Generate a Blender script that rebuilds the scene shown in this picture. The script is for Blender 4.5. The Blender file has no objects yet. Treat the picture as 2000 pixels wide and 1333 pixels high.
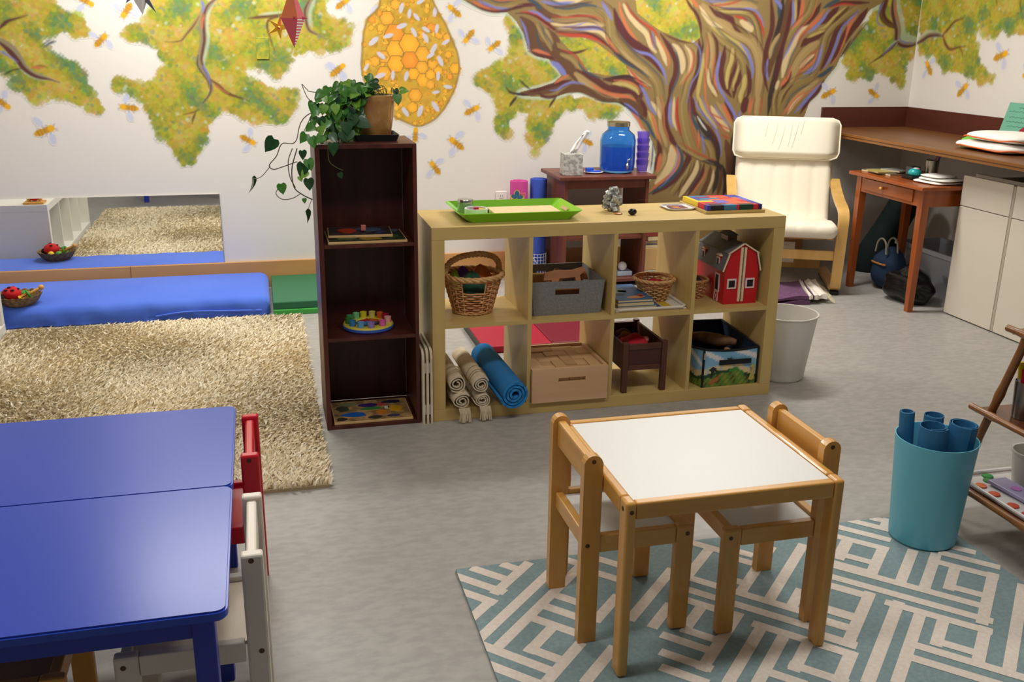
import bpy, bmesh, math, random
import numpy as np
from mathutils import Vector, Matrix
random.seed(7); RNG = np.random.default_rng(7)
SC = bpy.context.scene
COL = SC.collection
PI = math.pi

# ------------------------------------------------------------------ camera
CAM_F, CAM_POS, CAM_ROT = 1896.2, (-0.6144, -3.5846, 1.5), (1.2626, -0.014, -0.2508)
cd = bpy.data.cameras.new('camera'); cam = bpy.data.objects.new('camera', cd); COL.objects.link(cam)
cam.location = CAM_POS; cam.rotation_euler = CAM_ROT
cd.sensor_width = 36.0; cd.lens = 36.0 * CAM_F / 2000.0; cd.clip_start = 0.05
SC.camera = cam
# ------------------------------------------------------------------ world, lamps, exposure
w = bpy.data.worlds.new('world'); SC.world = w; w.use_nodes = True
w.node_tree.nodes['Background'].inputs[0].default_value = (0.96, 0.97, 1.0, 1)
w.node_tree.nodes['Background'].inputs[1].default_value = 0.16
LAMPS = [(-0.85, 1.55, 78), (1.85, 1.30, 90), (-0.9, -1.7, 26), (1.0, -1.6, 27)]
CEIL = 2.62
for i, (lx, ly, lw) in enumerate(LAMPS):
    ld = bpy.data.lights.new('ceiling_lamp_light', 'AREA'); ld.shape = 'RECTANGLE'; ld.size = 1.1; ld.size_y = 0.28
    ld.energy = lw; ld.color = (0.985, 0.975, 0.93)
    lo = bpy.data.objects.new('ceiling_lamp_light', ld); COL.objects.link(lo); lo.location = (lx, ly, CEIL - 0.075)
vs = SC.view_settings
vs.view_transform = 'Standard'; vs.look = 'None'; vs.gamma = 1.0; vs.use_curve_mapping = False
vs.exposure = -0.75

# ------------------------------------------------------------------ colour and material helpers
def lin(c):
    c = [x / 255.0 for x in c[:3]]
    return tuple(x / 12.92 if x <= 0.04045 else ((x + 0.055) / 1.055) ** 2.4 for x in c)
MATS = {}
def M(key, rgb=(200, 200, 200), rough=0.55, rgb2=None, nscale=8.0, stretch=(1, 1, 1), bump=0.0, bscale=60.0,
      metal=0.0, trans=0.0, spec=0.5, ior=1.45, attr=None, lo=0.35, hi=0.65, detail=4.0, coat=0.0, sheen=0.0, alpha=1.0):
    if key in MATS: return MATS[key]
    m = bpy.data.materials.new(key); m.use_nodes = True; MATS[key] = m
    nt = m.node_tree; b = nt.nodes['Principled BSDF']
    b.inputs['Base Color'].default_value = (*lin(rgb), 1); b.inputs['Roughness'].default_value = rough
    b.inputs['Metallic'].default_value = metal; b.inputs['Transmission Weight'].default_value = trans
    b.inputs['Specular IOR Level'].default_value = spec; b.inputs['IOR'].default_value = ior
    b.inputs['Coat Weight'].default_value = coat; b.inputs['Sheen Weight'].default_value = sheen
    b.inputs['Alpha'].default_value = alpha
    tc = nt.nodes.new('ShaderNodeTexCoord'); mp = nt.nodes.new('ShaderNodeMapping')
    mp.inputs['Scale'].default_value = stretch
    nt.links.new(tc.outputs['Object'], mp.inputs['Vector'])
    if rgb2 is not None:
        n = nt.nodes.new('ShaderNodeTexNoise'); n.inputs['Scale'].default_value = nscale; n.inputs['Detail'].default_value = detail
        nt.links.new(mp.outputs[0], n.inputs['Vector'])
        r = nt.nodes.new('ShaderNodeValToRGB'); r.color_ramp.elements[0].position = lo; r.color_ramp.elements[1].position = hi
        r.color_ramp.elements[0].color = (*lin(rgb), 1); r.color_ramp.elements[1].color = (*lin(rgb2), 1)
        nt.links.new(n.outputs[0], r.inputs[0]); nt.links.new(r.outputs[0], b.inputs['Base Color'])
    if attr:
        a = nt.nodes.new('ShaderNodeAttribute'); a.attribute_name = attr
        nt.links.new(a.outputs['Color'], b.inputs['Base Color'])
    if bump:
        n2 = nt.nodes.new('ShaderNodeTexNoise'); n2.inputs['Scale'].default_value = bscale; n2.inputs['Detail'].default_value = 3
        nt.links.new(mp.outputs[0], n2.inputs['Vector'])
        bp = nt.nodes.new('ShaderNodeBump'); bp.inputs['Strength'].default_value = bump; bp.inputs['Distance'].default_value = 0.003
        nt.links.new(n2.outputs[0], bp.inputs['Height']); nt.links.new(bp.outputs[0], b.inputs['Normal'])
    return m
def wood(key, a, b, axis='x', rough=0.4, scale=14, coat=0.0):
    st = {'x': (0.12, 1, 1), 'y': (1, 0.12, 1), 'z': (1, 1, 0.12)}[axis]
    return M(key, a, rough, rgb2=b, nscale=scale, stretch=st, lo=0.3, hi=0.7, bump=0.06, bscale=60, coat=coat)
def plain(key, rgb, rough=0.5, **k): return M(key, rgb, rough, **k)

WALLC = (228, 222, 214)
m_wall = M('wall_paint', WALLC, 0.75, bump=0.08, bscale=220)
m_mural = M('mural_paint', WALLC, 0.7, attr='Col', bump=0.05, bscale=220)
m_attr = M('printed_surface', (200, 200, 200), 0.5, attr='Col')
m_birch = wood('birch_veneer', (196, 166, 102), (206, 177, 113), 'x', 0.42, 20)
m_birchv = wood('birch_veneer_upright', (196, 166, 102), (206, 177, 113), 'z', 0.42, 20)
m_dark = wood('dark_mahogany', (92, 44, 34), (68, 30, 24), 'z', 0.38, 24)
m_pine = wood('lacquered_pine', (220, 164, 84), (202, 144, 66), 'z', 0.32, 22, coat=0.2)
m_pinex = wood('lacquered_pine_rail', (220, 164, 84), (202, 144, 66), 'x', 0.32, 22, coat=0.2)
m_pley = wood('lacquered_pine_side', (220, 164, 84), (202, 144, 66), 'y', 0.32, 22, coat=0.2)
m_bent = wood('bent_birch', (222, 178, 104), (206, 160, 88), 'z', 0.33, 20, coat=0.2)
m_cherry = wood('cherry_wood', (172, 90, 40), (140, 66, 26), 'z', 0.35, 20, coat=0.2)
m_cherryx = wood('cherry_wood_long', (172, 90, 40), (140, 66, 26), 'y', 0.3, 20, coat=0.2)
m_brown = wood('reddish_brown_laminate', (116, 64, 48), (98, 50, 38), 'z', 0.38, 16)
m_white = plain('white_lacquer', (232, 228, 218), 0.4)
m_whitetop = plain('white_laminate', (224, 222, 218), 0.4)
m_screw = plain('dark_screw', (88, 64, 48), 0.4, metal=0.6)
m_steel = plain('steel', (190, 190, 188), 0.25, metal=1.0)
m_black = plain('black_plastic', (22, 24, 26), 0.4)

# ------------------------------------------------------------------ object helpers
def thing(name, label, cat, loc=(0, 0, 0), rotz=0.0, group=None):
    o = bpy.data.objects.new(name, None); COL.objects.link(o); o.empty_display_size = 0.05
    o.location = loc; o.rotation_euler = (0, 0, rotz); o['label'] = label; o['category'] = cat
    if group: o['group'] = group
    return o
def tag(o, label, cat, group=None):
    o['label'] = label; o['category'] = cat
    if group: o['group'] = group
    return o
def addobj(name, me, mat, parent=None, local=False, smooth=False):
    if mat is not None and len(me.materials) == 0: me.materials.append(mat)
    o = bpy.data.objects.new(name, me); COL.objects.link(o)
    if smooth:
        me.polygons.foreach_set('use_smooth', [True] * len(me.polygons))
    if parent is not None:
        o.parent = parent
        if not local:      # authored in world coordinates under unrotated ancestors
            off = Vector((0, 0, 0)); q = parent
            while q is not None: off += q.location; q = q.parent
            me.transform(Matrix.Translation(-off))
    return o
def recentre(o):
    """move a top-level mesh's origin to the middle of its base"""
    me = o.data; n = len(me.vertices); a = np.empty(n * 3); me.vertices.foreach_get('co', a); a = a.reshape(-1, 3)
    c = ((a[:, 0].min() + a[:, 0].max()) / 2, (a[:, 1].min() + a[:, 1].max()) / 2, a[:, 2].min())
    me.transform(Matrix.Translation([-x for x in c])); o.location = c
    return o
class B:
    """collects shapes into one bmesh"""
    def __init__(s): s.bm = bmesh.new()
    def box(s, x0, x1, y0, y1, z0, z1, bev=0.0, seg=2, rot=None, M4=None):
        t = bmesh.new(); bmesh.ops.create_cube(t, size=1.0)
        bmesh.ops.scale(t, vec=(abs(x1 - x0), abs(y1 - y0), abs(z1 - z0)), verts=t.verts)
        if bev > 0: bmesh.ops.bevel(t, geom=t.edges[:] + t.verts[:], offset=min(bev, 0.49 * min(abs(x1 - x0), abs(y1 - y0), abs(z1 - z0))), segments=seg, affect='EDGES', profile=0.5)
        mat = Matrix.Translation(((x0 + x1) / 2, (y0 + y1) / 2, (z0 + z1) / 2))
        if rot: mat = mat @ Matrix.Rotation(rot[0], 4, rot[1])
        if M4 is not None: mat = M4 @ mat
        s._merge(t, mat); return s
    def _merge(s, t, mat=None):
        if mat is not None: t.transform(mat)
        me = bpy.data.meshes.new('tmp'); t.to_mesh(me); t.free(); s.bm.from_mesh(me); bpy.data.meshes.remove(me)
    def raw(s, vs, fs, mat=None):
        t = bmesh.new(); bv = [t.verts.new(v) for v in vs]
        for f in fs:
            try: t.faces.new([bv[i] for i in f])
            except ValueError: pass
        s._merge(t, mat); return s
    def lathe(s, prof, seg=32, c=(0, 0, 0), mat=None, cap=False):
        vs, fs = [], []
        for r, z in prof:
            for k in range(seg):
                a = 2 * PI * k / seg; vs.append((c[0] + r * math.cos(a), c[1] + r * math.sin(a), c[2] + z))
        for i in range(len(prof) - 1):
            for k in range(seg):
                k2 = (k + 1) % seg; fs.append((i * seg + k, i * seg + k2, (i + 1) * seg + k2, (i + 1) * seg + k))
        if cap:
            fs.append(tuple(range(seg))[::-1]); fs.append(tuple((len(prof) - 1) * seg + k for k in range(seg)))
        return s.raw(vs, fs, mat)
    def tube(s, pts, r, sides=6, closed=False, cap=True):
        pts = [Vector(p) for p in pts]; n = len(pts); vs, fs = [], []
        rr = r if hasattr(r, '__len__') else [r] * n
        up = None
        for i, p in enumerate(pts):
            a = pts[(i - 1) % n] if (closed or i > 0) else p
            b = pts[(i + 1) % n] if (closed or i < n - 1) else p
            d = (b - a)
            d = d.normalized() if d.length > 1e-9 else Vector((0, 0, 1))
            if up is None:
                up = Vector((0, 0, 1)) if abs(d.z) < 0.9 else Vector((1, 0, 0))
            u = (up - d * up.dot(d))
            u = u.normalized() if u.length > 1e-6 else d.orthogonal().normalized()
            up = u; v = d.cross(u)
            for k in range(sides):
                t = 2 * PI * k / sides; vs.append(p + (u * math.cos(t) + v * math.sin(t)) * rr[i])
        m = n if closed else n - 1
        for i in range(m):
            j = (i + 1) % n
            for k in range(sides):
                k2 = (k + 1) % sides; fs.append((i * sides + k, i * sides + k2, j * sides + k2, j * sides + k))
        if cap and not closed:
            fs.append(tuple(range(sides))[::-1]); fs.append(tuple((n - 1) * sides + k for k in range(sides)))
        return s.raw(vs, fs)
    def prism(s, poly, h0, h1, axis='z', mat=None):
        """2-D outline pushed from h0 to h1 along axis"""
        def P(a, b, h): return {'z': (a, b, h), 'y': (a, h, b), 'x': (h, a, b)}[axis]
        n = len(poly); vs = [P(a, b, h0) for a, b in poly] + [P(a, b, h1) for a, b in poly]
        fs = [tuple(range(n)), tuple(range(2 * n - 1, n - 1, -1))] + [(i, i + n, (i + 1) % n + n, (i + 1) % n) for i in range(n)]
        return s.raw(vs, fs, mat)
    def strip(s, path, wx0, wx1, th):
        """bent sheet: path of (y, z) points, spanning x wx0..wx1, thickness th"""
        pts = [Vector((0, a, b)) for a, b in path]; n = len(pts); vs, fs = [], []
        for i, p in enumerate(pts):
            d = (pts[min(i + 1, n - 1)] - pts[max(i - 1, 0)]).normalized(); nn = Vector((0, -d.z, d.y))
            for x in (wx0, wx1):
                for sg in (-0.5, 0.5):
                    q = p + nn * th * sg; vs.append((x, q.y, q.z))
        for i in range(n - 1):
            a, b = i * 4, (i + 1) * 4
            fs += [(a, a + 1, b + 1, b), (a + 2, b + 2, b + 3, a + 3), (a + 1, a + 3, b + 3, b + 1), (a, b, b + 2, a + 2)]
        fs += [(0, 2, 3, 1), ((n - 1) * 4, (n - 1) * 4 + 1, (n - 1) * 4 + 3, (n - 1) * 4 + 2)]
        return s.raw(vs, fs)
    def sphere(s, c, r, sub=2, scale=(1, 1, 1), noise=0.0, flat=None, rot=None):
        t = bmesh.new(); bmesh.ops.create_icosphere(t, subdivisions=sub, radius=1.0)
        for v in t.verts:
            k = 1 + noise * (math.sin(v.co.x * 5.1 + c[0] * 9) * math.sin(v.co.y * 4.3 + c[1] * 7) + 0.6 * math.sin(v.co.z * 7.7 + v.co.x * 3)) if noise else 1
            v.co = Vector((v.co.x * r * scale[0], v.co.y * r * scale[1], v.co.z * r * scale[2])) * k
        if rot: t.transform(Matrix.Rotation(rot[0], 4, rot[1]))
        t.transform(Matrix.Translation(c))
        if flat is not None:
            for v in t.verts: v.co.z = max(v.co.z, flat)
        s._merge(t); return s
    def me(s, name, norm=True):
        if norm: bmesh.ops.recalc_face_normals(s.bm, faces=s.bm.faces[:])
        me = bpy.data.meshes.new(name); s.bm.to_mesh(me); s.bm.free(); return me
    def obj(s, name, mat, parent=None, local=False, smooth=False):
        o = addobj(name, s.me(name), mat, parent, local, smooth)
        return o if parent is not None else recentre(o)
def boxo(name, x0, x1, y0, y1, z0, z1, mat, parent=None, bev=0.0, local=False, **k):
    return B().box(x0, x1, y0, y1, z0, z1, bev, **k).obj(name, mat, parent, local)
def struct(o): o['kind'] = 'structure'; return o
def smooth_by_angle(o, deg=40):
    me = o.data
    me.polygons.foreach_set('use_smooth', [True] * len(me.polygons))
    bm = bmesh.new(); bm.from_mesh(me); lim = math.radians(deg)
    for e in bm.edges:
        e.smooth = not (len(e.link_faces) != 2 or e.calc_face_angle(0) > lim)
    bm.to_mesh(me); bm.free(); return o
def copy_tree(root, loc, rotz=None, label=None):
    r = root.copy(); COL.objects.link(r); r.location = loc
    if rotz is not None: r.rotation_euler = (0, 0, rotz)
    if label: r['label'] = label
    for ch in root.children:
        c = ch.copy(); COL.objects.link(c); c.parent = r
        for g in ch.children:
            d = g.copy(); COL.objects.link(d); d.parent = c
    return r
def catmull(pts, n=8):
    P = [np.array(p, float) for p in pts]
    if len(P) < 3: return [tuple(P[0] + (P[-1] - P[0]) * t) for t in np.linspace(0, 1, n * 2)]
    P = [2 * P[0] - P[1]] + P + [2 * P[-1] - P[-2]]; out = []
    for i in range(1, len(P) - 2):
        for t in np.linspace(0, 1, n, endpoint=False):
            a, b, c, d = P[i - 1], P[i], P[i + 1], P[i + 2]
            out.append(tuple(0.5 * (2 * b + (c - a) * t + (2 * a - 5 * b + 4 * c - d) * t * t + (3 * b - a - 3 * c + d) * t ** 3)))
    out.append(tuple(P[-2])); return out
def colour_attr(me, cols):
    a = me.color_attributes.new('Col', 'FLOAT_COLOR', 'POINT')
    c = np.ones((len(me.vertices), 4), np.float32); c[:, :3] = cols; a.data.foreach_set('color', c.ravel())
def facecolour(o, fn):
    """per-face print colours on a mesh: fn(centre, normal) -> rgb 0-255"""
    me = o.data; a = me.color_attributes.new('Col', 'FLOAT_COLOR', 'CORNER')
    for p in me.polygons:
        c = lin(fn(p.center, p.normal))
        for li in p.loop_indices: a.data[li].color = (*c, 1)
    return o
# ------------------------------------------------------------------ the room
WY = 2.345            # back wall
WX = 3.71             # right wall
XL = -2.75            # left wall
YF = -5.2             # front end of the room
m_floor = M('grey_linoleum', (172, 167, 161), 0.42, rgb2=(160, 155, 150), nscale=22, stretch=(1, 2.0, 1), lo=0.38, hi=0.62, detail=10, bump=0.02, bscale=90)
struct(boxo('floor', XL, WX, YF, WY, -0.06, 0, m_floor))
wall_back = struct(boxo('wall_back', XL - 0.1, WX + 0.1, WY, WY + 0.1, -0.06, CEIL, m_wall))
wall_right = struct(boxo('wall_right', WX, WX + 0.1, YF, WY, -0.06, CEIL, m_wall))
wall_left = struct(boxo('wall_left', XL - 0.1, XL, YF, WY, -0.06, CEIL, m_wall))
struct(boxo('ceiling', XL - 0.1, WX + 0.1, YF, WY + 0.1, CEIL, CEIL + 0.06, M('ceiling_paint', (232, 230, 224), 0.8)))
m_base = wood('pine_baseboard', (206, 156, 98), (190, 138, 82), 'x', 0.5, 10)
bb = struct(boxo('baseboard_back', XL, 3.0, WY - 0.018, WY, 0, 0.162, m_base, bev=0.003))
boxo('board_joint', -1.385, -1.381, WY - 0.0195, WY - 0.017, 0.0, 0.162, plain('joint_line', (140, 98, 60), 0.7), bb)
struct(boxo('baseboard_right', WX - 0.018, WX, YF, WY - 0.02, 0, 0.10, plain('dark_vinyl', (70, 66, 64), 0.6)))
for i, (lx, ly, lw) in enumerate(LAMPS):
    t = thing('ceiling_light', ['ceiling light panel above the blue mattress and bookcase', 'ceiling light panel above the brown side table',
              'ceiling light panel above the blue tables', 'ceiling light panel above the small white-topped table'][i], 'light', (lx, ly, CEIL - 0.07), group='ceiling light panels')
    B().box(lx - 0.60, lx + 0.60, ly - 0.17, ly + 0.17, CEIL - 0.045, CEIL - 0.0005).obj('housing', m_white, t)
    dm = bpy.data.materials.get('lamp_diffuser')
    if dm is None:
        dm = bpy.data.materials.new('lamp_diffuser'); dm.use_nodes = True
        b_ = dm.node_tree.nodes['Principled BSDF']; b_.inputs['Emission Color'].default_value = (1, 0.92, 0.8, 1); b_.inputs['Emission Strength'].default_value = 4
    B().box(lx - 0.55, lx + 0.55, ly - 0.14, ly + 0.14, CEIL - 0.07, CEIL - 0.045, 0.004).obj('diffuser', dm, t)

# ------------------------------------------------------------------ mural: traced points are carried onto the wall planes (metres), then painted there
_cx, _cy, _cz = CAM_ROT
_R = (Matrix.Rotation(_cz, 3, 'Z') @ Matrix.Rotation(_cy, 3, 'Y') @ Matrix.Rotation(_cx, 3, 'X'))
def _ray(u, v):
    return Vector(CAM_POS), _R @ Vector(((u - 1000) / CAM_F, -(v - 666.5) / CAM_F, -1))
def on_back(u, v):
    o, d = _ray(u, v); t = (WY - o.y) / d.y; q = o + d * t; return (q.x, q.z)
def on_right(u, v):
    o, d = _ray(u, v); t = (WX - o.x) / d.x; q = o + d * t; return (-q.y, q.z)
CROPS = {'c1': (0, 0, 5.714), 'c2': (300, 0, 5.714), 'c3': (650, 0, 5.714), 'c4': (920, 0, 5.714), 'c5': (1200, 0, 6.667),
         'c6': (1200, 190, 6.667), 'c7': (1400, 0, 5.714), 'c8': (1650, 0, 5.714), 'f0': (0, 0, 2.854), 'g0': (600, 0, 2.854), 'p': (0, 0, 1)}
def tr(crop, pts, fn=on_back):
    x, y, k = CROPS[crop]; return [fn(x + a / k, y + b / k) for a, b in pts]
PXM = 0.0033          # metres of wall per photograph pixel (mean)
class Canvas:
    def __init__(s, h0, h1, z0, z1, st):
        s.h0, s.z0, s.st = h0, z0, st; s.nx = int((h1 - h0) / st) + 1; s.nz = int((z1 - z0) / st) + 1
        s.img = np.empty((s.nz, s.nx, 3), np.float32); s.img[:] = lin(WALLC); s.lab = np.zeros((s.nz, s.nx), np.int32)
        s.H = h0 + st * np.arange(s.nx); s.Z = z0 + st * np.arange(s.nz)
    def win(s, h, z, r):
        i0 = max(0, int((h - r - s.h0) / s.st)); i1 = min(s.nx, int((h + r - s.h0) / s.st) + 2)
        j0 = max(0, int((z - r - s.z0) / s.st)); j1 = min(s.nz, int((z + r - s.z0) / s.st) + 2)
        return (i0, i1, j0, j1) if i1 > i0 and j1 > j0 else None
    def blend(s, sl, a, col, lab, thr=0.08):
        im = s.img[sl]; s.img[sl] = im + (np.asarray(col, np.float32) - im) * a[..., None]
        if lab: L = s.lab[sl]; L[a > thr] = lab
    def dab(s, h, z, r, col, al, lab, soft=1.6):
        wn = s.win(h, z, r * 1.25)
        if not wn: return
        i0, i1, j0, j1 = wn; X, Y = s.H[i0:i1][None] - h, s.Z[j0:j1][:, None] - z
        d = np.sqrt(X * X + Y * Y) / r + 0.18 * np.sin(X * 260 + h * 50) * np.sin(Y * 240 + z * 70)
        a = al * np.clip((1.15 - d) * soft, 0, 1)
        s.blend((slice(j0, j1), slice(i0, i1)), a, col, lab)
    def ell(s, h, z, a, b, ang, col, al, lab, edge=0.25, outline=None):
        r = max(a, b) * 1.3; wn = s.win(h, z, r)
        if not wn: return
        i0, i1, j0, j1 = wn; X, Y = s.H[i0:i1][None] - h, s.Z[j0:j1][:, None] - z
        c, sn = math.cos(ang), math.sin(ang); U = (X * c + Y * sn) / a; V = (-X * sn + Y * c) / b
        d = np.sqrt(U * U + V * V); s.blend((slice(j0, j1), slice(i0, i1)), al * np.clip((1.1 - d) / edge, 0, 1), col, lab)
    def stroke(s, pts, w0, w1, col, lab, al=0.95, taper=True, soft=None):
        pts = catmull(pts, 8); P = np.array(pts); L = np.concatenate([[0], np.cumsum(np.hypot(*np.diff(P, axis=0).T))])
        n = max(4, int(L[-1] / (s.st * 0.9))); t = np.linspace(0, L[-1], n); hx = np.interp(t, L, P[:, 0]); zz = np.interp(t, L, P[:, 1])
        wm = max(w0, w1); i0 = max(0, int((hx.min() - wm - s.h0) / s.st) - 2); i1 = min(s.nx, int((hx.max() + wm - s.h0) / s.st) + 3)
        j0 = max(0, int((zz.min() - wm - s.z0) / s.st) - 2); j1 = min(s.nz, int((zz.max() + wm - s.z0) / s.st) + 3)
        if i1 <= i0 or j1 <= j0: return
        A = np.zeros((j1 - j0, i1 - i0), np.float32); sf = soft or s.st * 1.2
        for k in range(n):
            u = k / (n - 1); r = 0.5 * (w0 + (w1 - w0) * u)
            if taper: r *= min(1.0, 0.25 + 3.2 * min(u, 1 - u))
            a0 = max(i0, int((hx[k] - r - sf - s.h0) / s.st)); a1 = min(i1, int((hx[k] + r + sf - s.h0) / s.st) + 2)
            b0 = max(j0, int((zz[k] - r - sf - s.z0) / s.st)); b1 = min(j1, int((zz[k] + r + sf - s.z0) / s.st) + 2)
            if a1 <= a0 or b1 <= b0: continue
            d = np.hypot(s.H[a0:a1][None] - hx[k], s.Z[b0:b1][:, None] - zz[k])
            v = A[b0 - j0:b1 - j0, a0 - i0:a1 - i0]; np.maximum(v, np.clip((r + sf - d) / (2 * sf), 0, 1), out=v)
        s.blend((slice(j0, j1), slice(i0, i1)), A * al, col, lab)
    def inside(s, poly):
        """mask, window of a polygon"""
        P = np.array(poly); i0 = max(0, int((P[:, 0].min() - s.h0) / s.st)); i1 = min(s.nx, int((P[:, 0].max() - s.h0) / s.st) + 2)
        j0 = max(0, int((P[:, 1].min() - s.z0) / s.st)); j1 = min(s.nz, int((P[:, 1].max() - s.z0) / s.st) + 2)
        X, Y = np.meshgrid(s.H[i0:i1], s.Z[j0:j1]); m = np.zeros(X.shape, bool); n = len(P)
        for k in range(n):
            x1, y1 = P[k]; x2, y2 = P[(k + 1) % n]
            if y1 == y2: continue
            m ^= ((Y >= min(y1, y2)) & (Y < max(y1, y2)) & (X < x1 + (Y - y1) * (x2 - x1) / (y2 - y1)))
        return m, (slice(j0, j1), slice(i0, i1)), X, Y
    def fill(s, poly, col, lab, al=1.0):
        m, sl, X, Y = s.inside(poly); s.blend(sl, m.astype(np.float32) * al, col, lab)
    def foliage(s, poly, lab, dens=1.0):
        m, sl, X, Y = s.inside(poly); xs, ys = X[m], Y[m]
        if len(xs) == 0: return
        area = len(xs) * s.st ** 2
        RAMP = [(96, 132, 84), (112, 136, 66), (130, 142, 52), (150, 152, 46), (170, 162, 44), (184, 166, 54), (186, 154, 60), (194, 166, 92), (178, 178, 66)]
        ph = RNG.uniform(0, 6, 6)
        for rad, nd, al in ((0.036, 900, 0.8), (0.022, 3000, 0.7), (0.013, 5200, 0.6)):
            for _ in range(int(area * nd * dens)):
                k = RNG.integers(len(xs)); x, y = xs[k], ys[k]
                f = 0.5 + 0.20 * math.sin(x * 19 + ph[0] + 1.7 * math.sin(y * 15 + ph[1])) + 0.17 * math.sin(y * 25 + ph[2] + math.sin(x * 21 + ph[3])) + 0.12 * math.sin(x * 37 + y * 29 + ph[4])
                q = int(np.clip((f + RNG.normal(0, 0.13)) * 8.2 + 0.4, 0, 8)); c = np.clip(np.array(RAMP[q]) + RNG.normal(0, 8, 3), 0, 255)
                s.dab(x + RNG.normal(0, 0.007), y + RNG.normal(0, 0.007), rad * RNG.uniform(0.55, 1.2), lin(c), al, lab, 2.4)
        for _ in range(int(area * 150 * dens)):
            k = RNG.integers(len(xs)); s.dab(xs[k], ys[k], RNG.uniform(0.006, 0.016), lin([(196, 212, 196), (74, 122, 116), (84, 128, 120)][RNG.integers(3)]), 0.45, lab)
    def bee(s, head, tail, lab):
        h, t = np.array(head), np.array(tail); d = h - t; L = np.hypot(*d); d = d / L; nrm = np.array([-d[1], d[0]]); ang = math.atan2(d[1], d[0])
        mid = t + d * L * 0.56; L = max(L, 0.09)
        for sg in (-1, 1):
            w_ = mid + nrm * sg * L * 0.50 - d * L * 0.12 * sg; wa = math.atan2(nrm[1] * sg - d[1] * 0.35, nrm[0] * sg - d[0] * 0.35)
            s.ell(w_[0], w_[1], L * 0.29, L * 0.17, wa, lin((196, 200, 226)), 0.85, lab)
            for q in (-0.15, 0.1, 0.3):
                a = mid + d * L * q; e = a + nrm * sg * L * 0.22 - d * L * 0.16; s.stroke([a, (a + e) / 2 + d * L * 0.04, e], 0.0045, 0.003, lin((84, 66, 50)), lab, 0.8, False)
            a = h - d * 0.01; e = a + d * L * 0.18 + nrm * sg * L * 0.13; s.stroke([a, (a + e) / 2, e], 0.004, 0.003, lin((84, 66, 50)), lab, 0.8, False)
        s.ell(*(t + d * L * 0.30), L * 0.33, L * 0.165, ang, lin((214, 158, 34)), 1, lab)
        s.ell(*(t + d * L * 0.66), L * 0.16, L * 0.16, ang, lin((206, 150, 36)), 1, lab)
        s.ell(*(t + d * L * 0.86), L * 0.17, L * 0.17, ang, lin((236, 176, 32)), 1, lab)
        for q in (0.20, 0.36, 0.52):
            a = t + d * L * q; s.stroke([a - nrm * L * 0.13, a, a + nrm * L * 0.13], 0.006, 0.006, lin((140, 96, 36)), lab, 0.75, False)
    def build(s, lab, name, parent, to3, mat):
        L = s.lab; C = np.maximum(np.maximum(L[:-1, :-1], L[1:, :-1]), np.maximum(L[:-1, 1:], L[1:, 1:]))
        jj, ii = np.nonzero(C == lab)
        if len(jj) == 0: return None
        q = np.stack([jj * s.nx + ii, jj * s.nx + ii + 1, (jj + 1) * s.nx + ii + 1, (jj + 1) * s.nx + ii], 1)
        u, inv = np.unique(q.ravel(), return_inverse=True); h = s.H[u % s.nx]; z = s.Z[u // s.nx]
        co = to3(h, z).astype(np.float32); me = bpy.data.meshes.new(name); nf = len(q)
        me.vertices.add(len(u)); me.vertices.foreach_set('co', co.ravel())
        me.loops.add(nf * 4); me.loops.foreach_set('vertex_index', inv.astype(np.int32).ravel())
        me.polygons.add(nf); me.polygons.foreach_set('loop_start', np.arange(nf, dtype=np.int32) * 4)
        try: me.polygons.foreach_set('loop_total', np.full(nf, 4, np.int32))
        except Exception: pass
        me.update(calc_edges=True); me.validate()
        colour_attr(me, s.img.reshape(-1, 3)[u])
        return addobj(name, me, mat, parent)
CB = Canvas(-2.35, WX - 0.002, 0.166, 2.08, 0.0044)
CR = Canvas(-WY + 0.002, -0.6, 1.06, 2.08, 0.006)
FOL, TREE, HIVE, BEE0 = 1, 2, 3, 10
UP = 105
def raise_top(pts): return [(a, b if b > 1.5 else b - UP * 1.0) for a, b in pts]
def px(crop, pts):
    x, y, k = CROPS[crop]; return [(x + a / k, y + b / k) for a, b in pts]
F1 = px('c1', [(-500, -10), (550, -10), (600, 60), (760, 150), (900, 200), (980, 260), (975, 370), (850, 370), (700, 310), (560, 360), (440, 410), (430, 520), (540, 560), (620, 650), (800, 720), (900, 840), (960, 940), (1020, 1030), (1090, 1130), (1140, 1270), (1060, 1290), (980, 1200), (850, 1150), (700, 1090), (560, 1120), (340, 1110), (180, 970), (130, 850), (0, 760), (-500, 700)])
F2 = px('f0', [(860, 0), (850, 60), (780, 130), (680, 170), (670, 210), (750, 230), (850, 250), (880, 320), (960, 390), (880, 410), (850, 460), (760, 480), (700, 450), (640, 460), (630, 500), (760, 530), (820, 590), (840, 650), (870, 740), (940, 780), (980, 860), (1010, 920), (1060, 910), (1110, 860), (1140, 790), (1160, 690), (1210, 620), (1250, 590), (1330, 640), (1420, 680), (1530, 690), (1600, 650), (1650, 560), (1660, 510), (1610, 510), (1540, 500), (1450, 470), (1350, 430), (1330, 390), (1420, 370), (1560, 430), (1590, 370), (1680, 290), (1760, 260), (1850, 280), (1930, 250), (1960, 170), (1940, 120), (1850, 120), (1800, 50), (1830, 0)])
F3 = px('g0', [(1100, 90), (1130, 180), (1150, 280), (1130, 330), (1060, 360), (960, 410), (945, 460), (1000, 500), (1050, 540), (1060, 620), (1050, 720), (1110, 760), (1125, 650), (1180, 600), (1240, 640), (1230, 760), (1270, 840), (1320, 780), (1370, 690), (1430, 600), (1520, 590), (1590, 660), (1680, 650), (1760, 620), (1740, 580), (1600, 560), (1430, 540), (1350, 560), (1250, 540), (1150, 500), (1300, 470), (1420, 410), (1330, 330), (1250, 290), (1200, 180), (1150, 90)])
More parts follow.
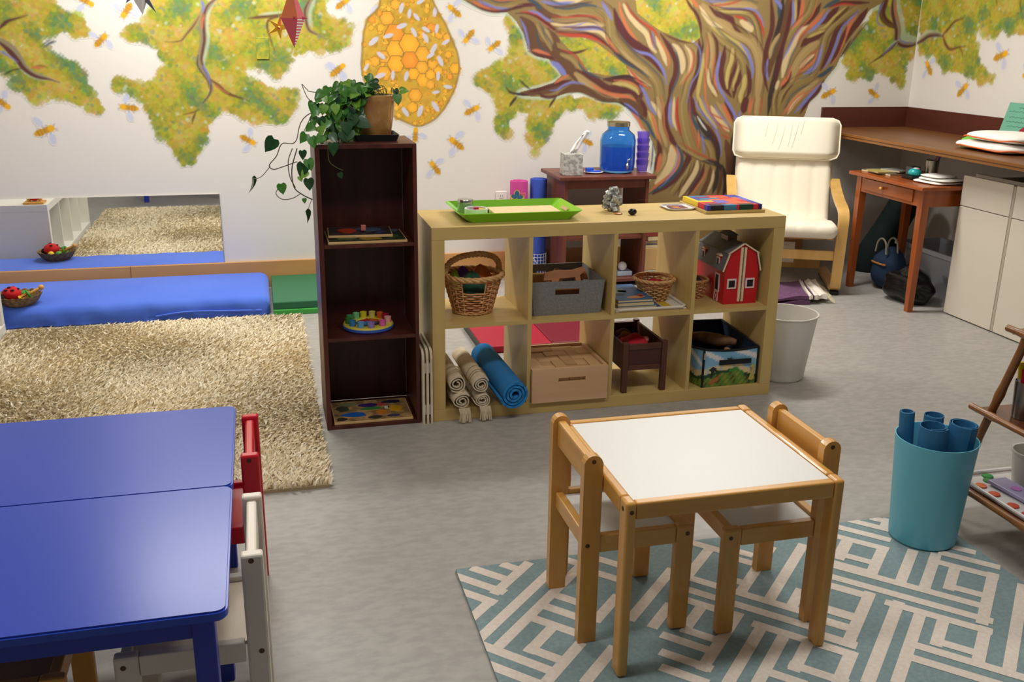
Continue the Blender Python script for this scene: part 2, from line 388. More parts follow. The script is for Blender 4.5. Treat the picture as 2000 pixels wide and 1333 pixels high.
H1 = [(1090, 72), (1139, 73), (1165, 84), (1193, 105), (1222, 128), (1227, 146), (1185, 148), (1150, 140), (1132, 118), (1128, 108), (1110, 95)]
H2 = [(1222, -10), (1245, 25), (1275, 50), (1290, 60), (1335, 80), (1353, 84), (1368, 73), (1366, 52), (1356, 30), (1335, -10)]
F4 = px('c8', [(440, 20), (300, 180), (100, 480), (0, 620), (0, 700), (90, 750), (10, 850), (50, 900), (150, 860), (290, 850), (360, 780), (480, 840), (590, 900), (620, 970), (660, 930), (690, 700), (760, 620), (830, 570), (900, 0), (440, 0)])
F5 = px('c8', [(905, 0), (835, 490), (830, 575), (1000, 590), (1060, 700), (1120, 800), (1250, 770), (1400, 840), (1500, 890), (1640, 910), (1670, 860), (1600, 820), (1510, 760), (1480, 600), (1440, 420), (1450, 300), (1520, 280), (1560, 430), (1680, 390), (1790, 300), (1850, 380), (2400, 330), (2400, -10)])
for F in (F1, F2, F4):
    CB.foliage([on_back(*q) for q in raise_top(F)], FOL)
CB.foliage([on_back(*q) for q in F3], FOL)
CB.foliage([on_back(*q) for q in H1], FOL); CB.foliage([on_back(*q) for q in raise_top(H2)], FOL)
CR.foliage([on_right(*q) for q in raise_top(F5)], FOL)

PAL = dict(M=(84, 36, 38), D=(48, 38, 40), T=(52, 72, 86), B=(118, 120, 182), O=(194, 108, 70), R=(180, 62, 44), C=(206, 182, 136), N=(164, 136, 88), L=(138, 116, 66), K=(96, 62, 40), Y=(182, 160, 90), W=(226, 222, 212), H=(186, 198, 178), G=(140, 124, 96))
def stroke(cv, crop, c, w0, pts, w1=None, lab=TREE, fn=on_back, al=0.95, taper=True):
    k = CROPS[crop][2]; w1 = w0 if w1 is None else w1
    cv.stroke(tr(crop, pts, fn), w0 / k * PXM, w1 / k * PXM, lin(PAL[c]), lab, al, taper)
# thin painted branches in the left foliage (pale halo first)
BR = [('c1', 'H', 130, 30, [(-30, 430), (60, 500), (140, 590), (210, 670), (260, 750), (340, 820), (430, 860), (550, 880), (660, 920)]),
      ('c1', 'G', 112, 16, [(-40, 420), (60, 490), (150, 580), (215, 665), (265, 745), (345, 815), (435, 855), (550, 878), (670, 922)]),
      ('c1', 'M', 60, 14, [(-40, 450), (60, 530), (140, 610), (205, 685), (260, 760), (345, 825), (435, 865), (550, 888), (660, 920)]),
      ('c1', 'B', 24, 10, [(-20, 560), (70, 610), (150, 660), (200, 690)]),
      ('c1', 'M', 42, 10, [(-20, 330), (80, 240), (190, 205), (300, 172)]), ('c1', 'D', 18, 8, [(45, 835), (140, 785), (240, 765)]),
      ('c1', 'O', 30, 24, [(350, 752), (420, 752), (490, 752)]), ('c1', 'D', 8, 6, [(410, 735), (470, 735), (530, 755)]),
      ('c1', 'T', 30, 10, [(620, 460), (550, 485), (470, 540)]), ('c1', 'T', 14, 8, [(570, 440), (520, 470), (450, 525)]),
      ('c2', 'H', 100, 50, [(700, -20), (620, 80), (580, 170), (575, 300), (590, 430), (570, 560), (550, 660), (560, 750), (610, 820)]),
      ('c2', 'G', 88, 24, [(720, -40), (600, 80), (550, 170), (540, 300), (555, 430), (535, 560), (510, 660), (520, 750), (580, 830), (630, 930), (645, 1010), (600, 1090), (540, 1170), (505, 1235)]),
      ('c2', 'M', 28, 18, [(700, -20), (600, 70), (555, 200), (560, 320), (565, 450), (548, 560), (535, 660), (560, 760), (610, 850), (640, 960), (620, 1060), (550, 1150)]),
      ('c2', 'O', 22, 18, [(560, 160), (545, 240), (540, 320)]), ('c2', 'B', 30, 20, [(535, 0), (550, 70), (545, 140)]), ('c2', 'B', 24, 18, [(545, 730), (600, 820), (640, 940)]),
      ('c2', 'D', 14, 8, [(495, 620), (490, 720), (530, 800), (600, 900), (615, 980)]),
      ('c2', 'K', 46, 14, [(640, 890), (720, 955), (800, 1025), (870, 1060), (940, 1085), (1070, 1130)]), ('c2', 'O', 16, 10, [(680, 935), (760, 1000), (840, 1045)]),
      ('c2', 'N', 54, 12, [(525, 140), (470, 250), (390, 350), (320, 440), (285, 560)]), ('c2', 'K', 18, 8, [(510, 180), (450, 280), (370, 380), (310, 450), (200, 470), (130, 465)]),
      ('c2', 'K', 18, 8, [(505, 1225), (440, 1255), (330, 1280)]), ('c2', 'D', 20, 14, [(470, 1255), (440, 1330), (430, 1380)]),
      ('c2', 'H', 50, 16, [(1180, 170), (1330, 150), (1460, 130)]), ('c2', 'K', 30, 30, [(1060, 205), (1200, 190), (1330, 180), (1460, 160)]),
      ('c2', 'K', 30, 10, [(1400, 185), (1290, 220), (1268, 300), (1300, 420), (1355, 580)]),
      ('c2', 'H', 80, 40, [(1800, 0), (1740, 100), (1740, 220), (1770, 310)]), ('c2', 'G', 64, 18, [(1770, -20), (1705, 100), (1700, 220), (1730, 330), (1800, 370), (1930, 440)]),
      ('c2', 'M', 22, 12, [(1740, 0), (1690, 110), (1700, 230), (1740, 340), (1820, 385)])]
for crop, c, w0, w1, pts in BR: stroke(CB, crop, c, w0 * (0.85 if c == 'H' else 1), pts, w1, TREE if c != 'H' else FOL, al=0.6 if c == 'H' else 0.95)
# the trunk
TR = [(905, 0), (920, 8), (940, 17), (962, 24), (992, 25), (1008, 42), (1024, 68), (1030, 95), (1048, 110), (1070, 115), (1085, 130), (1096, 148), (1080, 162), (1050, 172), (1015, 180), (1020, 187), (1060, 190), (1090, 188), (1118, 178), (1140, 181), (1170, 194), (1207, 200), (1225, 212), (1240, 228), (1254, 247), (1265, 260), (1275, 280), (1280, 300), (1278, 330), (1270, 352), (1250, 392), (1215, 500), (1560, 500), (1530, 395), (1545, 280), (1572, 224), (1582, 196), (1602, 175), (1612, 155), (1633, 130), (1645, 102), (1673, 58), (1698, 20), (1728, 2), (1755, -110), (880, -110)]
trp = np.array(TR)
for hole, big in ((H1, 0), (raise_top(H2), 1)): pass
keep = [CB.inside([on_back(*q) for q in H])[:2] for H in (H1, raise_top(H2))]
saved = [(sl, m, CB.img[sl][m].copy()) for m, sl in keep]
for c, wd in (('H', 11), ('H', 6)):
    CB.stroke([on_back(a, b) for a, b in TR[:31]], wd * PXM, wd * PXM, lin(PAL[c]), FOL, 0.55, False)
    CB.stroke([on_back(a, b) for a, b in TR[36:46]], wd * PXM, wd * PXM, lin(PAL[c]), FOL, 0.55, False)
CB.fill([on_back(*q) for q in TR], lin((136, 112, 68)), TREE)
for sl, m, v in saved: CB.img[sl][m] = v; CB.lab[sl][m] = FOL
TRUNK = '''c5 M 90 0,150 60,300 150,450 260,580 400,660 540,760
c5 M 60 350,690 480,780 570,870 640,980
c5 B 35 210,630 330,680 470,720 580,830 650,960 680,1100
c5 L 130 0,450 100,600 250,780 420,920 560,1080 600,1330
c5 N 60 60,640 200,800 380,900 500,1000
c5 T 30 0,690 120,800 300,900 450,1010
c5 O 40 60,30 90,180 150,330 220,440 300,520
c5 C 90 120,60 190,180 300,320 420,440 480,600 540,680
c5 R 35 140,20 200,140 300,250 430,340 520,400 590,520
c5 R 25 460,380 480,500 510,620
c5 B 25 490,420 510,540 530,650
c5 C 60 540,480 590,600 640,720 680,850
c5 O 25 560,500 660,640 710,760 700,900
c5 M 70 600,440 680,560 750,680 800,820 790,980 740,1120 700,1330
c5 T 25 700,540 790,650 840,830 830,1000 760,1180 730,1330
c5 C 110 760,580 850,680 890,820 880,950
c5 N 50 820,570 920,660 960,780 930,960 850,1100
c5 C 60 920,590 990,700 1000,850 960,980
c5 O 35 980,620 1030,740 1010,880 940,1020 880,1100
c5 L 90 960,560 1060,640 1080,780 1050,930 960,1080 900,1330
c5 K 30 640,440 760,500 880,540 1000,560
c5 M 80 1100,520 1110,620 1100,720 1090,900 1050,1050 1000,1200 980,1330
c5 D 30 1140,480 1150,600 1110,760 1090,950 1060,1100
c5 M 40 910,-60 990,80 1080,200 1120,340 1130,480
c5 O 40 960,-60 1050,40 1100,110
c5 L 60 1030,20 1100,150 1180,280 1220,400
c5 Y 50 1160,700 1150,830 1120,1000 1090,1180 1080,1330
c5 O 30 1220,480 1210,650 1190,900 1180,1100 1190,1330
c5 N 90 1230,420 1270,560 1280,760 1250,950 1240,1100
c5 C 70 1210,900 1230,1060 1280,1160 1330,1250
c5 O 30 1300,700 1290,900 1310,1080 1350,1220
c5 M 40 1270,420 1330,540 1340,700 1320,850
c5 B 40 1380,680 1350,850 1330,1000 1360,1130 1430,1250 1480,1330
c5 M 80 1440,600 1420,750 1390,900 1400,1050 1450,1160 1520,1260
c5 Y 80 1540,640 1530,780 1490,900 1470,1020 1470,1150
c5 M 50 1590,780 1560,920 1510,1050 1490,1180
c5 Y 30 1620,850 1590,980 1550,1100 1550,1180
c5 M 60 1640,920 1620,1050 1570,1150 1550,1280
c5 Y 90 1700,980 1690,1120 1650,1230 1640,1330
c5 M 60 1720,850 1760,1000 1760,1150 1720,1290
c5 L 110 1240,330 1330,450 1450,560 1580,660 1680,800 1700,950
c5 Y 60 1260,350 1400,440 1560,530 1680,640 1760,760
c5 B 40 1640,560 1720,660 1770,780 1800,920 1790,1020
c5 N 150 1150,60 1300,200 1450,330 1600,430 1780,540 1870,700 1900,900 1880,1100 1850,1330
c5 C 60 1110,80 1180,200 1260,300 1400,360
c5 M 80 1240,90 1330,170 1450,220 1540,270 1600,370 1700,440
c5 C 120 1640,280 1720,330 1790,400
c5 L 60 1560,220 1620,330 1720,450 1780,500
c5 R 35 1560,210 1680,240 1740,280
c5 L 70 1300,110 1450,150 1650,160 1780,200 1850,320 1880,450 1900,600
c5 Y 25 1270,80 1420,140 1600,150 1750,160
c5 N 120 1300,60 1500,60 1700,60 1850,100
c5 R 22 1260,75 1450,60 1600,20 1700,-30
c5 R 32 1790,150 1880,240 1930,380 1950,500
c5 B 25 1400,100 1600,120 1800,120 1900,220 1950,350
c5 B 20 1160,-10 1260,20 1400,10
c5 B 18 1300,-40 1400,20 1500,-20
c6 K 80 300,0 370,120 390,250
c6 M 50 340,40 400,150 410,280
c6 B 40 130,80 230,170 330,270
c6 T 40 330,270 420,330 480,450 540,560
c6 O 40 220,190 310,300 370,420 390,440
c6 B 35 400,0 470,130 540,230
c6 Y 60 430,180 500,300 540,420 600,560
c6 O 40 470,200 520,330 560,480 620,600
c6 C 50 480,60 560,180 600,280
c6 N 90 560,0 590,120 600,260 610,400 650,520 680,640
c6 M 80 710,0 690,120 660,260 680,400 730,520 790,610 850,660
c6 B 40 740,0 720,150 720,280 760,400
c6 C 40 780,0 770,150 770,300 810,430
c6 R 50 830,0 810,150 820,300 850,420 860,500
c6 L 170 900,0 900,200 930,400 990,600 1040,720
c6 T 50 960,0 980,160 1020,280 1080,400 1130,500 1250,560
c6 M 70 1010,0 1020,120 1050,250
c6 B 30 1040,0 1080,120 1180,250 1280,360 1340,470 1380,600 1390,760
c6 D 105 1060,200 1120,330 1200,450 1290,560 1340,700 1350,860
c6 M 40 1160,330 1250,420 1310,520 1340,640
c6 W 18 1080,250 1140,350 1200,430
c6 Y 70 1100,0 1160,150 1240,280 1330,400
c6 O 30 1180,0 1220,140 1300,280 1400,400 1480,500
c6 C 90 1260,120 1320,230 1400,330 1490,440
c6 R 20 1240,200 1350,260 1450,300
c6 R 20 1300,310 1420,380 1510,430
c6 R 20 1390,480 1450,520 1500,540
c6 O 50 1400,80 1460,200 1520,320
c6 N 60 1330,60 1420,180 1490,300 1540,420
c6 M 60 1440,0 1490,150 1550,300
c6 B 40 1420,0 1500,110 1570,240 1590,390
c6 B 30 1640,170 1620,280 1600,390
c6 M 100 1720,0 1690,120 1680,200
c6 O 50 1790,0 1770,120 1750,220
c6 N 100 1880,0 1860,120 1850,230
c6 D 170 1580,400 1590,600 1580,800 1550,1100
c6 K 110 1450,560 1490,720 1500,900 1480,1030
c6 D 60 1400,880 1440,1030 1440,1180 1410,1300
c6 T 50 820,640 880,760 860,900 780,1020 660,1130 520,1220 440,1270
c6 M 110 890,700 960,760 950,860 880,970 780,1060 640,1160 500,1260
c6 O 40 760,640 830,740 830,860 760,980 640,1080 520,1170 440,1240
c6 C 150 740,640 760,760 720,900 620,1050 540,1120
c6 N 60 650,700 650,850 590,980 530,1080
c6 O 60 600,740 580,880 550,980
c6 M 70 560,560 590,700 560,840 520,960
c6 T 25 500,600 490,800 470,950
c6 C 30 455,640 455,800 450,900
c6 L 70 840,620 960,700 1080,770 1200,820 1290,860
c6 D 70 1150,830 1290,850 1380,920 1430,1040
c6 L 90 1010,830 960,960 860,1100 740,1250
c6 C 90 1080,830 1060,960 960,1130 850,1290
c6 D 12 1000,850 960,1000 900,1150
c6 D 10 920,1020 860,1140 830,1280
c6 T 25 1130,880 1090,1010 1010,1140 920,1260
c6 M 60 1170,870 1130,1010 1040,1150 950,1290
c6 O 20 1200,920 1160,1050 1060,1190 1000,1290
c6 K 80 1250,900 1240,1040 1180,1180 1110,1300
c6 C 40 1290,950 1270,1090 1210,1240
c6 D 70 1340,900 1330,1080 1280,1250
c6 K 60 1400,920 1380,1100 1340,1280
c6 O 30 1090,430 1100,550 1080,690
c6 B 25 1130,480 1160,600 1170,730
c6 L 100 1200,560 1260,680 1280,780
c7 M 60 600,-60 620,200 610,350 570,480 545,600 530,750 540,900 570,1020
c7 T 40 640,-60 690,60 690,200
c7 B 40 640,-20 700,50 720,100
c7 D 60 740,-60 720,150 680,330 620,460
c7 K 120 800,-60 790,100 760,280 690,420 640,560 600,700 580,850
c7 N 60 700,380 620,520 590,650
c7 B 30 570,660 550,780 570,900
c7 M 50 840,-40 820,150 790,320 740,500 700,680 660,850 620,960
c7 D 75 740,460 700,640 660,820 620,980 590,1150 570,1280
c7 B 40 850,0 860,100 860,200 840,300
c7 Y 30 880,-20 880,150 870,250
c7 M 50 920,-40 910,120 880,260
c7 O 50 970,-40 950,120 920,230 830,320
c7 L 90 1090,-40 1030,140 930,250 850,350 800,440
c7 M 60 1160,40 1100,150 1010,250 940,290
c7 C 90 1010,280 920,380 860,490 800,600 760,720 730,860
c7 B 30 960,290 870,400 800,540 740,660
c7 O 50 1200,110 1120,220 1010,330 940,410 890,520
c7 O 40 730,940 790,850 820,740
c7 T 40 1190,90 1290,30 1400,-20
c7 M 40 1250,80 1400,30 1550,30 1700,30
c7 R 20 1260,90 1400,45 1560,60
c7 B 35 1250,110 1180,220 1090,310 1020,370
c7 M 70 1360,80 1260,180 1160,270
c7 Y 25 1440,80 1320,180 1220,290 1140,330
c7 K 40 1480,70 1380,170 1290,260
c7 L 80 1560,90 1420,190 1300,300 1220,400 1180,550 1130,720 1060,850
c7 M 80 1190,370 1080,420 1000,460 940,520
c7 Y 30 1200,340 1100,380 1010,420
c7 N 130 1130,470 1020,560 940,650 870,780 830,900
c7 C 60 1080,610 1000,680 930,760
c7 O 30 1130,570 1080,680 1000,750 920,810
c7 B 50 1170,500 1140,650 1080,760 970,830
c7 T 15 1120,760 1030,840 900,890
c7 M 70 1460,230 1350,330 1290,470 1240,620 1160,780
c7 B 35 1430,250 1370,370 1330,500 1270,640 1200,760
c7 M 50 1450,300 1400,430 1340,580 1270,710
c7 O 55 1560,170 1480,280 1420,420 1360,560 1290,700
c7 M 80 1680,100 1590,230 1500,350 1440,470
c7 B 25 1590,110 1500,200 1420,290
c7 L 60 1640,260 1540,380 1450,510 1390,620
c7 D 25 1500,430 1440,540 1380,640
c7 T 50 1300,740 1200,820 1120,860
c7 L 150 1060,860 940,900 820,980 740,1080 700,1200
c7 K 30 880,900 780,1020 720,1150
c7 N 80 1130,900 1000,1000 880,1100 780,1230
c7 O 40 980,1020 870,1110 780,1220 730,1290
c7 C 40 960,1060 860,1160 790,1270
c7 B 40 1160,930 1060,1040 960,1160 870,1260
c7 M 50 1190,900 1120,1030 1010,1140 930,1270
c7 O 40 710,960 760,900 800,830
c7 M 50 720,1000 800,880 830,800
c7 L 60 670,980 640,1130 640,1280
c7 C 40 690,900 670,960 660,1000
c4 M 25 -40,20 120,100 260,130 380,120 520,80 680,40
c4 O 40 0,5 140,80 260,115 350,120
c4 B 45 80,10 220,80 330,105 420,100
c4 L 90 140,0 300,60 450,50 570,40
c4 T 25 200,-10 320,20 460,10
c4 M 40 480,80 620,55 720,60
c4 T 45 600,-40 720,40 790,110
c4 K 80 700,30 800,120 900,180 1000,190
c4 L 150 780,20 900,110 1050,140 1250,130 1400,170 1480,240
c4 M 25 840,50 950,80 1100,70 1250,40 1350,20
c4 B 35 780,10 900,40 1020,40 1150,20
c4 C 50 930,-5 1100,15 1250,-10
c4 T 25 930,90 1100,95 1280,60 1400,70
c4 M 30 1090,180 1220,175 1340,190 1440,240
c4 N 60 900,210 1050,230 1250,210 1400,230 1490,280
c4 B 25 640,120 750,150 850,220 920,240
c4 C 70 900,260 1050,290 1200,270 1350,260 1460,290
c4 B 18 1000,310 1150,290 1280,250
c4 B 45 1130,320 1250,320 1380,310 1480,340
c4 C 60 940,330 1200,340 1400,340 1490,400 1540,480
c4 R 35 560,130 680,150 780,210 880,290 960,350
c4 M 30 500,150 620,150 740,190 860,270 960,340 1150,350 1300,370 1430,430 1550,530 1650,630
c4 R 50 960,370 1100,385 1280,395 1420,440 1520,510
c4 K 150 560,200 640,300 680,420 740,520 850,580 940,640
c4 B 25 550,210 600,320 630,440 650,560
c4 M 35 640,570 740,610 870,640 960,690
c4 O 50 690,560 790,590 880,620
c4 L 60 740,270 790,370 860,480 900,560
c4 T 20 730,330 750,450 790,540 860,590
c4 K 120 850,330 920,430 950,550 1030,680 1120,800 1180,900
c4 N 70 830,330 870,420 900,500
c4 L 50 960,480 1030,560 1110,600
c4 M 30 960,540 1050,580 1150,590 1240,570 1300,545
c4 L 80 1000,600 1110,640 1190,720 1240,790
c4 T 20 1200,640 1210,720 1280,800 1380,850 1480,880
c4 B 60 890,690 960,730 1020,800 1060,840
c4 M 70 1170,780 1280,830 1400,900 1500,970 1600,1010 1750,1020 1850,1050
c4 N 110 1160,820 1260,900 1370,980 1500,1060 1650,1080
c4 O 40 1330,930 1450,1010 1600,1060 1750,1080 1830,1120
c4 M 70 1480,890 1600,890 1720,870 1820,890 1880,960 1910,1080
c4 D 25 1480,880 1640,860 1780,860 1900,910 2000,970
c4 Y 60 1590,930 1720,940 1830,990 1870,1050
c4 M 80 1560,960 1680,990 1790,1010 1860,1080 1900,1200
c4 K 70 1180,930 1060,930 960,970 860,1010 740,1020 640,1040 520,1055
c4 M 40 1120,890 1020,920 880,960 760,1000 650,1030
c4 O 25 1090,840 1010,880 930,930
c4 B 22 1270,940 1140,920 1040,950 960,1000 880,1010
c4 D 25 390,980 440,1030 530,1050 640,1060
c4 D 20 540,890 590,940 660,1000
c4 D 30 510,1080 460,1140 430,1190
c4 D 25 950,1080 900,1150 870,1200
c4 M 35 750,1040 820,1080 900,1085 980,1060
c4 K 90 980,1050 1100,1000 1220,990 1350,1040 1480,1090 1620,1110
c4 D 20 1380,1110 1500,1135 1640,1140 1740,1190 1850,1280 1920,1330
c4 B 45 1710,1160 1790,1220 1870,1300
c4 K 100 1650,1110 1780,1160 1870,1240 1920,1320
c4 C 40 1750,770 1830,860 1930,930 2000,960
c4 R 25 1740,750 1830,850 1900,930 1990,990
c4 B 30 1880,950 1950,1060 2000,1180
c4 L 130 1420,60 1530,150 1560,280 1580,420 1680,540 1800,640 1960,740
c4 O 35 1500,400 1580,530 1650,600
c4 B 35 1460,20 1520,120 1570,220
c4 M 80 1600,100 1640,260 1720,400 1830,490 1990,560
c4 D 40 1540,500 1640,610 1750,700 1880,780'''

STR = []
for ln in TRUNK.splitlines():
    f = ln.split(); STR.append((float(f[2]) / CROPS[f[0]][2], f[0], f[1], float(f[2]), [tuple(float(v) for v in q.split(',')) for q in f[3:]]))
STR.sort(key=lambda q: -q[0])
for wpx, crop, c, wd, pts in STR: stroke(CB, crop, c, wd, pts)
# darker rims beside the broad bands give the painted roundness
for wpx, crop, c, wd, pts in STR:
    if wpx > 9 and c in 'LNCY':
        k = CROPS[crop][2]; q = np.array(tr(crop, pts)); d = np.gradient(q, axis=0); d /= np.hypot(d[:, 0], d[:, 1])[:, None] + 1e-9
        nn = np.stack([-d[:, 1], d[:, 0]], 1); off = wd / k * PXM * 0.36
        CB.stroke(list(map(tuple, q + nn * off)), 0.006, 0.006, lin((104, 82, 50)), TREE, 0.6)
        ec = 'OBTMRKM'[int(abs(pts[0][0] + pts[0][1])) % 7]
        CB.stroke(list(map(tuple, q + nn * off * 1.45)), 0.010, 0.010, lin(PAL[ec]), TREE, 0.8)
        CB.stroke(list(map(tuple, q - nn * off * 1.4)), 0.006, 0.006, lin((78, 52, 40)), TREE, 0.7)
        CB.stroke(list(map(tuple, q - nn * off * 0.4)), 0.008, 0.008, lin((196, 172, 122)), TREE, 0.3)
# branch at the right, running across the corner
for c, w0, w1, pts in (('H', 140, 120, [(600, -20), (580, 120), (610, 260), (630, 380), (680, 440), (830, 440)]), ('G', 110, 64, [(560, -60), (540, 100), (565, 220), (590, 330), (585, 430), (620, 490), (720, 505), (850, 465)]),
        ('M', 40, 30, [(540, -60), (530, 100), (550, 230), (575, 340), (575, 440), (620, 500), (720, 515), (850, 475)]), ('O', 24, 16, [(575, 20), (565, 130), (590, 230)]), ('B', 16, 12, [(600, 430), (660, 470), (760, 475)]),
        ('K', 100, 60, [(490, -40), (420, 100), (430, 200), (500, 270), (580, 320)]), ('M', 40, 20, [(470, -20), (430, 120), (460, 220), (540, 270)]), ('B', 22, 14, [(430, 30), (370, 160), (370, 260), (450, 295)]),
        ('H', 66, 30, [(600, 450), (510, 530), (420, 620)]), ('K', 52, 10, [(595, 460), (500, 550), (400, 630), (265, 718)]), ('B', 12, 8, [(560, 480), (480, 560), (420, 610)])):
    stroke(CB, 'c8', c, w0, pts, w1, TREE if c != 'H' else FOL, al=0.6 if c == 'H' else 0.95)
for c, w0, w1, pts in (('H', 100, 60, [(840, 440), (930, 380), (1090, 390)]), ('G', 70, 46, [(790, 485), (850, 460), (930, 400), (1020, 385), (1100, 400)]), ('M', 36, 26, [(800, 490), (870, 450), (940, 405), (1030, 395), (1100, 405)]),
        ('K', 36, 22, [(1090, 395), (1150, 330), (1230, 240), (1330, 205)]), ('K', 44, 16, [(1095, 400), (1130, 500), (1180, 550), (1260, 530), (1350, 515)]), ('K', 16, 10, [(1280, 535), (1305, 570), (1315, 610)]), ('D', 14, 10, [(1690, -20), (1700, 60)]), ('D', 16, 12, [(1965, -20), (1960, 60), (1970, 120)])):
    stroke(CR, 'c8', c, w0, pts, w1, TREE if c != 'H' else FOL, on_right, 0.6 if c == 'H' else 0.95)
# beehive
HV = [(725, -60), (742, 0), (735, 20), (722, 32), (714, 48), (709, 75), (707, 105), (706, 130), (712, 160), (725, 190), (745, 212), (770, 228), (790, 238), (815, 247), (838, 240), (855, 228), (872, 205), (886, 178), (895, 149), (897, 126), (893, 103), (883, 77), (870, 47), (856, 23), (840, -10), (820, -60)]
hv = [on_back(*q) for q in HV]
CB.stroke(hv, 0.10, 0.10, lin((238, 234, 226)), 0, 0.5, False, soft=0.03)
CB.fill(hv, lin((206, 164, 54)), HIVE)
hm, hsl, hX, hY = CB.inside(hv); hxs, hys = hX[hm], hY[hm]
for _ in range(420):
    k = RNG.integers(len(hxs)); CB.dab(hxs[k], hys[k], RNG.uniform(0.01, 0.03), lin([(214, 170, 60), (190, 146, 40), (226, 180, 60), (176, 140, 44), (222, 160, 50)][RNG.integers(5)]), 0.5, HIVE)
def hexa(h, z, r, col, rot=0.0, sq=1.0):
    p6 = [(h + r * math.cos(rot + k * PI / 3), z + sq * r * math.sin(rot + k * PI / 3)) for k in range(6)]
    CB.fill(p6, lin((164, 122, 48)), HIVE)
    CB.fill([(h + (a - h) * 0.90, z + (b - z) * 0.90) for a, b in p6], lin(col), HIVE)
    CB.dab(h, z, r * 0.6, lin(tuple(min(255, c * 1.08 + 8) for c in col)), 0.7, HIVE)
small = 0
for _ in range(170):
    k = RNG.integers(len(hxs)); hexa(hxs[k], hys[k], RNG.uniform(0.010, 0.020), [(226, 166, 48), (234, 178, 60), (216, 150, 44)][RNG.integers(3)], RNG.uniform(0, 1))
OR, AM, DP = (240, 170, 46), (232, 164, 52), (236, 146, 46)
for a, b, r, c in [(605, 205, 75, AM), (700, 50, 55, AM), (515, 145, 35, DP), (440, 220, 40, DP), (535, 310, 40, OR), (690, 380, 105, DP), (575, 635, 65, AM), (470, 685, 55, AM), (390, 705, 38, OR), (570, 820, 78, AM),
        (920, 1065, 75, AM), (1365, 765, 62, OR), (1305, 855, 35, DP), (1095, 310, 50, DP), (1190, 380, 55, AM), (980, 390, 50, AM), (1270, 420, 45, AM), (1175, 790, 50, OR), (1110, 715, 55, AM), (1290, 610, 40, AM),
        (995, 615, 92, AM), (700, 555, 98, OR), (705, 715, 92, OR), (855, 490, 108, OR), (860, 675, 92, DP), (995, 755, 72, AM), (900, 825, 66, OR), (1005, 895, 70, OR), (1090, 835, 55, OR), (1090, 945, 52, AM), (890, 1200, 60, OR), (1010, 1280, 40, AM)]:
    h, z = tr('c3', [(a, b)])[0]; hexa(h, z, r / 5.714 * PXM * 1.06, c, 0.0 if r > 60 else 0.5)
for a, b, an, s_ in [(620, 400, 15, 1), (455, 460, 40, 1.2), (540, 620, -40, 1), (765, 90, 75, 1), (855, 150, 80, .9), (935, 190, -50, .9), (770, 290, 20, 1.1), (905, 360, -60, 1), (1035, 420, -65, 1.1), (1040, 330, -30, .9), (1160, 320, 80, .9), (1125, 545, 60, 1.1), (1090, 620, 30, .9), (1200, 680, -65, 1.1), (530, 845, 20, 1.1), (670, 840, 85, .9), (820, 850, 75, 1), (1175, 850, 85, .9), (1285, 970, -10, .9), (1150, 1030, 10, .8), (975, 1240, 70, 1.2), (1145, 1190, -55, 1.2), (810, 1250, -55, 1.1), (460, 100, 40, 1.1), (1140, 130, 80, 1), (980, 15, 30, .9), (375, 750, 60, .8), (1260, 470, 30, .9)]:
    h, z = tr('c3', [(a, b)])[0]
    CB.ell(h + 0.012, z - 0.012, 0.026, 0.012, math.radians(an + 50), lin((178, 138, 30)), 0.85, HIVE)
    CB.ell(h, z, 0.030 * s_, 0.0125 * s_, math.radians(an), lin((208, 206, 222)), 0.92, HIVE)
CB.stroke(hv, 0.012, 0.012, lin((150, 118, 50)), HIVE, 0.9, False)
# bees
BEES = [('c1', (1365, 195), (1465, 35)), ('c1', (1185, 385), (1060, 520)), ('c1', (1340, 1190), (1545, 1215)), ('c1', (75, 1185), (-60, 1090)), ('c1', (965, 15), (860, -45)), ('f0', (300, 710), (193, 752)), ('f0', (1422, 802), (1338, 758)), ('f0', (1892, 383), (1842, 425)),
        ('c3', (170, -10), (35, 95)), ('c3', (1290, 65), (1430, 185)), ('c3', (1465, 475), (1575, 335)), ('c3', (1740, 560), (1870, 460)), ('c3', (1630, 1190), (1470, 1275)), ('c3', (95, 750), (0, 830)), ('g0', (604, 738), (600, 795)), ('g0', (795, 772), (872, 832)), ('g0', (688, 903), (740, 972)), ('g0', (1530, 775), (1592, 808)),
        ('c8', (370, 1085), (265, 1000)), ('c7', (1320, 1005), (1165, 1088))]
for i, (crop, h, t) in enumerate(BEES):
    q = tr(crop, [h, t]); CB.bee(q[0], q[1], BEE0 + i)
BEER = [('c8', (912, 690), (968, 838)), ('c8', (1815, 588), (1660, 662)), ('c8', (1370, 940), (1255, 1075)), ('c8', (2010, 840), (2110, 760))]
for i, (crop, h, t) in enumerate(BEER):
    q = tr(crop, [h, t], on_right); CR.bee(q[0], q[1], BEE0 + i)
for tgt, par, n, to3 in ((CB, wall_back, len(BEES), lambda h, z: np.stack([h, np.full_like(h, WY - 0.0008), z], 1)), (CR, wall_right, len(BEER), lambda h, z: np.stack([np.full_like(h, WX - 0.0008), -h, z], 1))):
    for lab, nm in ((FOL, 'painted_foliage'), (TREE, 'painted_tree'), (HIVE, 'painted_beehive')):
        o = tgt.build(lab, nm, par, to3, m_mural)
    for i in range(n): tgt.build(BEE0 + i, 'painted_bee', par, to3, m_mural)
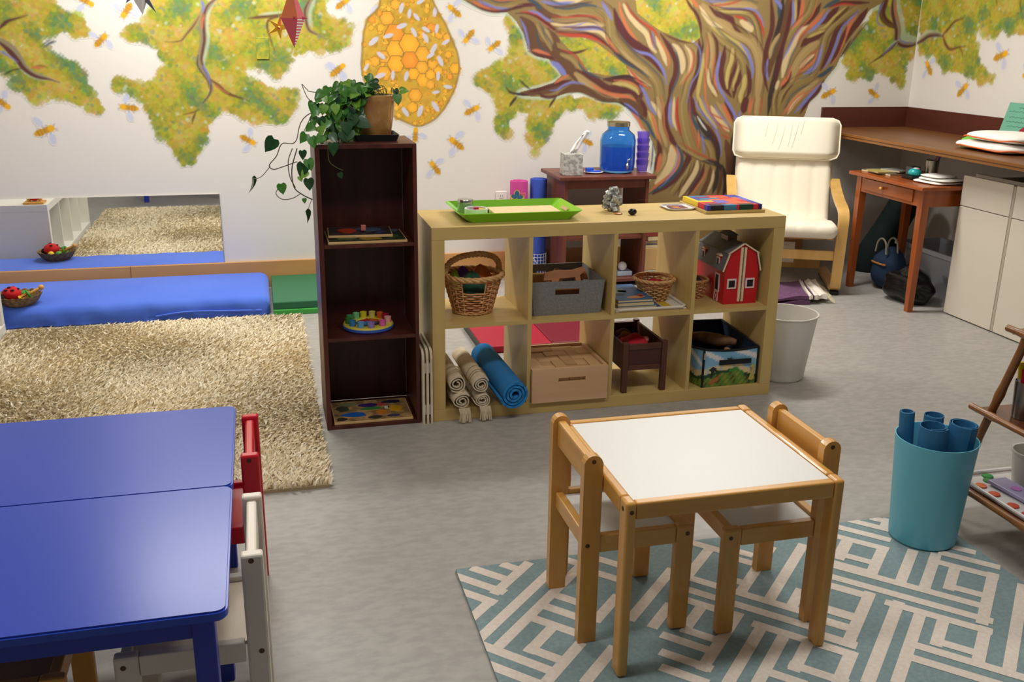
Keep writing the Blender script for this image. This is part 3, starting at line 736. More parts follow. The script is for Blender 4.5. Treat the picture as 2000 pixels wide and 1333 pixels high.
# ------------------------------------------------------------------ left: mirror, mattress, mats, shag rug, low white unit
mir = M('mirror_glass', (242, 244, 243), 0.015, metal=1.0)
t = thing('wall_mirror', 'long low frameless mirror on the wall above the blue mattress', 'mirror', (-1.7, WY - 0.006, 0.163))
boxo('glass', -2.62, -0.855, WY - 0.006, WY - 0.001, 0.163, 0.572, mir, t)
boxo('edge', -0.8555, -0.8525, WY - 0.0065, WY - 0.001, 0.163, 0.572, plain('mirror_edge', (120, 130, 128), 0.3), t)

def soft_slab(x0, x1, y0, y1, z0, z1, nx=60, ny=24, r=0.04, amp=0.004, wr=0.0):
    """mattress-like slab with rounded rim and slight unevenness"""
    b = B(); vs, fs = [], []; ring = 5
    def prof(u):   # 0..1 around the edge
        return u
    W, D, H = x1 - x0, y1 - y0, z1 - z0
    lv = [(0.0, 0.0), (-0.0, 0.25), (-0.0, 0.6), (r * 0.25, 0.86), (r, 1.0)]
    rows = []
    for ins, zz in lv:
        pts = []
        for i in range(nx): pts.append((x0 + ins + (W - 2 * ins) * i / nx, y0 + ins))
        for i in range(ny): pts.append((x1 - ins, y0 + ins + (D - 2 * ins) * i / ny))
        for i in range(nx): pts.append((x1 - ins - (W - 2 * ins) * i / nx, y1 - ins))
        for i in range(ny): pts.append((x0 + ins, y1 - ins - (D - 2 * ins) * i / ny))
        row = []
        for (px_, py_) in pts:   # round the corners in plan
            for cx, cy in ((x0, y0), (x1, y0), (x0, y1), (x1, y1)):
                R_ = 0.055
                qx, qy = cx + (R_ if cx == x0 else -R_), cy + (R_ if cy == y0 else -R_)
                if (px_ - qx) * (1 if cx == x1 else -1) > 0 and (py_ - qy) * (1 if cy == y1 else -1) > 0:
                    d = math.hypot(px_ - qx, py_ - qy); m = R_ - ins
                    if d > m > 0: px_, py_ = qx + (px_ - qx) * m / d, qy + (py_ - qy) * m / d
            z_ = z0 + H * zz
            o_ = amp * math.sin(px_ * 31 + zz * 5) * math.sin(px_ * 13 + 2) + wr * math.sin(px_ * 55 + zz * 9) * (1 - zz)
            row.append((px_, py_ - o_, z_ + (0.5 * o_ if 0 < zz else 0)))
        rows.append(row)
    n = len(rows[0])
    for rw in rows: vs += rw
    for i in range(len(rows) - 1):
        for k in range(n): fs.append((i * n + k, i * n + (k + 1) % n, (i + 1) * n + (k + 1) % n, (i + 1) * n + k))
    # top grid
    base = len(vs); gx, gy = 40, 12
    fs.append(tuple((len(rows) - 1) * n + k for k in range(n))); fs.append(tuple(range(n))[::-1])
    return b.raw(vs, fs)
m_bsheet = M('blue_jersey_sheet', (70, 108, 218), 0.8, rgb2=(78, 116, 224), nscale=3, bump=0.25, bscale=26, sheen=0.15)
o = soft_slab(-2.45, -0.605, 1.70, 2.322, 0.004, 0.105, wr=0.004).obj('floor_mattress', m_bsheet)
smooth_by_angle(o, 50); tag(o, 'long low floor mattress in a bright blue sheet under the mirror', 'mattress')
fold = B().tube(catmull([(-1.2, 1.694, 0.028), (-1.05, 1.690, 0.045), (-0.85, 1.692, 0.040), (-0.65, 1.700, 0.030)], 6), 0.006, 6).obj('sheet_fold', m_bsheet, o)
t = thing('folding_gym_mat', 'green folding gym mat on the floor behind the dark bookcase', 'mat', (-0.3, 2.0, 0))
m_g1, m_g2 = M('dark_green_vinyl', (38, 108, 72), 0.45, bump=0.1, bscale=200), plain('light_green_vinyl', (66, 168, 72), 0.45)
B().box(-0.59, 0.06, 1.69, 2.315, 0.033, 0.075, 0.006).obj('upper_panel', m_g1, t)
B().box(-0.59, 0.06, 1.685, 2.315, 0.0, 0.032, 0.006).obj('lower_panel', m_g2, t)

# shag rug: backing plus pile
t = thing('shag_rug', 'large beige shag rug between the blue mattress and blue tables', 'rug', (-1.18, 0.54, 0))
RX0, RX1, RY0, RY1 = -1.90, -0.447, -0.505, 1.60
boxo('backing', RX0, RX1, RY0, RY1, 0.0, 0.012, M('rug_backing', (170, 150, 116), 0.95), t)
nb = 62000
bx = RNG.uniform(RX0, RX1, nb); by = RNG.uniform(RY0, RY1, nb)
ang = RNG.uniform(0, 2 * PI, nb) ; flow = np.sin(bx * 5 + np.sin(by * 4)) * 0.8 + np.sin(by * 7 + bx * 3) * 0.6
ln = RNG.uniform(0.018, 0.034, nb); wd = RNG.uniform(0.0035, 0.006, nb)
lx_, ly_ = np.cos(flow + RNG.normal(0, 0.9, nb)), np.sin(flow + RNG.normal(0, 0.9, nb))
lean = ln * RNG.uniform(0.35, 0.95, nb)
px_, py_ = np.cos(ang) * wd, np.sin(ang) * wd
V = np.empty((nb, 5, 3), np.float32)
V[:, 0] = np.stack([bx - px_, by - py_, np.full(nb, 0.010)], 1); V[:, 1] = np.stack([bx + px_, by + py_, np.full(nb, 0.010)], 1)
mz = 0.010 + ln * 0.62
V[:, 2] = np.stack([bx + px_ + lx_ * lean * 0.4, by + py_ + ly_ * lean * 0.4, mz], 1); V[:, 3] = np.stack([bx - px_ + lx_ * lean * 0.4, by - py_ + ly_ * lean * 0.4, mz], 1)
V[:, 4] = np.stack([bx + lx_ * lean, by + ly_ * lean, 0.010 + ln * 0.80], 1)
me = bpy.data.meshes.new('pile'); me.vertices.add(nb * 5); me.vertices.foreach_set('co', V.ravel())
idx = (np.arange(nb) * 5)[:, None]; loops = np.concatenate([idx + [0, 1, 2, 3], idx + [3, 2, 4]], 1).astype(np.int32)
me.loops.add(nb * 7); me.loops.foreach_set('vertex_index', loops.ravel())
me.polygons.add(nb * 2); me.polygons.foreach_set('loop_start', (np.arange(nb)[:, None] * 7 + [0, 4]).astype(np.int32).ravel())
me.update(calc_edges=True)
pc = np.array([lin((246, 232, 202)), lin((238, 222, 188)), lin((250, 240, 218)), lin((224, 206, 172))]); cc = pc[RNG.choice(4, nb, p=[.4, .28, .2, .12])]
patch = 1 + 0.10 * np.sin(bx * 6 + 2) * np.sin(by * 5); colour_attr(me, np.repeat(cc * patch[:, None], 5, 0))
po = addobj('pile', me, M('wool_pile', (200, 180, 140), 0.95, attr='Col'), t); po['kind'] = 'stuff'

# low white cube unit with its end towards the mattress
t = thing('cube_shelf', 'low white cube shelf at the left end of the shag rug', 'shelf', (-2.12, 0.92, 0))
UX0, UX1, UY0, UY1, UZ = -2.315, -1.925, 0.17, 1.655, 0.425
B().box(UX0, UX1, UY1 - 0.045, UY1, 0.045, UZ - 0.045).obj('end_panel', m_white, t)
B().box(UX0, UX1, UY0, UY0 + 0.045, 0.045, UZ - 0.045).obj('end_panel', m_white, t)
B().box(UX0, UX1, UY0, UY1, UZ - 0.045, UZ, 0.002).obj('top_panel', m_white, t)
B().box(UX0, UX1 + 0.002, UY0, UY1, 0.0, 0.045, 0.002).obj('bottom_panel', m_white, t)
for k in range(1, 4):
    yy = UY0 + 0.045 + k * (UY1 - UY0 - 0.09) / 4; B().box(UX0, UX1 - 0.003, yy - 0.008, yy + 0.008, 0.045, UZ - 0.045).obj('divider', m_white, t)
t = thing('wooden_toy', 'small wooden toy with a red middle on a tray on the white cube shelf', 'toy', (-2.005, 1.592, UZ))
boxo('tray', -2.065, -1.945, 1.54, 1.645, UZ, UZ + 0.014, m_pine, t, 0.003)
B().sphere((-2.005, 1.592, UZ + 0.036), 0.024, 2, (1.3, 1, 0.85)).obj('red_body', plain('red_paint', (190, 24, 30), 0.35), t, smooth=True)
for sx in (-0.034, 0.034): B().lathe([(0.0, 0), (0.012, 0), (0.012, 0.07), (0, 0.07)], 10, (-2.005 + sx, 1.592, UZ + 0.014)).obj('post', m_pine, t)

# wicker bowl of baby toys on the mattress
def fluted_bowl(c, r, h, mat, parent, name='bowl'):
    vs, fs = [], []; seg = 72; prof = [(0.0, 0.004), (0.62, 0.0), (0.80, 0.35), (1.0, 1.0), (0.94, 0.98), (0.72, 0.34), (0.55, 0.07), (0.0, 0.07)]
    for i, (a, z) in enumerate(prof):
        for k in range(seg):
            th = 2 * PI * k / seg; q = a * r * (1 + 0.04 * math.sin(th * 18) * (a > 0.5)); vs.append((c[0] + q * math.cos(th), c[1] + q * math.sin(th), c[2] + h * z + 0.004 * math.sin(th * 18) * (z > 0.9)))
    for i in range(len(prof) - 1):
        for k in range(seg): fs.append((i * seg + k, i * seg + (k + 1) % seg, (i + 1) * seg + (k + 1) % seg, (i + 1) * seg + k))
    return B().raw(vs, fs).obj(name, mat, parent)
BWC = (-1.875, 1.80, 0.1065)
t = thing('woven_bowl', 'shallow dark woven bowl of baby toys on the blue mattress', 'basket', BWC)
fluted_bowl(BWC, 0.112, 0.055, M('dark_wicker', (96, 72, 44), 0.8, rgb2=(150, 120, 80), nscale=60, stretch=(1, 1, 3), bump=0.6, bscale=140), t)
t = thing('ladybird_toy', 'red fabric ladybird toy with black spots in the woven bowl', 'toy', (-1.90, 1.79, 0.125))
B().sphere((-1.905, 1.79, 0.168), 0.040, 3, (1.15, 1, 0.9), 0.03).obj('body', plain('red_felt', (204, 26, 34), 0.8), t, smooth=True)
for a, b in ((0.3, -0.8), (-0.5, -0.7), (0.8, -0.1), (-0.1, -0.2), (0.1, 0.6)):
    d = Vector((a, b, 0.75)).normalized(); B().sphere((-1.905 + d.x * 0.046, 1.79 + d.y * 0.040, 0.168 + d.z * 0.0365), 0.010, 2, (1, 1, 0.4)).obj('spot', plain('black_felt', (20, 18, 18), 0.9), t)
B().sphere((-1.95, 1.765, 0.150), 0.022, 2).obj('head', plain('black_felt', (20, 18, 18), 0.9), t, smooth=True)
t = thing('wooden_rattle', 'wooden rattle with a green ring resting on the woven bowl', 'toy', (-1.82, 1.80, 0.145))
def cyl(b, p0, p1, r, sides=12): return b.tube([p0, p1], r, sides)
ra, rb = Vector((-1.865, 1.775, 0.142)), Vector((-1.765, 1.815, 0.188))
dv = (rb - ra).normalized()
b = B()
for k in range(5):
    o_ = Vector((0, math.cos(k * 1.257), math.sin(k * 1.257))) * 0.011; cyl(b, ra + o_, ra + dv * 0.055 + o_, 0.0035, 6)
b.obj('dowels', m_pine, t); cyl(B(), ra + dv * 0.05, rb, 0.008).obj('handle', m_pine, t); B().sphere(rb, 0.015, 2).obj('knob', m_pine, t, smooth=True)
cyl(B(), ra - dv * 0.004, ra + dv * 0.006, 0.018, 16).obj('yellow_disc', plain('yellow_paint', (238, 200, 30), 0.4), t)
u = dv.orthogonal().normalized(); v = dv.cross(u)
B().tube([ra + dv * 0.045 + (u * math.cos(a) + v * math.sin(a)) * 0.021 for a in np.linspace(0, 2 * PI, 20, endpoint=False)], 0.0055, 8, closed=True).obj('green_ring', plain('green_paint', (40, 150, 48), 0.4), t, smooth=True)
o = B().sphere((-1.90, 1.845, 0.146), 0.020, 2).obj('wooden_ball', plain('yellow_paint2', (232, 196, 40), 0.4), smooth=True); tag(o, 'yellow wooden ball at the back of the woven bowl', 'toy')
o = B().sphere((-1.855, 1.850, 0.146), 0.021, 2).obj('wooden_ball', plain('green_paint2', (70, 160, 50), 0.4), smooth=True); tag(o, 'green wooden ball at the back of the woven bowl', 'toy')

# ------------------------------------------------------------------ blue tables and their chairs
m_bt = M('blue_table_lacquer', (48, 76, 186), 0.27, bump=0.03, bscale=300, spec=0.40)
m_bleg = plain('blue_table_legs', (34, 52, 160), 0.35)
def blue_table(x0, x1, y0, y1, h, label):
    t = thing('activity_table', label, 'table', ((x0 + x1) / 2, (y0 + y1) / 2, 0), group='blue tables pushed together')
    r = 0.022; poly = []
    for cx, cy, a0 in ((x1 - r, y0 + r, -90), (x1 - r, y1 - r, 0), (x0 + r, y1 - r, 90), (x0 + r, y0 + r, 180)):
        for k in range(6): a = math.radians(a0 + k * 18); poly.append((cx + r * math.cos(a), cy + r * math.sin(a)))
    b = B().prism(poly, h - 0.022, h); bmesh.ops.bevel(b.bm, geom=[e for e in b.bm.edges if abs(e.verts[0].co.z - e.verts[1].co.z) < 1e-6], offset=0.004, segments=2, affect='EDGES')
    b.obj('table_top', m_bt, t)
    i = 0.035
    B().box(x0 + i, x1 - i, y0 + i, y0 + i + 0.02, h - 0.072, h - 0.022).obj('apron', m_bleg, t); B().box(x0 + i, x1 - i, y1 - i - 0.02, y1 - i, h - 0.072, h - 0.022).obj('apron', m_bleg, t)
    B().box(x0 + i, x0 + i + 0.02, y0 + i + 0.02, y1 - i - 0.02, h - 0.072, h - 0.022).obj('apron', m_bleg, t); B().box(x1 - i - 0.02, x1 - i, y0 + i + 0.02, y1 - i - 0.02, h - 0.072, h - 0.022).obj('apron', m_bleg, t)
    for lx in (x0 + 0.026, x1 - 0.026 - 0.042):
        for ly in (y0 + 0.026, y1 - 0.026 - 0.042): B().box(lx, lx + 0.042, ly, ly + 0.042, 0, h - 0.0225, 0.004).obj('leg', m_bleg, t)
blue_table(-1.66, -0.722, -1.428, -0.905, 0.48, 'blue table farther from the camera, next to the shag rug')
blue_table(-1.66, -0.722, -1.968, -1.438, 0.486, 'nearer of the two blue tables, at the bottom left corner')

def kids_chair(label, loc, rotz, group, mats, h=0.522, name='childs_chair', square=False):
    """origin at footprint middle; back at -x, seat front at +x"""
    fr, fy, seat = mats; t = thing(name, label, 'chair', loc, rotz, group); L, W = 0.302, 0.288; x0, x1, y = -L / 2, L / 2, W / 2; T = 0.026
    for s in (-1, 1):
        ya, yb = sorted((s * y, s * (y - T)))
        pts = [(x0, 0), (x0 + 0.048, 0), (x0 + 0.048, h - 0.02)] + [(x0 + 0.024 + 0.024 * math.cos(a), h - 0.024 + 0.024 * math.sin(a)) for a in np.linspace(0.2, PI - 0.2, 8)] + [(x0, h - 0.02)]
        bl = (B().box(x0, x0 + 0.044, ya, yb, 0, h - 0.004, 0.005) if square else B().prism(pts, ya, yb, 'y')).obj('back_leg', fr, t, True)
        fl = B().box(x1 - 0.048, x1, ya, yb, 0, 0.305, 0.006).obj('front_leg', fr, t, True)
        B().box(x0 + 0.0485, x1 - 0.0485, ya + 0.002, yb - 0.002, 0.255, 0.302, 0.003).obj('side_rail', fy[0], t, True)
        for sx, sz in ((x0 + 0.024, h - 0.016), (x0 + 0.016, 0.279), (x1 - 0.018, 0.281)):
            cyl(B(), (sx, s * (y - 0.002), sz), (sx, s * (y + 0.0008), sz), 0.0058, 10).obj('screw', m_screw, fl if sx > 0 else bl, True)
    w_ = y - T - 0.0005
    B().box(x0 + 0.012, x0 + 0.034, -w_, w_, h - 0.085, h - 0.012, 0.005).obj('backrest', fy[1], t, True)
    B().box(x0 + 0.012, x0 + 0.034, -w_, w_, 0.255, 0.300, 0.003).obj('rear_rail', fy[1], t, True)
    B().box(x1 - 0.034, x1 - 0.012, -w_, w_, 0.258, 0.302, 0.003).obj('front_rail', fy[1], t, True)
    B().box(x0 + 0.035, x1 - 0.035, -w_, w_, 0.282, 0.290).obj('seat', seat, t, True)
    return t
m_redp, m_whp = plain('red_chair_paint', (196, 22, 40), 0.3), plain('white_chair_paint', (226, 216, 202), 0.4)
m_redseat, m_beige = plain('red_seat', (180, 24, 36), 0.4), plain('cream_seat', (224, 208, 186), 0.45)
RC = kids_chair('red chair tucked into the end of the farther blue table', (-0.685 - 0.127, -1.16, 0), PI, 'chairs at the blue tables', (m_redp, (m_redp, m_redp), m_redseat), 0.50, square=True)
kids_chair('white chair tucked into the end of the nearer blue table', (-0.680 - 0.127, -1.66, 0), PI, 'chairs at the blue tables', (m_whp, (m_whp, m_whp), m_beige), 0.505, square=True)
kids_chair('wooden chair pushed right under the nearer blue table', (-1.19, -1.70, 0), 0, 'chairs at the blue tables', (m_pine, (m_pinex, m_pley), plain('tan_seat', (196, 150, 96), 0.45)), 0.405)

# ------------------------------------------------------------------ small white-topped table, two chairs, patterned rug
TX0, TX1, TY0, TY1, TH = 0.148, 0.712, -1.72, -1.20, 0.478
t = thing('childs_table', 'small wooden table with a white top on the patterned rug', 'table', ((TX0 + TX1) / 2, (TY0 + TY1) / 2, 0.009))
RZ = 0.0092
for x in (TX0, TX1 - 0.026):
    for y in (TY0, TY1 - 0.044): B().box(x, x + 0.026, y, y + 0.044, RZ, TH, 0.007, 3).obj('leg', m_pine, t)
    B().box(x + 0.001, x + 0.025, TY0 + 0.0445, TY1 - 0.0445, TH - 0.046, TH - 0.001, 0.006, 3).obj('side_rail', m_pley, t)
for y in (TY0 + 0.003, TY1 - 0.027): B().box(TX0 + 0.0265, TX1 - 0.0265, y, y + 0.024, TH - 0.046, TH - 0.003, 0.004, 2).obj('end_rail', m_pinex, t)
B().box(TX0 + 0.0265, TX1 - 0.0265, TY0 + 0.0275, TY1 - 0.0275, TH - 0.014, TH - 0.006).obj('white_top', m_whitetop, t)
for x in (TX0, TX1): cyl(B(), (x - 0.001, TY0 + 0.022, TH - 0.022), (x + 0.001, TY0 + 0.022, TH - 0.022), 0.006, 10).obj('screw', m_screw, t)
cyl(B(), (TX0 + 0.014, TY0 - 0.001, TH - 0.024), (TX0 + 0.014, TY0 + 0.001, TH - 0.024), 0.0055, 10).obj('screw', m_screw, t)
pm = (m_pine, (m_pinex, m_pley), m_whitetop)
kids_chair('wooden chair at the left end of the white-topped table', (0.098 + 0.151, -1.42, RZ), 0, 'wooden chairs at the white-topped table', pm)
kids_chair('wooden chair at the right end of the white-topped table', (0.763 - 0.151, -1.468, RZ), PI, 'wooden chairs at the white-topped table', pm)

# rug: woven pattern of white bands at 45 degrees on grey-blue
GX0, GX1, GY0, GY1 = -0.135, 1.445, -2.55, -1.135
t = thing('patterned_rug', 'grey-blue rug with white angular maze pattern under the small table', 'rug', ((GX0 + GX1) / 2, (GY0 + GY1) / 2, 0))
m_teal = M('grey_blue_wool', (126, 148, 152), 0.95, rgb2=(138, 158, 160), nscale=90, bump=0.3, bscale=300)
m_cream = M('cream_wool', (232, 220, 208), 0.95, rgb2=(222, 208, 196), nscale=90, bump=0.3, bscale=300)
B().box(GX0, GX1, GY0, GY1, 0.0, 0.008, 0.002).obj('field', m_teal, t)
def on_floor(u, v):
    o, d = _ray(u, v); k = (0.009 - o.z) / d.z; q = o + d * k; return q.x, q.y
RUGC = {'A': (880, 1040, 4.444), 'B': (1300, 1000, 4.002), 'C': (1600, 980, 3.775)}
RUGL = '''A s 290,930 900,270|A s 460,1010 1090,275|A s 690,1020 870,845|A s 850,1270 1120,980|A s 1200,1290 1390,1010|A s 1590,750 1890,330|A s 1770,810 1890,640|A s 405,520 655,275|A s 195,730 340,605|A s 1290,760 1420,560
A t 285,960 890,1235|A t 345,1140 760,1330|A t 730,750 1090,875|A t 850,640 1110,750|A t 910,535 1110,620|A t 690,1015 970,1110|A t 60,360 420,530|A t 220,315 470,410|A t 110,510 350,610|A t 470,290 570,310|A t 1010,235 1090,270|A t 1290,225 1440,285|A t 1290,355 1430,405
B s 195,510 315,290|B s 315,1225 540,800|B s 190,900 250,750|B s 520,1330 735,885|B s 750,1330 900,970|B s 1005,1220 1110,1040|B s 1360,1330 1435,1110|B s 1630,1330 1785,710|B s 1445,1040 1570,640|B s 600,620 815,285|B s 845,695 1040,260|B s 990,755 1040,620|B s 1350,345 1420,215|B s 1625,480 1690,285
B t 200,235 400,300|B t 190,515 1040,775|B t 180,600 1130,910|B t 180,700 550,805|B t 160,925 345,985|B t 0,975 345,1080|B t 0,1100 320,1225|B t 0,1225 290,1330|B t 720,880 1440,1115|B t 1000,1215 1390,1310|B t 800,1260 1060,1330|B t 540,365 645,395|B t 540,305 650,330|B t 540,530 630,570|B t 1270,765 1490,815|B t 1250,865 1460,915|B t 1240,965 1450,1035|B t 1290,590 1590,655
C s 610,590 680,370|C s 790,645 845,395|C s 395,525 460,345|C s 160,415 205,290|C s 1215,890 1270,540|C s 955,635 1000,500|C s 390,1330 545,755|C s 610,1330 720,815|C s 865,1045 915,880|C s 1185,1190 1210,940|C s 1440,1245 1470,620|C s 175,1330 220,1120|C s 235,1060 345,690|C s 480,200 500,140
C t 105,465 1225,785|C t 95,545 1240,885|C t 85,625 365,690|C t 130,260 480,345|C t 140,180 490,285|C t 250,140 480,205|C t 410,125 490,150|C t 210,400 400,455|C t 110,465 380,515|C t 910,395 1300,465|C t 835,450 1290,540|C t 955,635 1225,685|C t 520,760 1240,945|C t 865,1045 1170,1105|C t 720,1060 1500,1300|C t 700,1160 1500,1400|C t 980,340 1120,365|C t 0,1060 225,1120|C t 30,800 240,850|C t 40,880 230,930|C t 20,990 235,1060'''
def clip(poly):
    for ax, lim, sg in ((0, GX0, 1), (0, GX1, -1), (1, GY0, 1), (1, GY1, -1)):
        out = []
        for i in range(len(poly)):
            a, b = poly[i - 1], poly[i]; da, db = sg * (a[ax] - lim), sg * (b[ax] - lim)
            if (da >= 0) != (db >= 0): q = da / (da - db); out.append((a[0] + (b[0] - a[0]) * q, a[1] + (b[1] - a[1]) * q))
            if db >= 0: out.append(b)
        poly = out
        if not poly: return []
    return poly
b = B(); Q = math.sqrt(0.5); HW = 0.0155; kz = 0
for ln in RUGL.replace('\n', '|').split('|'):
    f = ln.split(); ox, oy, k = RUGC[f[0]]; e = [on_floor(ox + float(q.split(',')[0]) / k, oy + float(q.split(',')[1]) / k) for q in f[2:]]
    st = [((x + y) * Q, (x - y) * Q) for x, y in e]; ax = 0 if f[1] == 's' else 1
    c = (st[0][1 - ax] + st[1][1 - ax]) / 2; lo_, hi_ = sorted((st[0][ax], st[1][ax])); lo_ -= HW * 0.9; hi_ += HW * 0.9
    qd = [(lo_, c - HW), (hi_, c - HW), (hi_, c + HW), (lo_, c + HW)]
    if ax == 1: qd = [(v, u) for u, v in qd]
    P4 = clip([((s + r) * Q, (s - r) * Q) for s, r in qd])
    if len(P4) > 2:
        z = 0.0084 + kz * 0.000008; kz += 1
        a2 = sum(P4[i - 1][0] * P4[i][1] - P4[i][0] * P4[i - 1][1] for i in range(len(P4)))
        if a2 < 0: P4 = P4[::-1]
        addobj('white_band', B().raw([(x, y, z) for x, y in P4], [tuple(range(len(P4)))]).me('white_band', False), m_cream, t)
# the part of the rug below the photograph's edge repeats the upper bands
for i in range(9):
    for j, off in enumerate((0.0, 0.07)):
        c = 1.05 + 0.28 * i + off; qd = [(-2.6, c - HW), (-1.35 - 0.0 * i, c - HW), (-1.35, c + HW), (-2.6, c + HW)]
        P4 = clip([((s + r) * Q, (s - r) * Q) for s, r in qd]); P4 = [(x, y) for x, y in P4]
        P4 = P4 if not P4 or max(y for x, y in P4) < -1.98 else []
        if len(P4) > 2: addobj('white_band', B().raw([(x, y, 0.0091 + 0.00001 * (i * 2 + j)) for x, y in P4], [tuple(range(len(P4)))]).me('white_band', False), m_cream, t)

# ------------------------------------------------------------------ blue bin with rolled sheets
BC = (1.326, -1.275)
t = thing('tall_bin', 'round turquoise plastic bin holding rolled blue sheets on the rug', 'bin', (*BC, 0.0095))
m_bin = M('turquoise_plastic', (108, 192, 216), 0.42, bump=0.06, bscale=260)
o = B().lathe([(0.0, 0.0), (0.094, 0.0), (0.099, 0.006), (0.119, 0.335), (0.1195, 0.338), (0.1165, 0.338), (0.096, 0.008), (0.0, 0.008)], 56, (*BC, 0.0095)).obj('shell', m_bin, t); smooth_by_angle(o, 40)
m_roll = M('blue_foam_sheet', (46, 112, 158), 0.6, bump=0.1, bscale=200)
def spiral_roll(p0, p1, r0, r1, turns, th, seg=26, start=0.0, flatten=(1, 1), wob=0.0):
    p0, p1 = Vector(p0), Vector(p1); d = (p1 - p0).normalized(); u = Vector((0, 0, 1)) if abs(d.z) < 0.8 else Vector((1, 0, 0)); u = (u - d * u.dot(d)).normalized(); v = d.cross(u)
    n = int(turns * seg) + 1; vs, fs = [], []
    for i in range(n):
        a = start + 2 * PI * turns * i / (n - 1); r = r0 + (r1 - r0) * i / (n - 1)
        r *= 1 + wob * math.sin(3 * a)
        e = u * math.cos(a) * flatten[0] + v * math.sin(a) * flatten[1]
        for rr in (r - th / 2, r + th / 2):
            for p in (p0, p1): vs.append(p + e * rr)
    for i in range(n - 1):
        a, b = i * 4, (i + 1) * 4; fs += [(a, a + 1, b + 1, b), (a + 2, b + 2, b + 3, a + 3), (a, b, b + 2, a + 2), (a + 1, a + 3, b + 3, b + 1)]
    fs += [(0, 2, 3, 1), ((n - 1) * 4, (n - 1) * 4 + 1, (n - 1) * 4 + 3, (n - 1) * 4 + 2)]
    return B().raw(vs, fs)
ROLLS = [((-0.052, 0.042), (-0.074, 0.058, 0.415), 0.022, 1.6, 'thin rolled blue sheet standing tallest at the left of the bin'),
         ((-0.034, -0.026), (-0.046, -0.034, 0.402), 0.042, 1.25, 'wide rolled blue sheet at the front left of the bin'),
         ((0.010, 0.034), (0.008, 0.034, 0.405), 0.032, 1.3, 'rolled blue sheet with a torn lip in the middle of the bin'),
         ((0.040, -0.022), (0.062, -0.034, 0.398), 0.043, 2.1, 'double rolled blue sheet leaning at the right of the bin')]
for (bx_, by_), (tx, ty, tz), r, tn, lab in ROLLS:
    o = spiral_roll((BC[0] + bx_, BC[1] + by_, 0.020), (BC[0] + tx, BC[1] + ty, tz), r * 0.72, r, tn, 0.0022, start=r * 90).obj('rolled_sheet', m_roll)
    smooth_by_angle(o, 40); tag(o, lab, 'roll', 'rolled sheets in the turquoise bin')

# ------------------------------------------------------------------ bamboo stand at the right edge
t = thing('bamboo_stand', 'leaning bamboo shelf stand at the right edge', 'shelf', (1.62, -1.45, 0))
m_bam = M('bamboo', (154, 102, 56), 0.35, rgb2=(126, 80, 40), nscale=14, stretch=(1, 1, 0.4), coat=0.2)
m_bamd = M('dark_bamboo_board', (112, 58, 30), 0.25, rgb2=(90, 44, 24), nscale=20, stretch=(1, 0.2, 1), coat=0.2)
SX0, SX1 = 1.475, 1.80
def pole(p0, p1, r, nodes):
    b = B(); p0, p1 = Vector(p0), Vector(p1); pts, rr = [], []
    for i in range(nodes * 6 + 1):
        f = i / (nodes * 6); pts.append(p0.lerp(p1, f)); rr.append(r * (1.22 if i % 6 == 3 else 1.0))
    return b.tube(pts, rr, 12)
yend = lambda z: -1.14 - 0.33 * z
for x in (SX0 + 0.03, SX1 - 0.03):
    for far in (1, 0):
        a = (x, yend(0) if far else -1.86, 0.0); c = (x, yend(1.15) if far else -1.86 + 0.33 * 1.15, 1.15)
        smooth_by_angle(pole(a, c, 0.0125, 6).obj('post', m_bam, t), 50)
for z in (0.15, 0.42, 0.70, 0.98):
    y1, y0 = yend(z) + 0.055, -1.86 + 0.33 * z - 0.055
    B().box(SX0 + 0.012, SX1 - 0.012, y0 + 0.02, y1 - 0.02, z - 0.012, z - 0.002).obj('shelf_board', m_bamd, t)
    for x in (SX0, SX1): smooth_by_angle(pole((x, y0, z - 0.004), (x, y1, z - 0.004), 0.0105, 3).obj('shelf_rail', m_bam, t), 50)
    for y in (y0 + 0.025, y1 - 0.025): smooth_by_angle(pole((SX0, y, z - 0.010), (SX1, y, z - 0.010), 0.007, 2).obj('cross_rail', m_bam, t), 50)
# things on the stand
def cup(c, r, h, label, pens, grp='metal pen cups on the bamboo stand'):
    t = thing('pen_cup', label, 'cup', c, group=grp)
    o = B().lathe([(0, 0), (r * 0.82, 0), (r, h), (r * 0.94, h), (r * 0.78, 0.004), (0, 0.004)], 24, c).obj('cup', M('brushed_metal', (150, 146, 140), 0.32, metal=1.0), t); smooth_by_angle(o, 40)
    for dx, dy, hh, col, nm, lb in pens:
        p = thing(nm, lb, 'marker', (c[0] + dx * 0.4, c[1] + dy * 0.4, c[2] + 0.006))
        a_, b_ = Vector((c[0] + dx * 0.4, c[1] + dy * 0.4, c[2] + 0.012)), Vector((c[0] + dx, c[1] + dy, c[2] + hh))
        cyl(B(), a_, a_.lerp(b_, 0.68), 0.0075, 10).obj('barrel', plain('pen_white', (230, 228, 220), 0.4), p); cyl(B(), a_.lerp(b_, 0.68), b_, 0.0085, 10).obj('cap', plain('pen_%d_%d_%d' % col, col, 0.35), p)
cup((1.555, -1.345, 0.419), 0.036, 0.115, 'metal cup of markers nearest the post on the bamboo stand', [(-0.012, 0.012, 0.150, (206, 26, 48), 'felt_marker', 'marker with a red cap in the metal cup'), (0.010, 0.006, 0.165, (34, 44, 170), 'felt_marker', 'marker with a dark blue cap in the metal cup'), (0.004, -0.016, 0.155, (60, 70, 70), 'felt_marker', 'marker with a grey cap in the metal cup'), (-0.018, 0.020, 0.170, (222, 190, 30), 'felt_marker', 'marker with a yellow cap in the metal cup')])
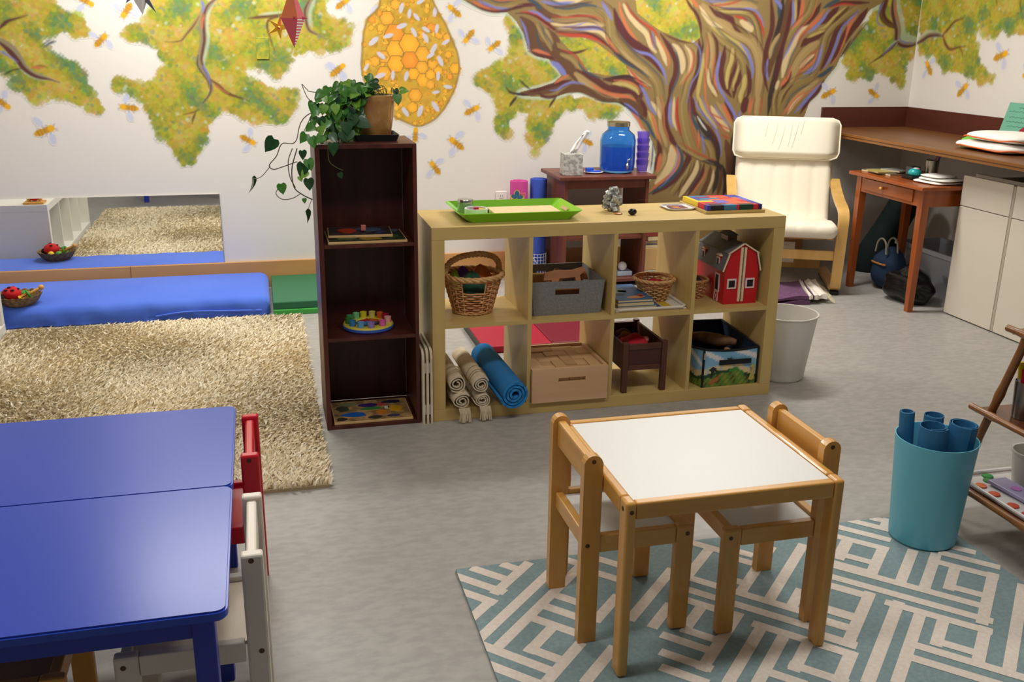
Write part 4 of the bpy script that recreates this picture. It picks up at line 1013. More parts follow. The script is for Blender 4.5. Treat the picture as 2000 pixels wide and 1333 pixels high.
cup((1.560, -1.440, 0.419), 0.036, 0.115, 'metal cup of pencils farther right on the bamboo stand', [(0.006, 0.010, 0.160, (70, 60, 66), 'felt_marker', 'marker with a charcoal cap in the right-hand cup'), (-0.010, -0.006, 0.150, (110, 50, 110), 'felt_marker', 'marker with a purple cap in the right-hand cup')])
t = thing('paint_tray', 'white tray of round paint blocks on the lowest bamboo shelf', 'tray', (1.62, -1.40, 0.15))
m_tray = plain('white_enamel', (226, 222, 220), 0.25)
B().box(1.50, 1.77, -1.66, -1.18, 0.149, 0.153, 0.002).obj('base', m_tray, t)
B().tube([(1.50, -1.66, 0.160), (1.77, -1.66, 0.160), (1.77, -1.20, 0.160), (1.755, -1.18, 0.160), (1.515, -1.18, 0.160), (1.50, -1.20, 0.160)], 0.006, 8, closed=True).obj('rim', m_tray, t)
for i, (x, y, c) in enumerate([(1.53, -1.26, (226, 120, 70)), (1.53, -1.32, (216, 96, 60)), (1.53, -1.40, (206, 84, 50)), (1.53, -1.46, (190, 70, 44)), (1.53, -1.52, (176, 56, 40)), (1.60, -1.205, (50, 150, 70)), (1.58, -1.235, (70, 140, 60)), (1.70, -1.375, (100, 150, 70)), (1.66, -1.40, (228, 206, 80)), (1.69, -1.42, (232, 214, 100)), (1.70, -1.48, (216, 190, 60))]):
    B().lathe([(0, 0.0002), (0.018, 0.0002), (0.017, 0.004), (0, 0.005)], 14, (x, y, 0.153)).obj('paint_block', plain('paint_%d' % i, c, 0.6), t)
t = thing('paint_box', 'slim lilac paint box lying in the white paint tray', 'paint box', (1.60, -1.40, 0.158))
Rm = Matrix.Translation((1.605, -1.42, 0.158)) @ Matrix.Rotation(math.radians(4), 4, 'Z')
B().box(-0.035, 0.035, -0.17, 0.17, 0.0, 0.012, 0.003, M4=Rm).obj('case', plain('lilac_plastic', (168, 160, 200), 0.3), t)
for i, c in enumerate([(196, 120, 200), (150, 130, 200), (230, 140, 110), (120, 150, 190), (210, 190, 90)]):
    q = Rm @ Vector((0.0, 0.09 - i * 0.05, 0.0121)); B().lathe([(0, 0), (0.016, 0), (0.016, 0.0015), (0, 0.0015)], 14, q).obj('paint_pan', plain('pan_%d' % i, c, 0.5), t)
o = B().lathe([(0, 0), (0.05, 0), (0.062, 0.10), (0.066, 0.10), (0.066, 0.108), (0.060, 0.108), (0.058, 0.10), (0.047, 0.004), (0, 0.004)], 28, (1.700, -1.270, 0.1535)).obj('plastic_tub', M('frosted_plastic', (226, 222, 214), 0.4, trans=0.35)); tag(smooth_by_angle(o, 40), 'frosted white plastic tub behind the paint tray', 'tub')
t = thing('fabric_pouch', 'bright printed fabric pouch with a black base on the upper bamboo shelf', 'bag', (1.62, -1.46, 0.70))
b = B(); 
B().box(1.50, 1.70, -1.60, -1.375, 0.6995, 0.79, 0.012).obj('base', plain('black_cloth', (22, 22, 24), 0.8), t)
o = B().box(1.505, 1.695, -1.595, -1.38, 0.7905, 0.90, 0.012).obj('printed_body', m_attr, t)
bmx = bmesh.new(); bmx.from_mesh(o.data); bmesh.ops.subdivide_edges(bmx, edges=bmx.edges[:], cuts=6, use_grid_fill=True); bmx.to_mesh(o.data); bmx.free()
facecolour(o, lambda c, n: [(40, 110, 190), (30, 90, 180), (214, 80, 40), (226, 190, 50), (150, 190, 60), (60, 140, 200)][int(abs(math.sin(c.y * 91 + c.x * 47) * 3 + math.sin(c.z * 83) * 3)) % 6])
# ------------------------------------------------------------------ dark narrow bookcase
KX0, KX1, KD, KH = -0.421, -0.052, 0.29, 1.106
t = thing('narrow_bookcase', 'tall narrow dark brown bookcase with three open compartments', 'bookcase', ((KX0 + KX1) / 2, KD / 2, 0))
B().box(KX0, KX0 + 0.018, 0, KD, 0, KH, 0.002).obj('side_panel', m_dark, t); B().box(KX1 - 0.015, KX1, 0, KD, 0, KH, 0.002).obj('side_panel', m_dark, t)
for z0, z1, nm in ((KH - 0.016, KH, 'top_panel'), (0.724, 0.737, 'shelf'), (0.361, 0.375, 'shelf'), (0.0, 0.014, 'bottom_panel')):
    B().box(KX0 + 0.0185, KX1 - 0.0155, 0.001, KD - 0.006, z0, z1, 0.001).obj(nm, m_dark, t)
B().box(KX0 + 0.0185, KX1 - 0.0155, KD - 0.0055, KD, 0.0145, KH - 0.0165).obj('back_panel', m_dark, t)

def printed_board(name, x0, x1, y0, y1, z0, z1, mat, parent, shapes, edge=None):
    o = boxo(name, x0, x1, y0, y1, z0, z1, mat, parent, 0.002)
    return o
def blob_poly(cx, cy, rx, ry, n=9, seed=0):
    rr = random.Random(seed); return [(cx + rx * math.cos(2 * PI * k / n) * rr.uniform(0.75, 1.15), cy + ry * math.sin(2 * PI * k / n) * rr.uniform(0.75, 1.15)) for k in range(n)]
m_ply = wood('plywood', (226, 190, 134), (210, 172, 116), 'x', 0.5, 18)
def puzzle(label, x0, x1, y0, y1, z, pieces, rot=0.0, peg=None, grp='wooden puzzles', bg=None):
    cx, cy = (x0 + x1) / 2, (y0 + y1) / 2
    t = thing('wooden_puzzle', label, 'puzzle', (cx, cy, z), rot, grp); hx, hy = (x1 - x0) / 2, (y1 - y0) / 2
    B().box(-hx, hx, -hy, hy, 0, 0.010, 0.002).obj('board', m_ply, t, True)
    if bg: B().box(-hx * 0.97, hx * 0.97, -hy * 0.96, hy * 0.96, 0.0100, 0.0102).obj('printed_ground', M('ground_%d' % bg[0], bg, 0.6, rgb2=tuple(int(c * 0.6) for c in bg), nscale=30), t, True)
    for i, (u, v, ru, rv, c) in enumerate(pieces):
        B().prism(blob_poly(u * hx, v * hy, ru * hx, rv * hy, 10, i * 7 + int(x0 * 100)), 0.0101, 0.0135).obj('puzzle_piece', plain('piece_%d_%d_%d' % c, c, 0.45), t, True)
        if peg: B().lathe([(0, 0), (0.005, 0), (0.004, 0.008), (0.008, 0.014), (0, 0.018)], 10, (u * hx, v * hy, 0.0135)).obj('peg', plain(*peg), t, True)
    return t
puzzle('wooden vehicle puzzle on the bottom shelf of the dark bookcase', -0.392, -0.080, 0.012, 0.235, 0.0142,
       [(-0.05, 0.45, 0.30, 0.17, (58, 38, 104)), (-0.45, -0.40, 0.32, 0.20, (28, 92, 176)), (0.0, 0.10, 0.30, 0.10, (58, 128, 62)), (0.25, -0.30, 0.16, 0.18, (206, 120, 40)), (0.62, -0.05, 0.22, 0.30, (214, 160, 40)), (-0.72, 0.25, 0.18, 0.25, (64, 70, 60)), (0.60, 0.65, 0.25, 0.14, (46, 40, 70)), (-0.55, 0.65, 0.24, 0.14, (120, 130, 90)), (0.05, -0.75, 0.18, 0.12, (60, 52, 40)), (0.52, -0.72, 0.16, 0.10, (70, 60, 90)), (0.30, 0.45, 0.12, 0.14, (190, 70, 70)), (-0.80, -0.75, 0.14, 0.14, (56, 50, 44)), (0.42, 0.10, 0.09, 0.12, (230, 226, 214))], bg=(196, 154, 100))
for k in range(9):
    pass
puzzle('dark printed puzzle board on the top shelf of the dark bookcase', -0.386, -0.090, 0.010, 0.225, 0.7372,
       [(-0.5, -0.5, 0.3, 0.3, (70, 80, 40)), (0.1, -0.6, 0.3, 0.22, (150, 120, 40)), (0.6, -0.3, 0.25, 0.3, (60, 84, 50)), (0.4, 0.4, 0.4, 0.3, (84, 96, 110)), (-0.5, 0.4, 0.36, 0.3, (130, 40, 36)), (0.8, 0.7, 0.14, 0.2, (90, 100, 120))], bg=(58, 60, 44))
puzzle('thin wooden puzzle lying askew on the dark printed puzzle', -0.378, -0.135, 0.060, 0.225, 0.7508,
       [(-0.4, 0.0, 0.3, 0.5, (170, 56, 30)), (0.3, 0.2, 0.4, 0.4, (70, 84, 110)), (0.6, -0.4, 0.2, 0.3, (60, 50, 90))], rot=-0.05, bg=(72, 56, 52))
o = boxo('wooden_block', -0.252, -0.234, 0.12, 0.138, 0.7644, 0.786, plain('salmon_wood', (206, 120, 104), 0.5), bev=0.002); tag(o, 'small pinkish cube block on the askew puzzle', 'block')

# round counting toy on the middle shelf
RCc = (-0.236, 0.125, 0.3752)
t = thing('counting_ring', 'round yellow and blue toy base with a carved middle on the dark bookcase', 'toy', RCc)
o = B().lathe([(0, 0), (0.094, 0), (0.100, 0.006), (0.100, 0.016), (0, 0.016)], 48, RCc).obj('blue_base', plain('toy_blue', (66, 104, 196), 0.4), t); smooth_by_angle(o, 40)
o = B().lathe([(0, 0.0162), (0.0985, 0.0162), (0.096, 0.022), (0.055, 0.022), (0.053, 0.019), (0, 0.019)], 48, RCc).obj('yellow_top', plain('toy_yellow', (222, 204, 70), 0.45), t); smooth_by_angle(o, 40)
B().lathe([(0, 0.0192), (0.048, 0.0192), (0.048, 0.021), (0, 0.021)], 32, RCc).obj('dark_well', plain('toy_dark', (64, 36, 34), 0.6), t)
for pts, c in (([(-0.045, -0.012), (0.0, 0.03), (0.006, 0.0), (-0.04, -0.022)], (196, 28, 40)), ([(0.006, 0.028), (0.042, 0.006), (0.03, -0.018), (0.002, 0.0)], (206, 92, 40)), ([(-0.03, -0.028), (0.0, -0.008), (0.016, -0.022), (0.0, -0.042)], (70, 140, 196)), ([(0.018, -0.018), (0.034, -0.022), (0.02, -0.04)], (84, 100, 130))):
    B().prism([(RCc[0] + a, RCc[1] + b) for a, b in pts], RCc[2] + 0.0212, RCc[2] + 0.030).obj('carved_piece', plain('carved_%d_%d_%d' % c, c, 0.45), t)
RB = [(-88, (150, 126, 196), 'purple'), (-118, (98, 168, 214), 'light blue'), (-148, (58, 128, 190), 'blue'), (-178, (60, 130, 50), 'dark green'), (152, (84, 150, 100), 'green'), (122, (130, 210, 150), 'mint'), (98, (232, 214, 50), 'yellow'), (72, (228, 214, 120), 'pale yellow'), (46, (224, 100, 40), 'orange'), (22, (170, 30, 60), 'crimson'), (-8, (238, 170, 170), 'pale pink'), (-50, (222, 104, 170), 'pink')]
for a, c, nm in RB:
    q = (RCc[0] + 0.077 * math.cos(math.radians(a)), RCc[1] + 0.077 * math.sin(math.radians(a)), RCc[2] + 0.0221)
    o = B().lathe([(0, 0), (0.0125, 0), (0.0138, 0.022), (0.0088, 0.022), (0.0070, 0.010), (0, 0.010)], 20, q).obj('candle_holder', plain('ring_%d_%d_%d' % c, c, 0.45)); smooth_by_angle(o, 40)
    tag(o, nm + ' wooden cup standing on the round counting toy', 'toy', 'wooden cups on the counting toy')

# boards standing between the bookcase and the birch shelf
for i, (x0, x1, h, yb, lab) in enumerate([(-0.0455, -0.0365, 0.305, 0.20, 'left one of three plywood boards beside the dark bookcase'), (-0.0295, -0.0205, 0.312, 0.215, 'middle one of three plywood boards beside the dark bookcase'), (-0.0135, -0.0045, 0.312, 0.225, 'right one of three plywood boards beside the birch shelf')]):
    prof = [(-0.018, 0.0), (-0.018, h - 0.035), (-0.012, h - 0.012), (0.012, h), (yb, h), (yb, 0.0)]
    t = thing('plywood_board', lab, 'board', ((x0 + x1) / 2, 0.1, 0), group='plywood boards standing on edge')
    B().prism(prof, x0, x1, 'x').obj('board', M('pale_plywood', (226, 212, 186), 0.6, rgb2=(212, 194, 164), nscale=20, stretch=(1, 0.2, 1)), t)
    if i:
        for z in (0.215, 0.04): B().box(x0 - 0.0068, x0 - 0.0002, -0.016, 0.03, z, z + 0.04).obj('spacer', plain('grey_spacer', (176, 172, 168), 0.6), t)
# ------------------------------------------------------------------ birch cube shelf
EW, EH, ED = 1.49, 0.79, 0.39
t = thing('cube_shelf', 'wide birch cube shelf with eight open compartments', 'shelf', (EW / 2, ED / 2, 0))
B().box(0, EW, 0, ED, EH - 0.05, EH, 0.0015).obj('top_panel', m_birch, t); B().box(0, EW, 0, ED, 0, 0.05, 0.0015).obj('bottom_panel', m_birch, t)
B().box(0, 0.05, 0, ED, 0.0502, EH - 0.0502, 0.001).obj('side_panel', m_birchv, t); B().box(EW - 0.05, EW, 0, ED, 0.0502, EH - 0.0502, 0.001).obj('side_panel', m_birchv, t)
CW = (EW - 0.10 - 3 * 0.016) / 4
CX = [0.05 + k * (CW + 0.016) for k in range(4)]
B().box(0.0502, EW - 0.0502, 0.001, ED - 0.001, 0.387, 0.403).obj('middle_shelf', m_birch, t)
for k in range(3):
    x = CX[k] + CW
    for z0, z1 in ((0.0502, 0.3868), (0.4032, 0.7398)): B().box(x, x + 0.016, 0.001, ED - 0.001, z0, z1).obj('divider', m_birchv, t)
S1, S0 = 0.4031, 0.0502

# wicker weaving
m_wick = M('pale_wicker', (222, 178, 122), 0.6, rgb2=(196, 146, 92), nscale=40, stretch=(1, 1, 1))
m_wick2 = M('red_brown_wicker', (206, 138, 94), 0.6, rgb2=(222, 168, 118), nscale=46)
def weave(c, r0, r1, h, rows, stakes, rod, mat, parent, sx=1.0, sy=1.0, gap=None, smat=None):
    b = B(); seg = stakes * 4
    for i in range(rows):
        z = h * (i + 0.5) / rows; r = r0 + (r1 - r0) * z / h; pts = []
        for k in range(seg):
            a = 2 * PI * k / seg; q = r + rod * 0.55 * math.sin(a * stakes / 2 + (i % 2) * PI)
            pts.append((c[0] + q * math.cos(a) * sx, c[1] + q * math.sin(a) * sy, c[2] + z))
        if gap and gap[0] < z < gap[1]:       # leave a hand hole facing the camera
            keep = [p for p in pts if not (abs(math.atan2((p[1] - c[1]) / sy, (p[0] - c[0]) / sx) + gap[2]) < gap[3])]
            k0 = max(range(len(keep)), key=lambda j: (Vector(keep[j]) - Vector(keep[j - 1])).length)
            b.tube(keep[k0:] + keep[:k0], rod * 0.5, 5)
        else: b.tube(pts, rod * 0.5, 5, closed=True)
    o = b.obj('weave', mat, parent, smooth=True); o['kind'] = 'stuff'
    b = B()
    for k in range(stakes):
        a = 2 * PI * (k + 0.5) / stakes; e = (math.cos(a) * sx, math.sin(a) * sy)
        if gap and abs(math.atan2(math.sin(a), math.cos(a)) + gap[2]) < gap[3] - 0.1: continue
        b.tube([(c[0] + e[0] * r0 * 1.03, c[1] + e[1] * r0 * 1.03, c[2]), (c[0] + e[0] * r1 * 1.02, c[1] + e[1] * r1 * 1.02, c[2] + h)], rod * 0.45, 5)
    o = b.obj('stakes', smat or mat, parent); o['kind'] = 'stuff'
    o = B().lathe([(0, 0.001), (r0, 0.001), (r0, 0.006), (0, 0.006)], 24, c, Matrix.Translation(c) @ Matrix.Diagonal((sx, sy, 1, 1)) @ Matrix.Translation([-q for q in c])).obj('base', mat, parent)
    # inner skin so that nothing shows through the weave
def braid(path, r, strands, twist, mat, name, parent, closed=True):
    b = B(); n = len(path)
    for s in range(strands):
        pts = []
        for i, p in enumerate(path):
            p = Vector(p); d = (Vector(path[(i + 1) % n]) - Vector(path[i - 1])) if closed else (Vector(path[min(i + 1, n - 1)]) - Vector(path[max(i - 1, 0)]))
            d.normalize(); u = Vector((0, 0, 1)); u = (u - d * u.dot(d)); u = u.normalized() if u.length > 1e-4 else d.orthogonal().normalized(); v = d.cross(u)
            a = 2 * PI * (s / strands + twist * i / n); pts.append(p + (u * math.cos(a) + v * math.sin(a)) * r * 0.6)
        b.tube(pts, r * 0.62, 5, closed=closed)
    o = b.obj(name, mat, parent, smooth=True); o['kind'] = 'stuff'; return o
def oval(c, rx, ry, z, n=64): return [(c[0] + rx * math.cos(2 * PI * k / n), c[1] + ry * math.sin(2 * PI * k / n), z) for k in range(n)]
# handled basket
BK = (0.197, 0.178, S1)
t = thing('wicker_basket', 'wicker basket with an arched handle in the top left compartment', 'basket', BK)
weave(BK, 0.076, 0.118, 0.150, 15, 22, 0.0072, m_wick2, t, 1.0, 0.92, gap=(0.100, 0.140, PI / 2 + 0.12, 0.42), smat=m_wick)
braid(oval(BK, 0.122, 0.113, BK[2] + 0.157), 0.0105, 3, 9, m_wick, 'rim', t)
braid(oval(BK, 0.080, 0.074, BK[2] + 0.007), 0.005, 2, 14, m_wick, 'foot_rim', t)
arch = [(BK[0] + 0.120 * math.cos(a), BK[1] + 0.035 * math.cos(a), BK[2] + 0.155 + 0.083 * math.sin(a) ** 0.6) for a in np.linspace(PI, 0, 44)]
braid(arch, 0.0115, 3, 7, m_wick, 'handle', t, False)
def cloth(c, rx, ry, h, mat, label, seed, group='folded play cloths in the handled basket', name='play_cloth', parent=None):
    vs, fs = [], []; n, m = 22, 7; rr = random.Random(seed); ph = [rr.uniform(0, 6) for _ in range(4)]
    for i in range(m + 1):
        f = i / m
        for k in range(n):
            a = 2 * PI * k / n; q = (1 - f) ** 0.6 * (1 + 0.10 * math.sin(3 * a + ph[0]) + 0.06 * math.sin(7 * a + ph[1])); vs.append((c[0] + rx * q * math.cos(a), c[1] + ry * q * math.sin(a), c[2] + h * (f ** 0.7) * (1 + 0.22 * math.sin(4 * a + ph[2]) * (1 - f)) + 0.004 * math.sin(9 * a + ph[3])))
    for i in range(m):
        for k in range(n): fs.append((i * n + k, i * n + (k + 1) % n, (i + 1) * n + (k + 1) % n, (i + 1) * n + k))
    o = B().raw(vs, fs).obj(name, mat, parent, smooth=True)
    return o if parent is not None else tag(o, label, 'cloth', group)
cloth((BK[0] - 0.005, BK[1] - 0.01, BK[2] + 0.06), 0.072, 0.066, 0.112, M('dark_green_cloth', (22, 74, 52), 0.85, sheen=0.2), 'dark green play cloth in the handled basket', 1)
cloth((BK[0] - 0.035, BK[1] + 0.03, BK[2] + 0.08), 0.050, 0.045, 0.104, M('purple_cloth', (84, 40, 130), 0.85), 'purple play cloth poking up in the handled basket', 2)
cloth((BK[0] + 0.040, BK[1] + 0.035, BK[2] + 0.08), 0.055, 0.045, 0.106, M('rust_cloth', (190, 104, 50), 0.85), 'rust orange play cloth at the back of the handled basket', 3)
cloth((BK[0] - 0.070, BK[1] + 0.020, BK[2] + 0.10), 0.030, 0.045, 0.070, M('lime_cloth', (150, 190, 70), 0.85), 'lime green play cloth at the left of the handled basket', 4)
# grey felt bin
def felt_bin(x0, x1, x0b, x1b, y0, y1, z0, h, mat, t, slot=None):
    TH_ = 0.004
    def wall(p, q, pt, qt, name, cut=None):   # bottom edge p-q, top edge pt-qt
        b = B(); p, q, pt, qt = map(Vector, (p, q, pt, qt)); n = (q - p).cross(pt - p).normalized() * TH_
        if cut is None:
            b.raw([p, q, qt, pt, p + n, q + n, qt + n, pt + n], [(0, 1, 2, 3), (7, 6, 5, 4), (0, 4, 5, 1), (1, 5, 6, 2), (2, 6, 7, 3), (3, 7, 4, 0)])
        else:
            us, vs_ = [0, cut[0], cut[1], 1], [0, cut[2], cut[3], 1]; P = lambda u, v: (p.lerp(q, u)).lerp(pt.lerp(qt, u), v)
            for i in range(3):
                for j in range(3):
                    if i == 1 and j == 1: continue
                    a = [P(us[i], vs_[j]), P(us[i + 1], vs_[j]), P(us[i + 1], vs_[j + 1]), P(us[i], vs_[j + 1])]
                    b.raw(a + [w_ + n for w_ in a], [(0, 1, 2, 3), (7, 6, 5, 4), (0, 4, 5, 1), (1, 5, 6, 2), (2, 6, 7, 3), (3, 7, 4, 0)])
            bmesh.ops.remove_doubles(b.bm, verts=b.bm.verts[:], dist=1e-5)
        return b.obj(name, mat, t)
    zt = z0 + h
    wall((x0b, y0, z0), (x1b, y0, z0), (x0, y0, zt), (x1, y0, zt - 0.002), 'front_panel', slot)
    wall((x1b, y1, z0), (x0b, y1, z0), (x1, y1, zt + 0.004), (x0, y1, zt + 0.004), 'back_panel', slot)
    wall((x0b, y1, z0), (x0b, y0, z0), (x0, y1, zt + 0.004), (x0, y0, zt), 'side_panel'); wall((x1b, y0, z0), (x1b, y1, z0), (x1, y0, zt - 0.002), (x1, y1, zt + 0.004), 'side_panel')
    B().box(x0b, x1b, y0, y1, z0, z0 + 0.004).obj('bottom', mat, t)
t = thing('felt_bin', 'grey felt storage bin with hand slots in the birch shelf', 'bin', (0.57, 0.2, S1))
m_felt = M('grey_felt', (132, 130, 128), 0.9, rgb2=(118, 116, 114), nscale=120, bump=0.2, bscale=200)
felt_bin(0.412, 0.722, 0.424, 0.706, 0.055, 0.345, S1 + 0.0005, 0.140, m_felt, t, (0.32, 0.66, 0.60, 0.78))
m_toyw = wood('toy_wood_brown', (176, 116, 74), (150, 94, 56), 'x', 0.6, 20); m_toyl = wood('toy_wood_light', (222, 184, 126), (206, 166, 106), 'x', 0.6, 20)
def flat_animal(poly, c, th, mat, label, rot=0.0, tilt=0.0, s=1.0):
    Mx = Matrix.Translation(c) @ Matrix.Rotation(rot, 4, 'Z') @ Matrix.Rotation(tilt, 4, 'X')
    o = B().prism([(a * s, b * s) for a, b in poly], -th / 2, th / 2, 'y', Mx).obj('wooden_animal', mat); tag(o, label, 'toy', 'wooden toys in the grey felt bin'); return o
DEER = [(-0.08, 0.0), (-0.07, 0.03), (-0.03, 0.036), (0.03, 0.034), (0.075, 0.044), (0.085, 0.03), (0.06, 0.012), (0.06, -0.02), (0.045, -0.02), (0.04, 0.006), (-0.02, 0.004), (-0.03, -0.024), (-0.045, -0.024), (-0.05, 0.0)]
flat_animal(DEER, (0.57, 0.12, S1 + 0.128), 0.018, m_toyw, 'brown wooden animal on top in the grey felt bin', 0.05, -0.5, 1.15)
flat_animal(DEER, (0.625, 0.20, S1 + 0.115), 0.016, m_toyw, 'brown wooden animal behind in the grey felt bin', 2.8, -0.3, 0.9)
o = boxo('wooden_block', 0.455, 0.555, 0.235, 0.265, S1 + 0.06, S1 + 0.128, m_toyl, bev=0.004); tag(o, 'light wooden block upright at the back of the felt bin', 'block', 'wooden toys in the grey felt bin')
o = B().box(-0.05, 0.05, -0.018, 0.018, -0.012, 0.012, 0.003, M4=Matrix.Translation((0.52, 0.15, S1 + 0.105)) @ Matrix.Rotation(0.3, 4, 'Z') @ Matrix.Rotation(-0.25, 4, 'Y')).obj('wooden_block', m_toyl); tag(o, 'pale wooden bar lying under the animals in the felt bin', 'block', 'wooden toys in the grey felt bin')
o = boxo('wooden_block', 0.47, 0.66, 0.09, 0.14, S1 + 0.006, S1 + 0.096, m_toyw, bev=0.004); tag(o, 'brown wooden block seen through the slot of the felt bin', 'block', 'wooden toys in the grey felt bin')
# tray with books and small basket
t = thing('printed_tray', 'white serving tray with a printed middle under the books', 'tray', (0.93, 0.2, S1))
B().box(0.768, 1.085, 0.030, 0.350, S1, S1 + 0.006, 0.003).obj('base', plain('melamine_white', (226, 218, 206), 0.3), t)
B().tube([(0.772, 0.040, S1 + 0.011), (0.785, 0.030, S1 + 0.011), (1.065, 0.030, S1 + 0.011), (1.082, 0.045, S1 + 0.011), (1.088, 0.33, S1 + 0.011), (1.072, 0.35, S1 + 0.011), (0.78, 0.35, S1 + 0.011), (0.768, 0.335, S1 + 0.011)], 0.006, 8, closed=True).obj('rim', plain('melamine_white', (226, 218, 206), 0.3), t)
B().box(0.99, 1.03, 0.045, 0.20, S1 + 0.0062, S1 + 0.0068).obj('yellow_stripe', plain('tray_yellow', (206, 170, 60), 0.5), t); B().box(0.94, 0.985, 0.045, 0.20, S1 + 0.0062, S1 + 0.0068).obj('dark_stripe', plain('tray_blue', (70, 80, 110), 0.5), t)
bz = S1 + 0.0085
m_page = M('paper_pages', (222, 204, 164), 0.8, rgb2=(206, 186, 142), nscale=80, stretch=(0.1, 0.1, 6))
def book(label, x0, x1, y0, y1, z0, h, cover, group, rot=0.0, art=()):
    cx, cy = (x0 + x1) / 2, (y0 + y1) / 2; hx, hy = (x1 - x0) / 2, (y1 - y0) / 2
    t = thing('picture_book', label, 'book', (cx, cy, z0), rot, group); m = plain('cover_%d_%d_%d' % cover, cover, 0.4)
    B().box(-hx, hx, -hy, hy, 0, 0.0014).obj('back_cover', m, t, True); B().box(-hx, hx, -hy, hy, h - 0.0014, h).obj('front_cover', m, t, True)
    B().box(-hx + 0.001, hx - 0.002, -hy + 0.0015, hy - 0.002, 0.0015, h - 0.0015).obj('pages', m_page, t, True)
    for i, (u, v, ru, rv, c) in enumerate(art): B().prism(blob_poly(u * hx, v * hy, ru * hx, rv * hy, 9, i + 3), h + 0.0001, h + 0.0005).obj('cover_picture', plain('art_%d_%d_%d' % c, c, 0.5), t, True)
book('lowest picture book in the stack on the white tray', 0.782, 0.955, 0.042, 0.300, bz, 0.013, (96, 130, 160), 'stacked picture books')
book('middle thick picture book in the stack on the tray', 0.782, 0.942, 0.042, 0.295, bz + 0.0132, 0.017, (60, 100, 140), 'stacked picture books')
book('blue picture book on top of the stack on the tray', 0.781, 0.936, 0.040, 0.292, bz + 0.0305, 0.011, (44, 92, 140), 'stacked picture books', 0, [(-0.3, 0.2, 0.5, 0.35, (130, 150, 150)), (-0.1, 0.1, 0.3, 0.14, (190, 150, 90)), (0.2, -0.7, 0.5, 0.16, (206, 130, 80)), (-0.5, -0.3, 0.3, 0.12, (60, 70, 80)), (0.55, -0.5, 0.2, 0.2, (160, 60, 50))])
SB = (0.998, 0.185, S1 + 0.0072)
t = thing('wicker_basket', 'small round wicker basket of red things on the tray', 'basket', SB)
weave(SB, 0.050, 0.082, 0.088, 10, 18, 0.0068, m_wick, t, gap=(0.062, 0.082, 0.85, 0.2)); braid(oval(SB, 0.086, 0.086, SB[2] + 0.092, 48), 0.0075, 3, 8, m_wick, 'rim', t)
cloth((SB[0], SB[1], SB[2] + 0.05), 0.066, 0.066, 0.036, M('red_felt_cloth', (176, 30, 44), 0.85), 'red felt pieces in the small basket on the tray', 8, 'red felt pieces')
# barn and basket
SB2 = (1.196, 0.215, S1)
t = thing('wicker_basket', 'small wicker basket half hidden beside the toy barn', 'basket', SB2)
weave(SB2, 0.040, 0.060, 0.075, 9, 16, 0.0065, m_wick2, t); braid(oval(SB2, 0.062, 0.062, SB2[2] + 0.079, 40), 0.006, 3, 7, m_wick2, 'rim', t)
o = cloth((SB2[0], SB2[1], SB2[2] + 0.045), 0.045, 0.045, 0.045, M('charcoal_cloth', (50, 48, 52), 0.9), 'charcoal things in the small basket beside the barn', 12, 'charcoal things')
t = thing('toy_barn', 'red toy barn with a grey gambrel roof in the birch shelf', 'toy barn', (1.345, 0.2, S1))
m_red = plain('barn_red', (198, 26, 34), 0.4); m_trim = plain('barn_trim', (232, 206, 170), 0.5); m_roof = M('barn_roof', (104, 106, 112), 0.6, rgb2=(90, 92, 98), nscale=60, stretch=(0.1, 3, 0.1)); m_pink = plain('barn_window_frame', (236, 206, 206), 0.5); m_holo = plain('window_dark', (26, 20, 22), 0.6)
bx0, bx1, by0, by1 = 1.264, 1.418, 0.062, 0.345; ez = S1 + 0.146; kz_ = S1 + 0.224; az = S1 + 0.258; bm_ = (bx0 + bx1) / 2
gam = [(bx0, S1 + 0.0005), (bx1, S1 + 0.0005), (bx1, ez), (bx1 - 0.018, kz_), (bm_, az), (bx0 + 0.018, kz_), (bx0, ez)]
B().prism(gam, by0, by1, 'y').obj('walls', m_red, t)
def slab(p, q, y0, y1, th, name, mat):
    d = Vector((q[0] - p[0], 0, q[1] - p[1])).normalized(); n = Vector((-d.z, 0, d.x)) * th; n = n if n.z > 0 else -n
    B().raw([(p[0], y0, p[1]), (q[0], y0, q[1]), (q[0], y1, q[1]), (p[0], y1, p[1]), (p[0] + n.x, y0, p[1] + n.z), (q[0] + n.x, y0, q[1] + n.z), (q[0] + n.x, y1, q[1] + n.z), (p[0] + n.x, y1, p[1] + n.z)], [(0, 1, 2, 3), (7, 6, 5, 4), (0, 4, 5, 1), (1, 5, 6, 2), (2, 6, 7, 3), (3, 7, 4, 0)]).obj(name, mat, t)
for sg in (-1, 1):
    X = lambda x: bm_ + sg * (x - bm_)
    E_, K_, A_ = (X(bx1 + 0.010), ez - 0.002), (X(bx1 - 0.016), kz_ - 0.002), (bm_, az + 0.002)
    if sg > 0: E_ = (X(bx1 + 0.004), ez - 0.002)
    slab(E_, K_, by0 - 0.004, by1, 0.004, 'roof_panel', m_roof); slab((X(bx1 - 0.008), kz_ - 0.006), A_, by0 - 0.004, by1, 0.004, 'roof_panel', m_roof)
    for p, q in ((E_, K_), ((X(bx1 - 0.008), kz_ - 0.006), A_)): slab(p, q, by0 - 0.008, by0 - 0.0042, 0.006, 'roof_trim', m_trim)
B().box(bm_ - 0.013, bm_ - 0.003, by0 - 0.006, by0 - 0.0002, S1 + 0.012, az - 0.012).obj('gable_trim', m_trim, t); B().box(bm_ + 0.003, bm_ + 0.013, by0 - 0.006, by0 - 0.0002, S1 + 0.012, az - 0.012).obj('gable_trim', m_trim, t)
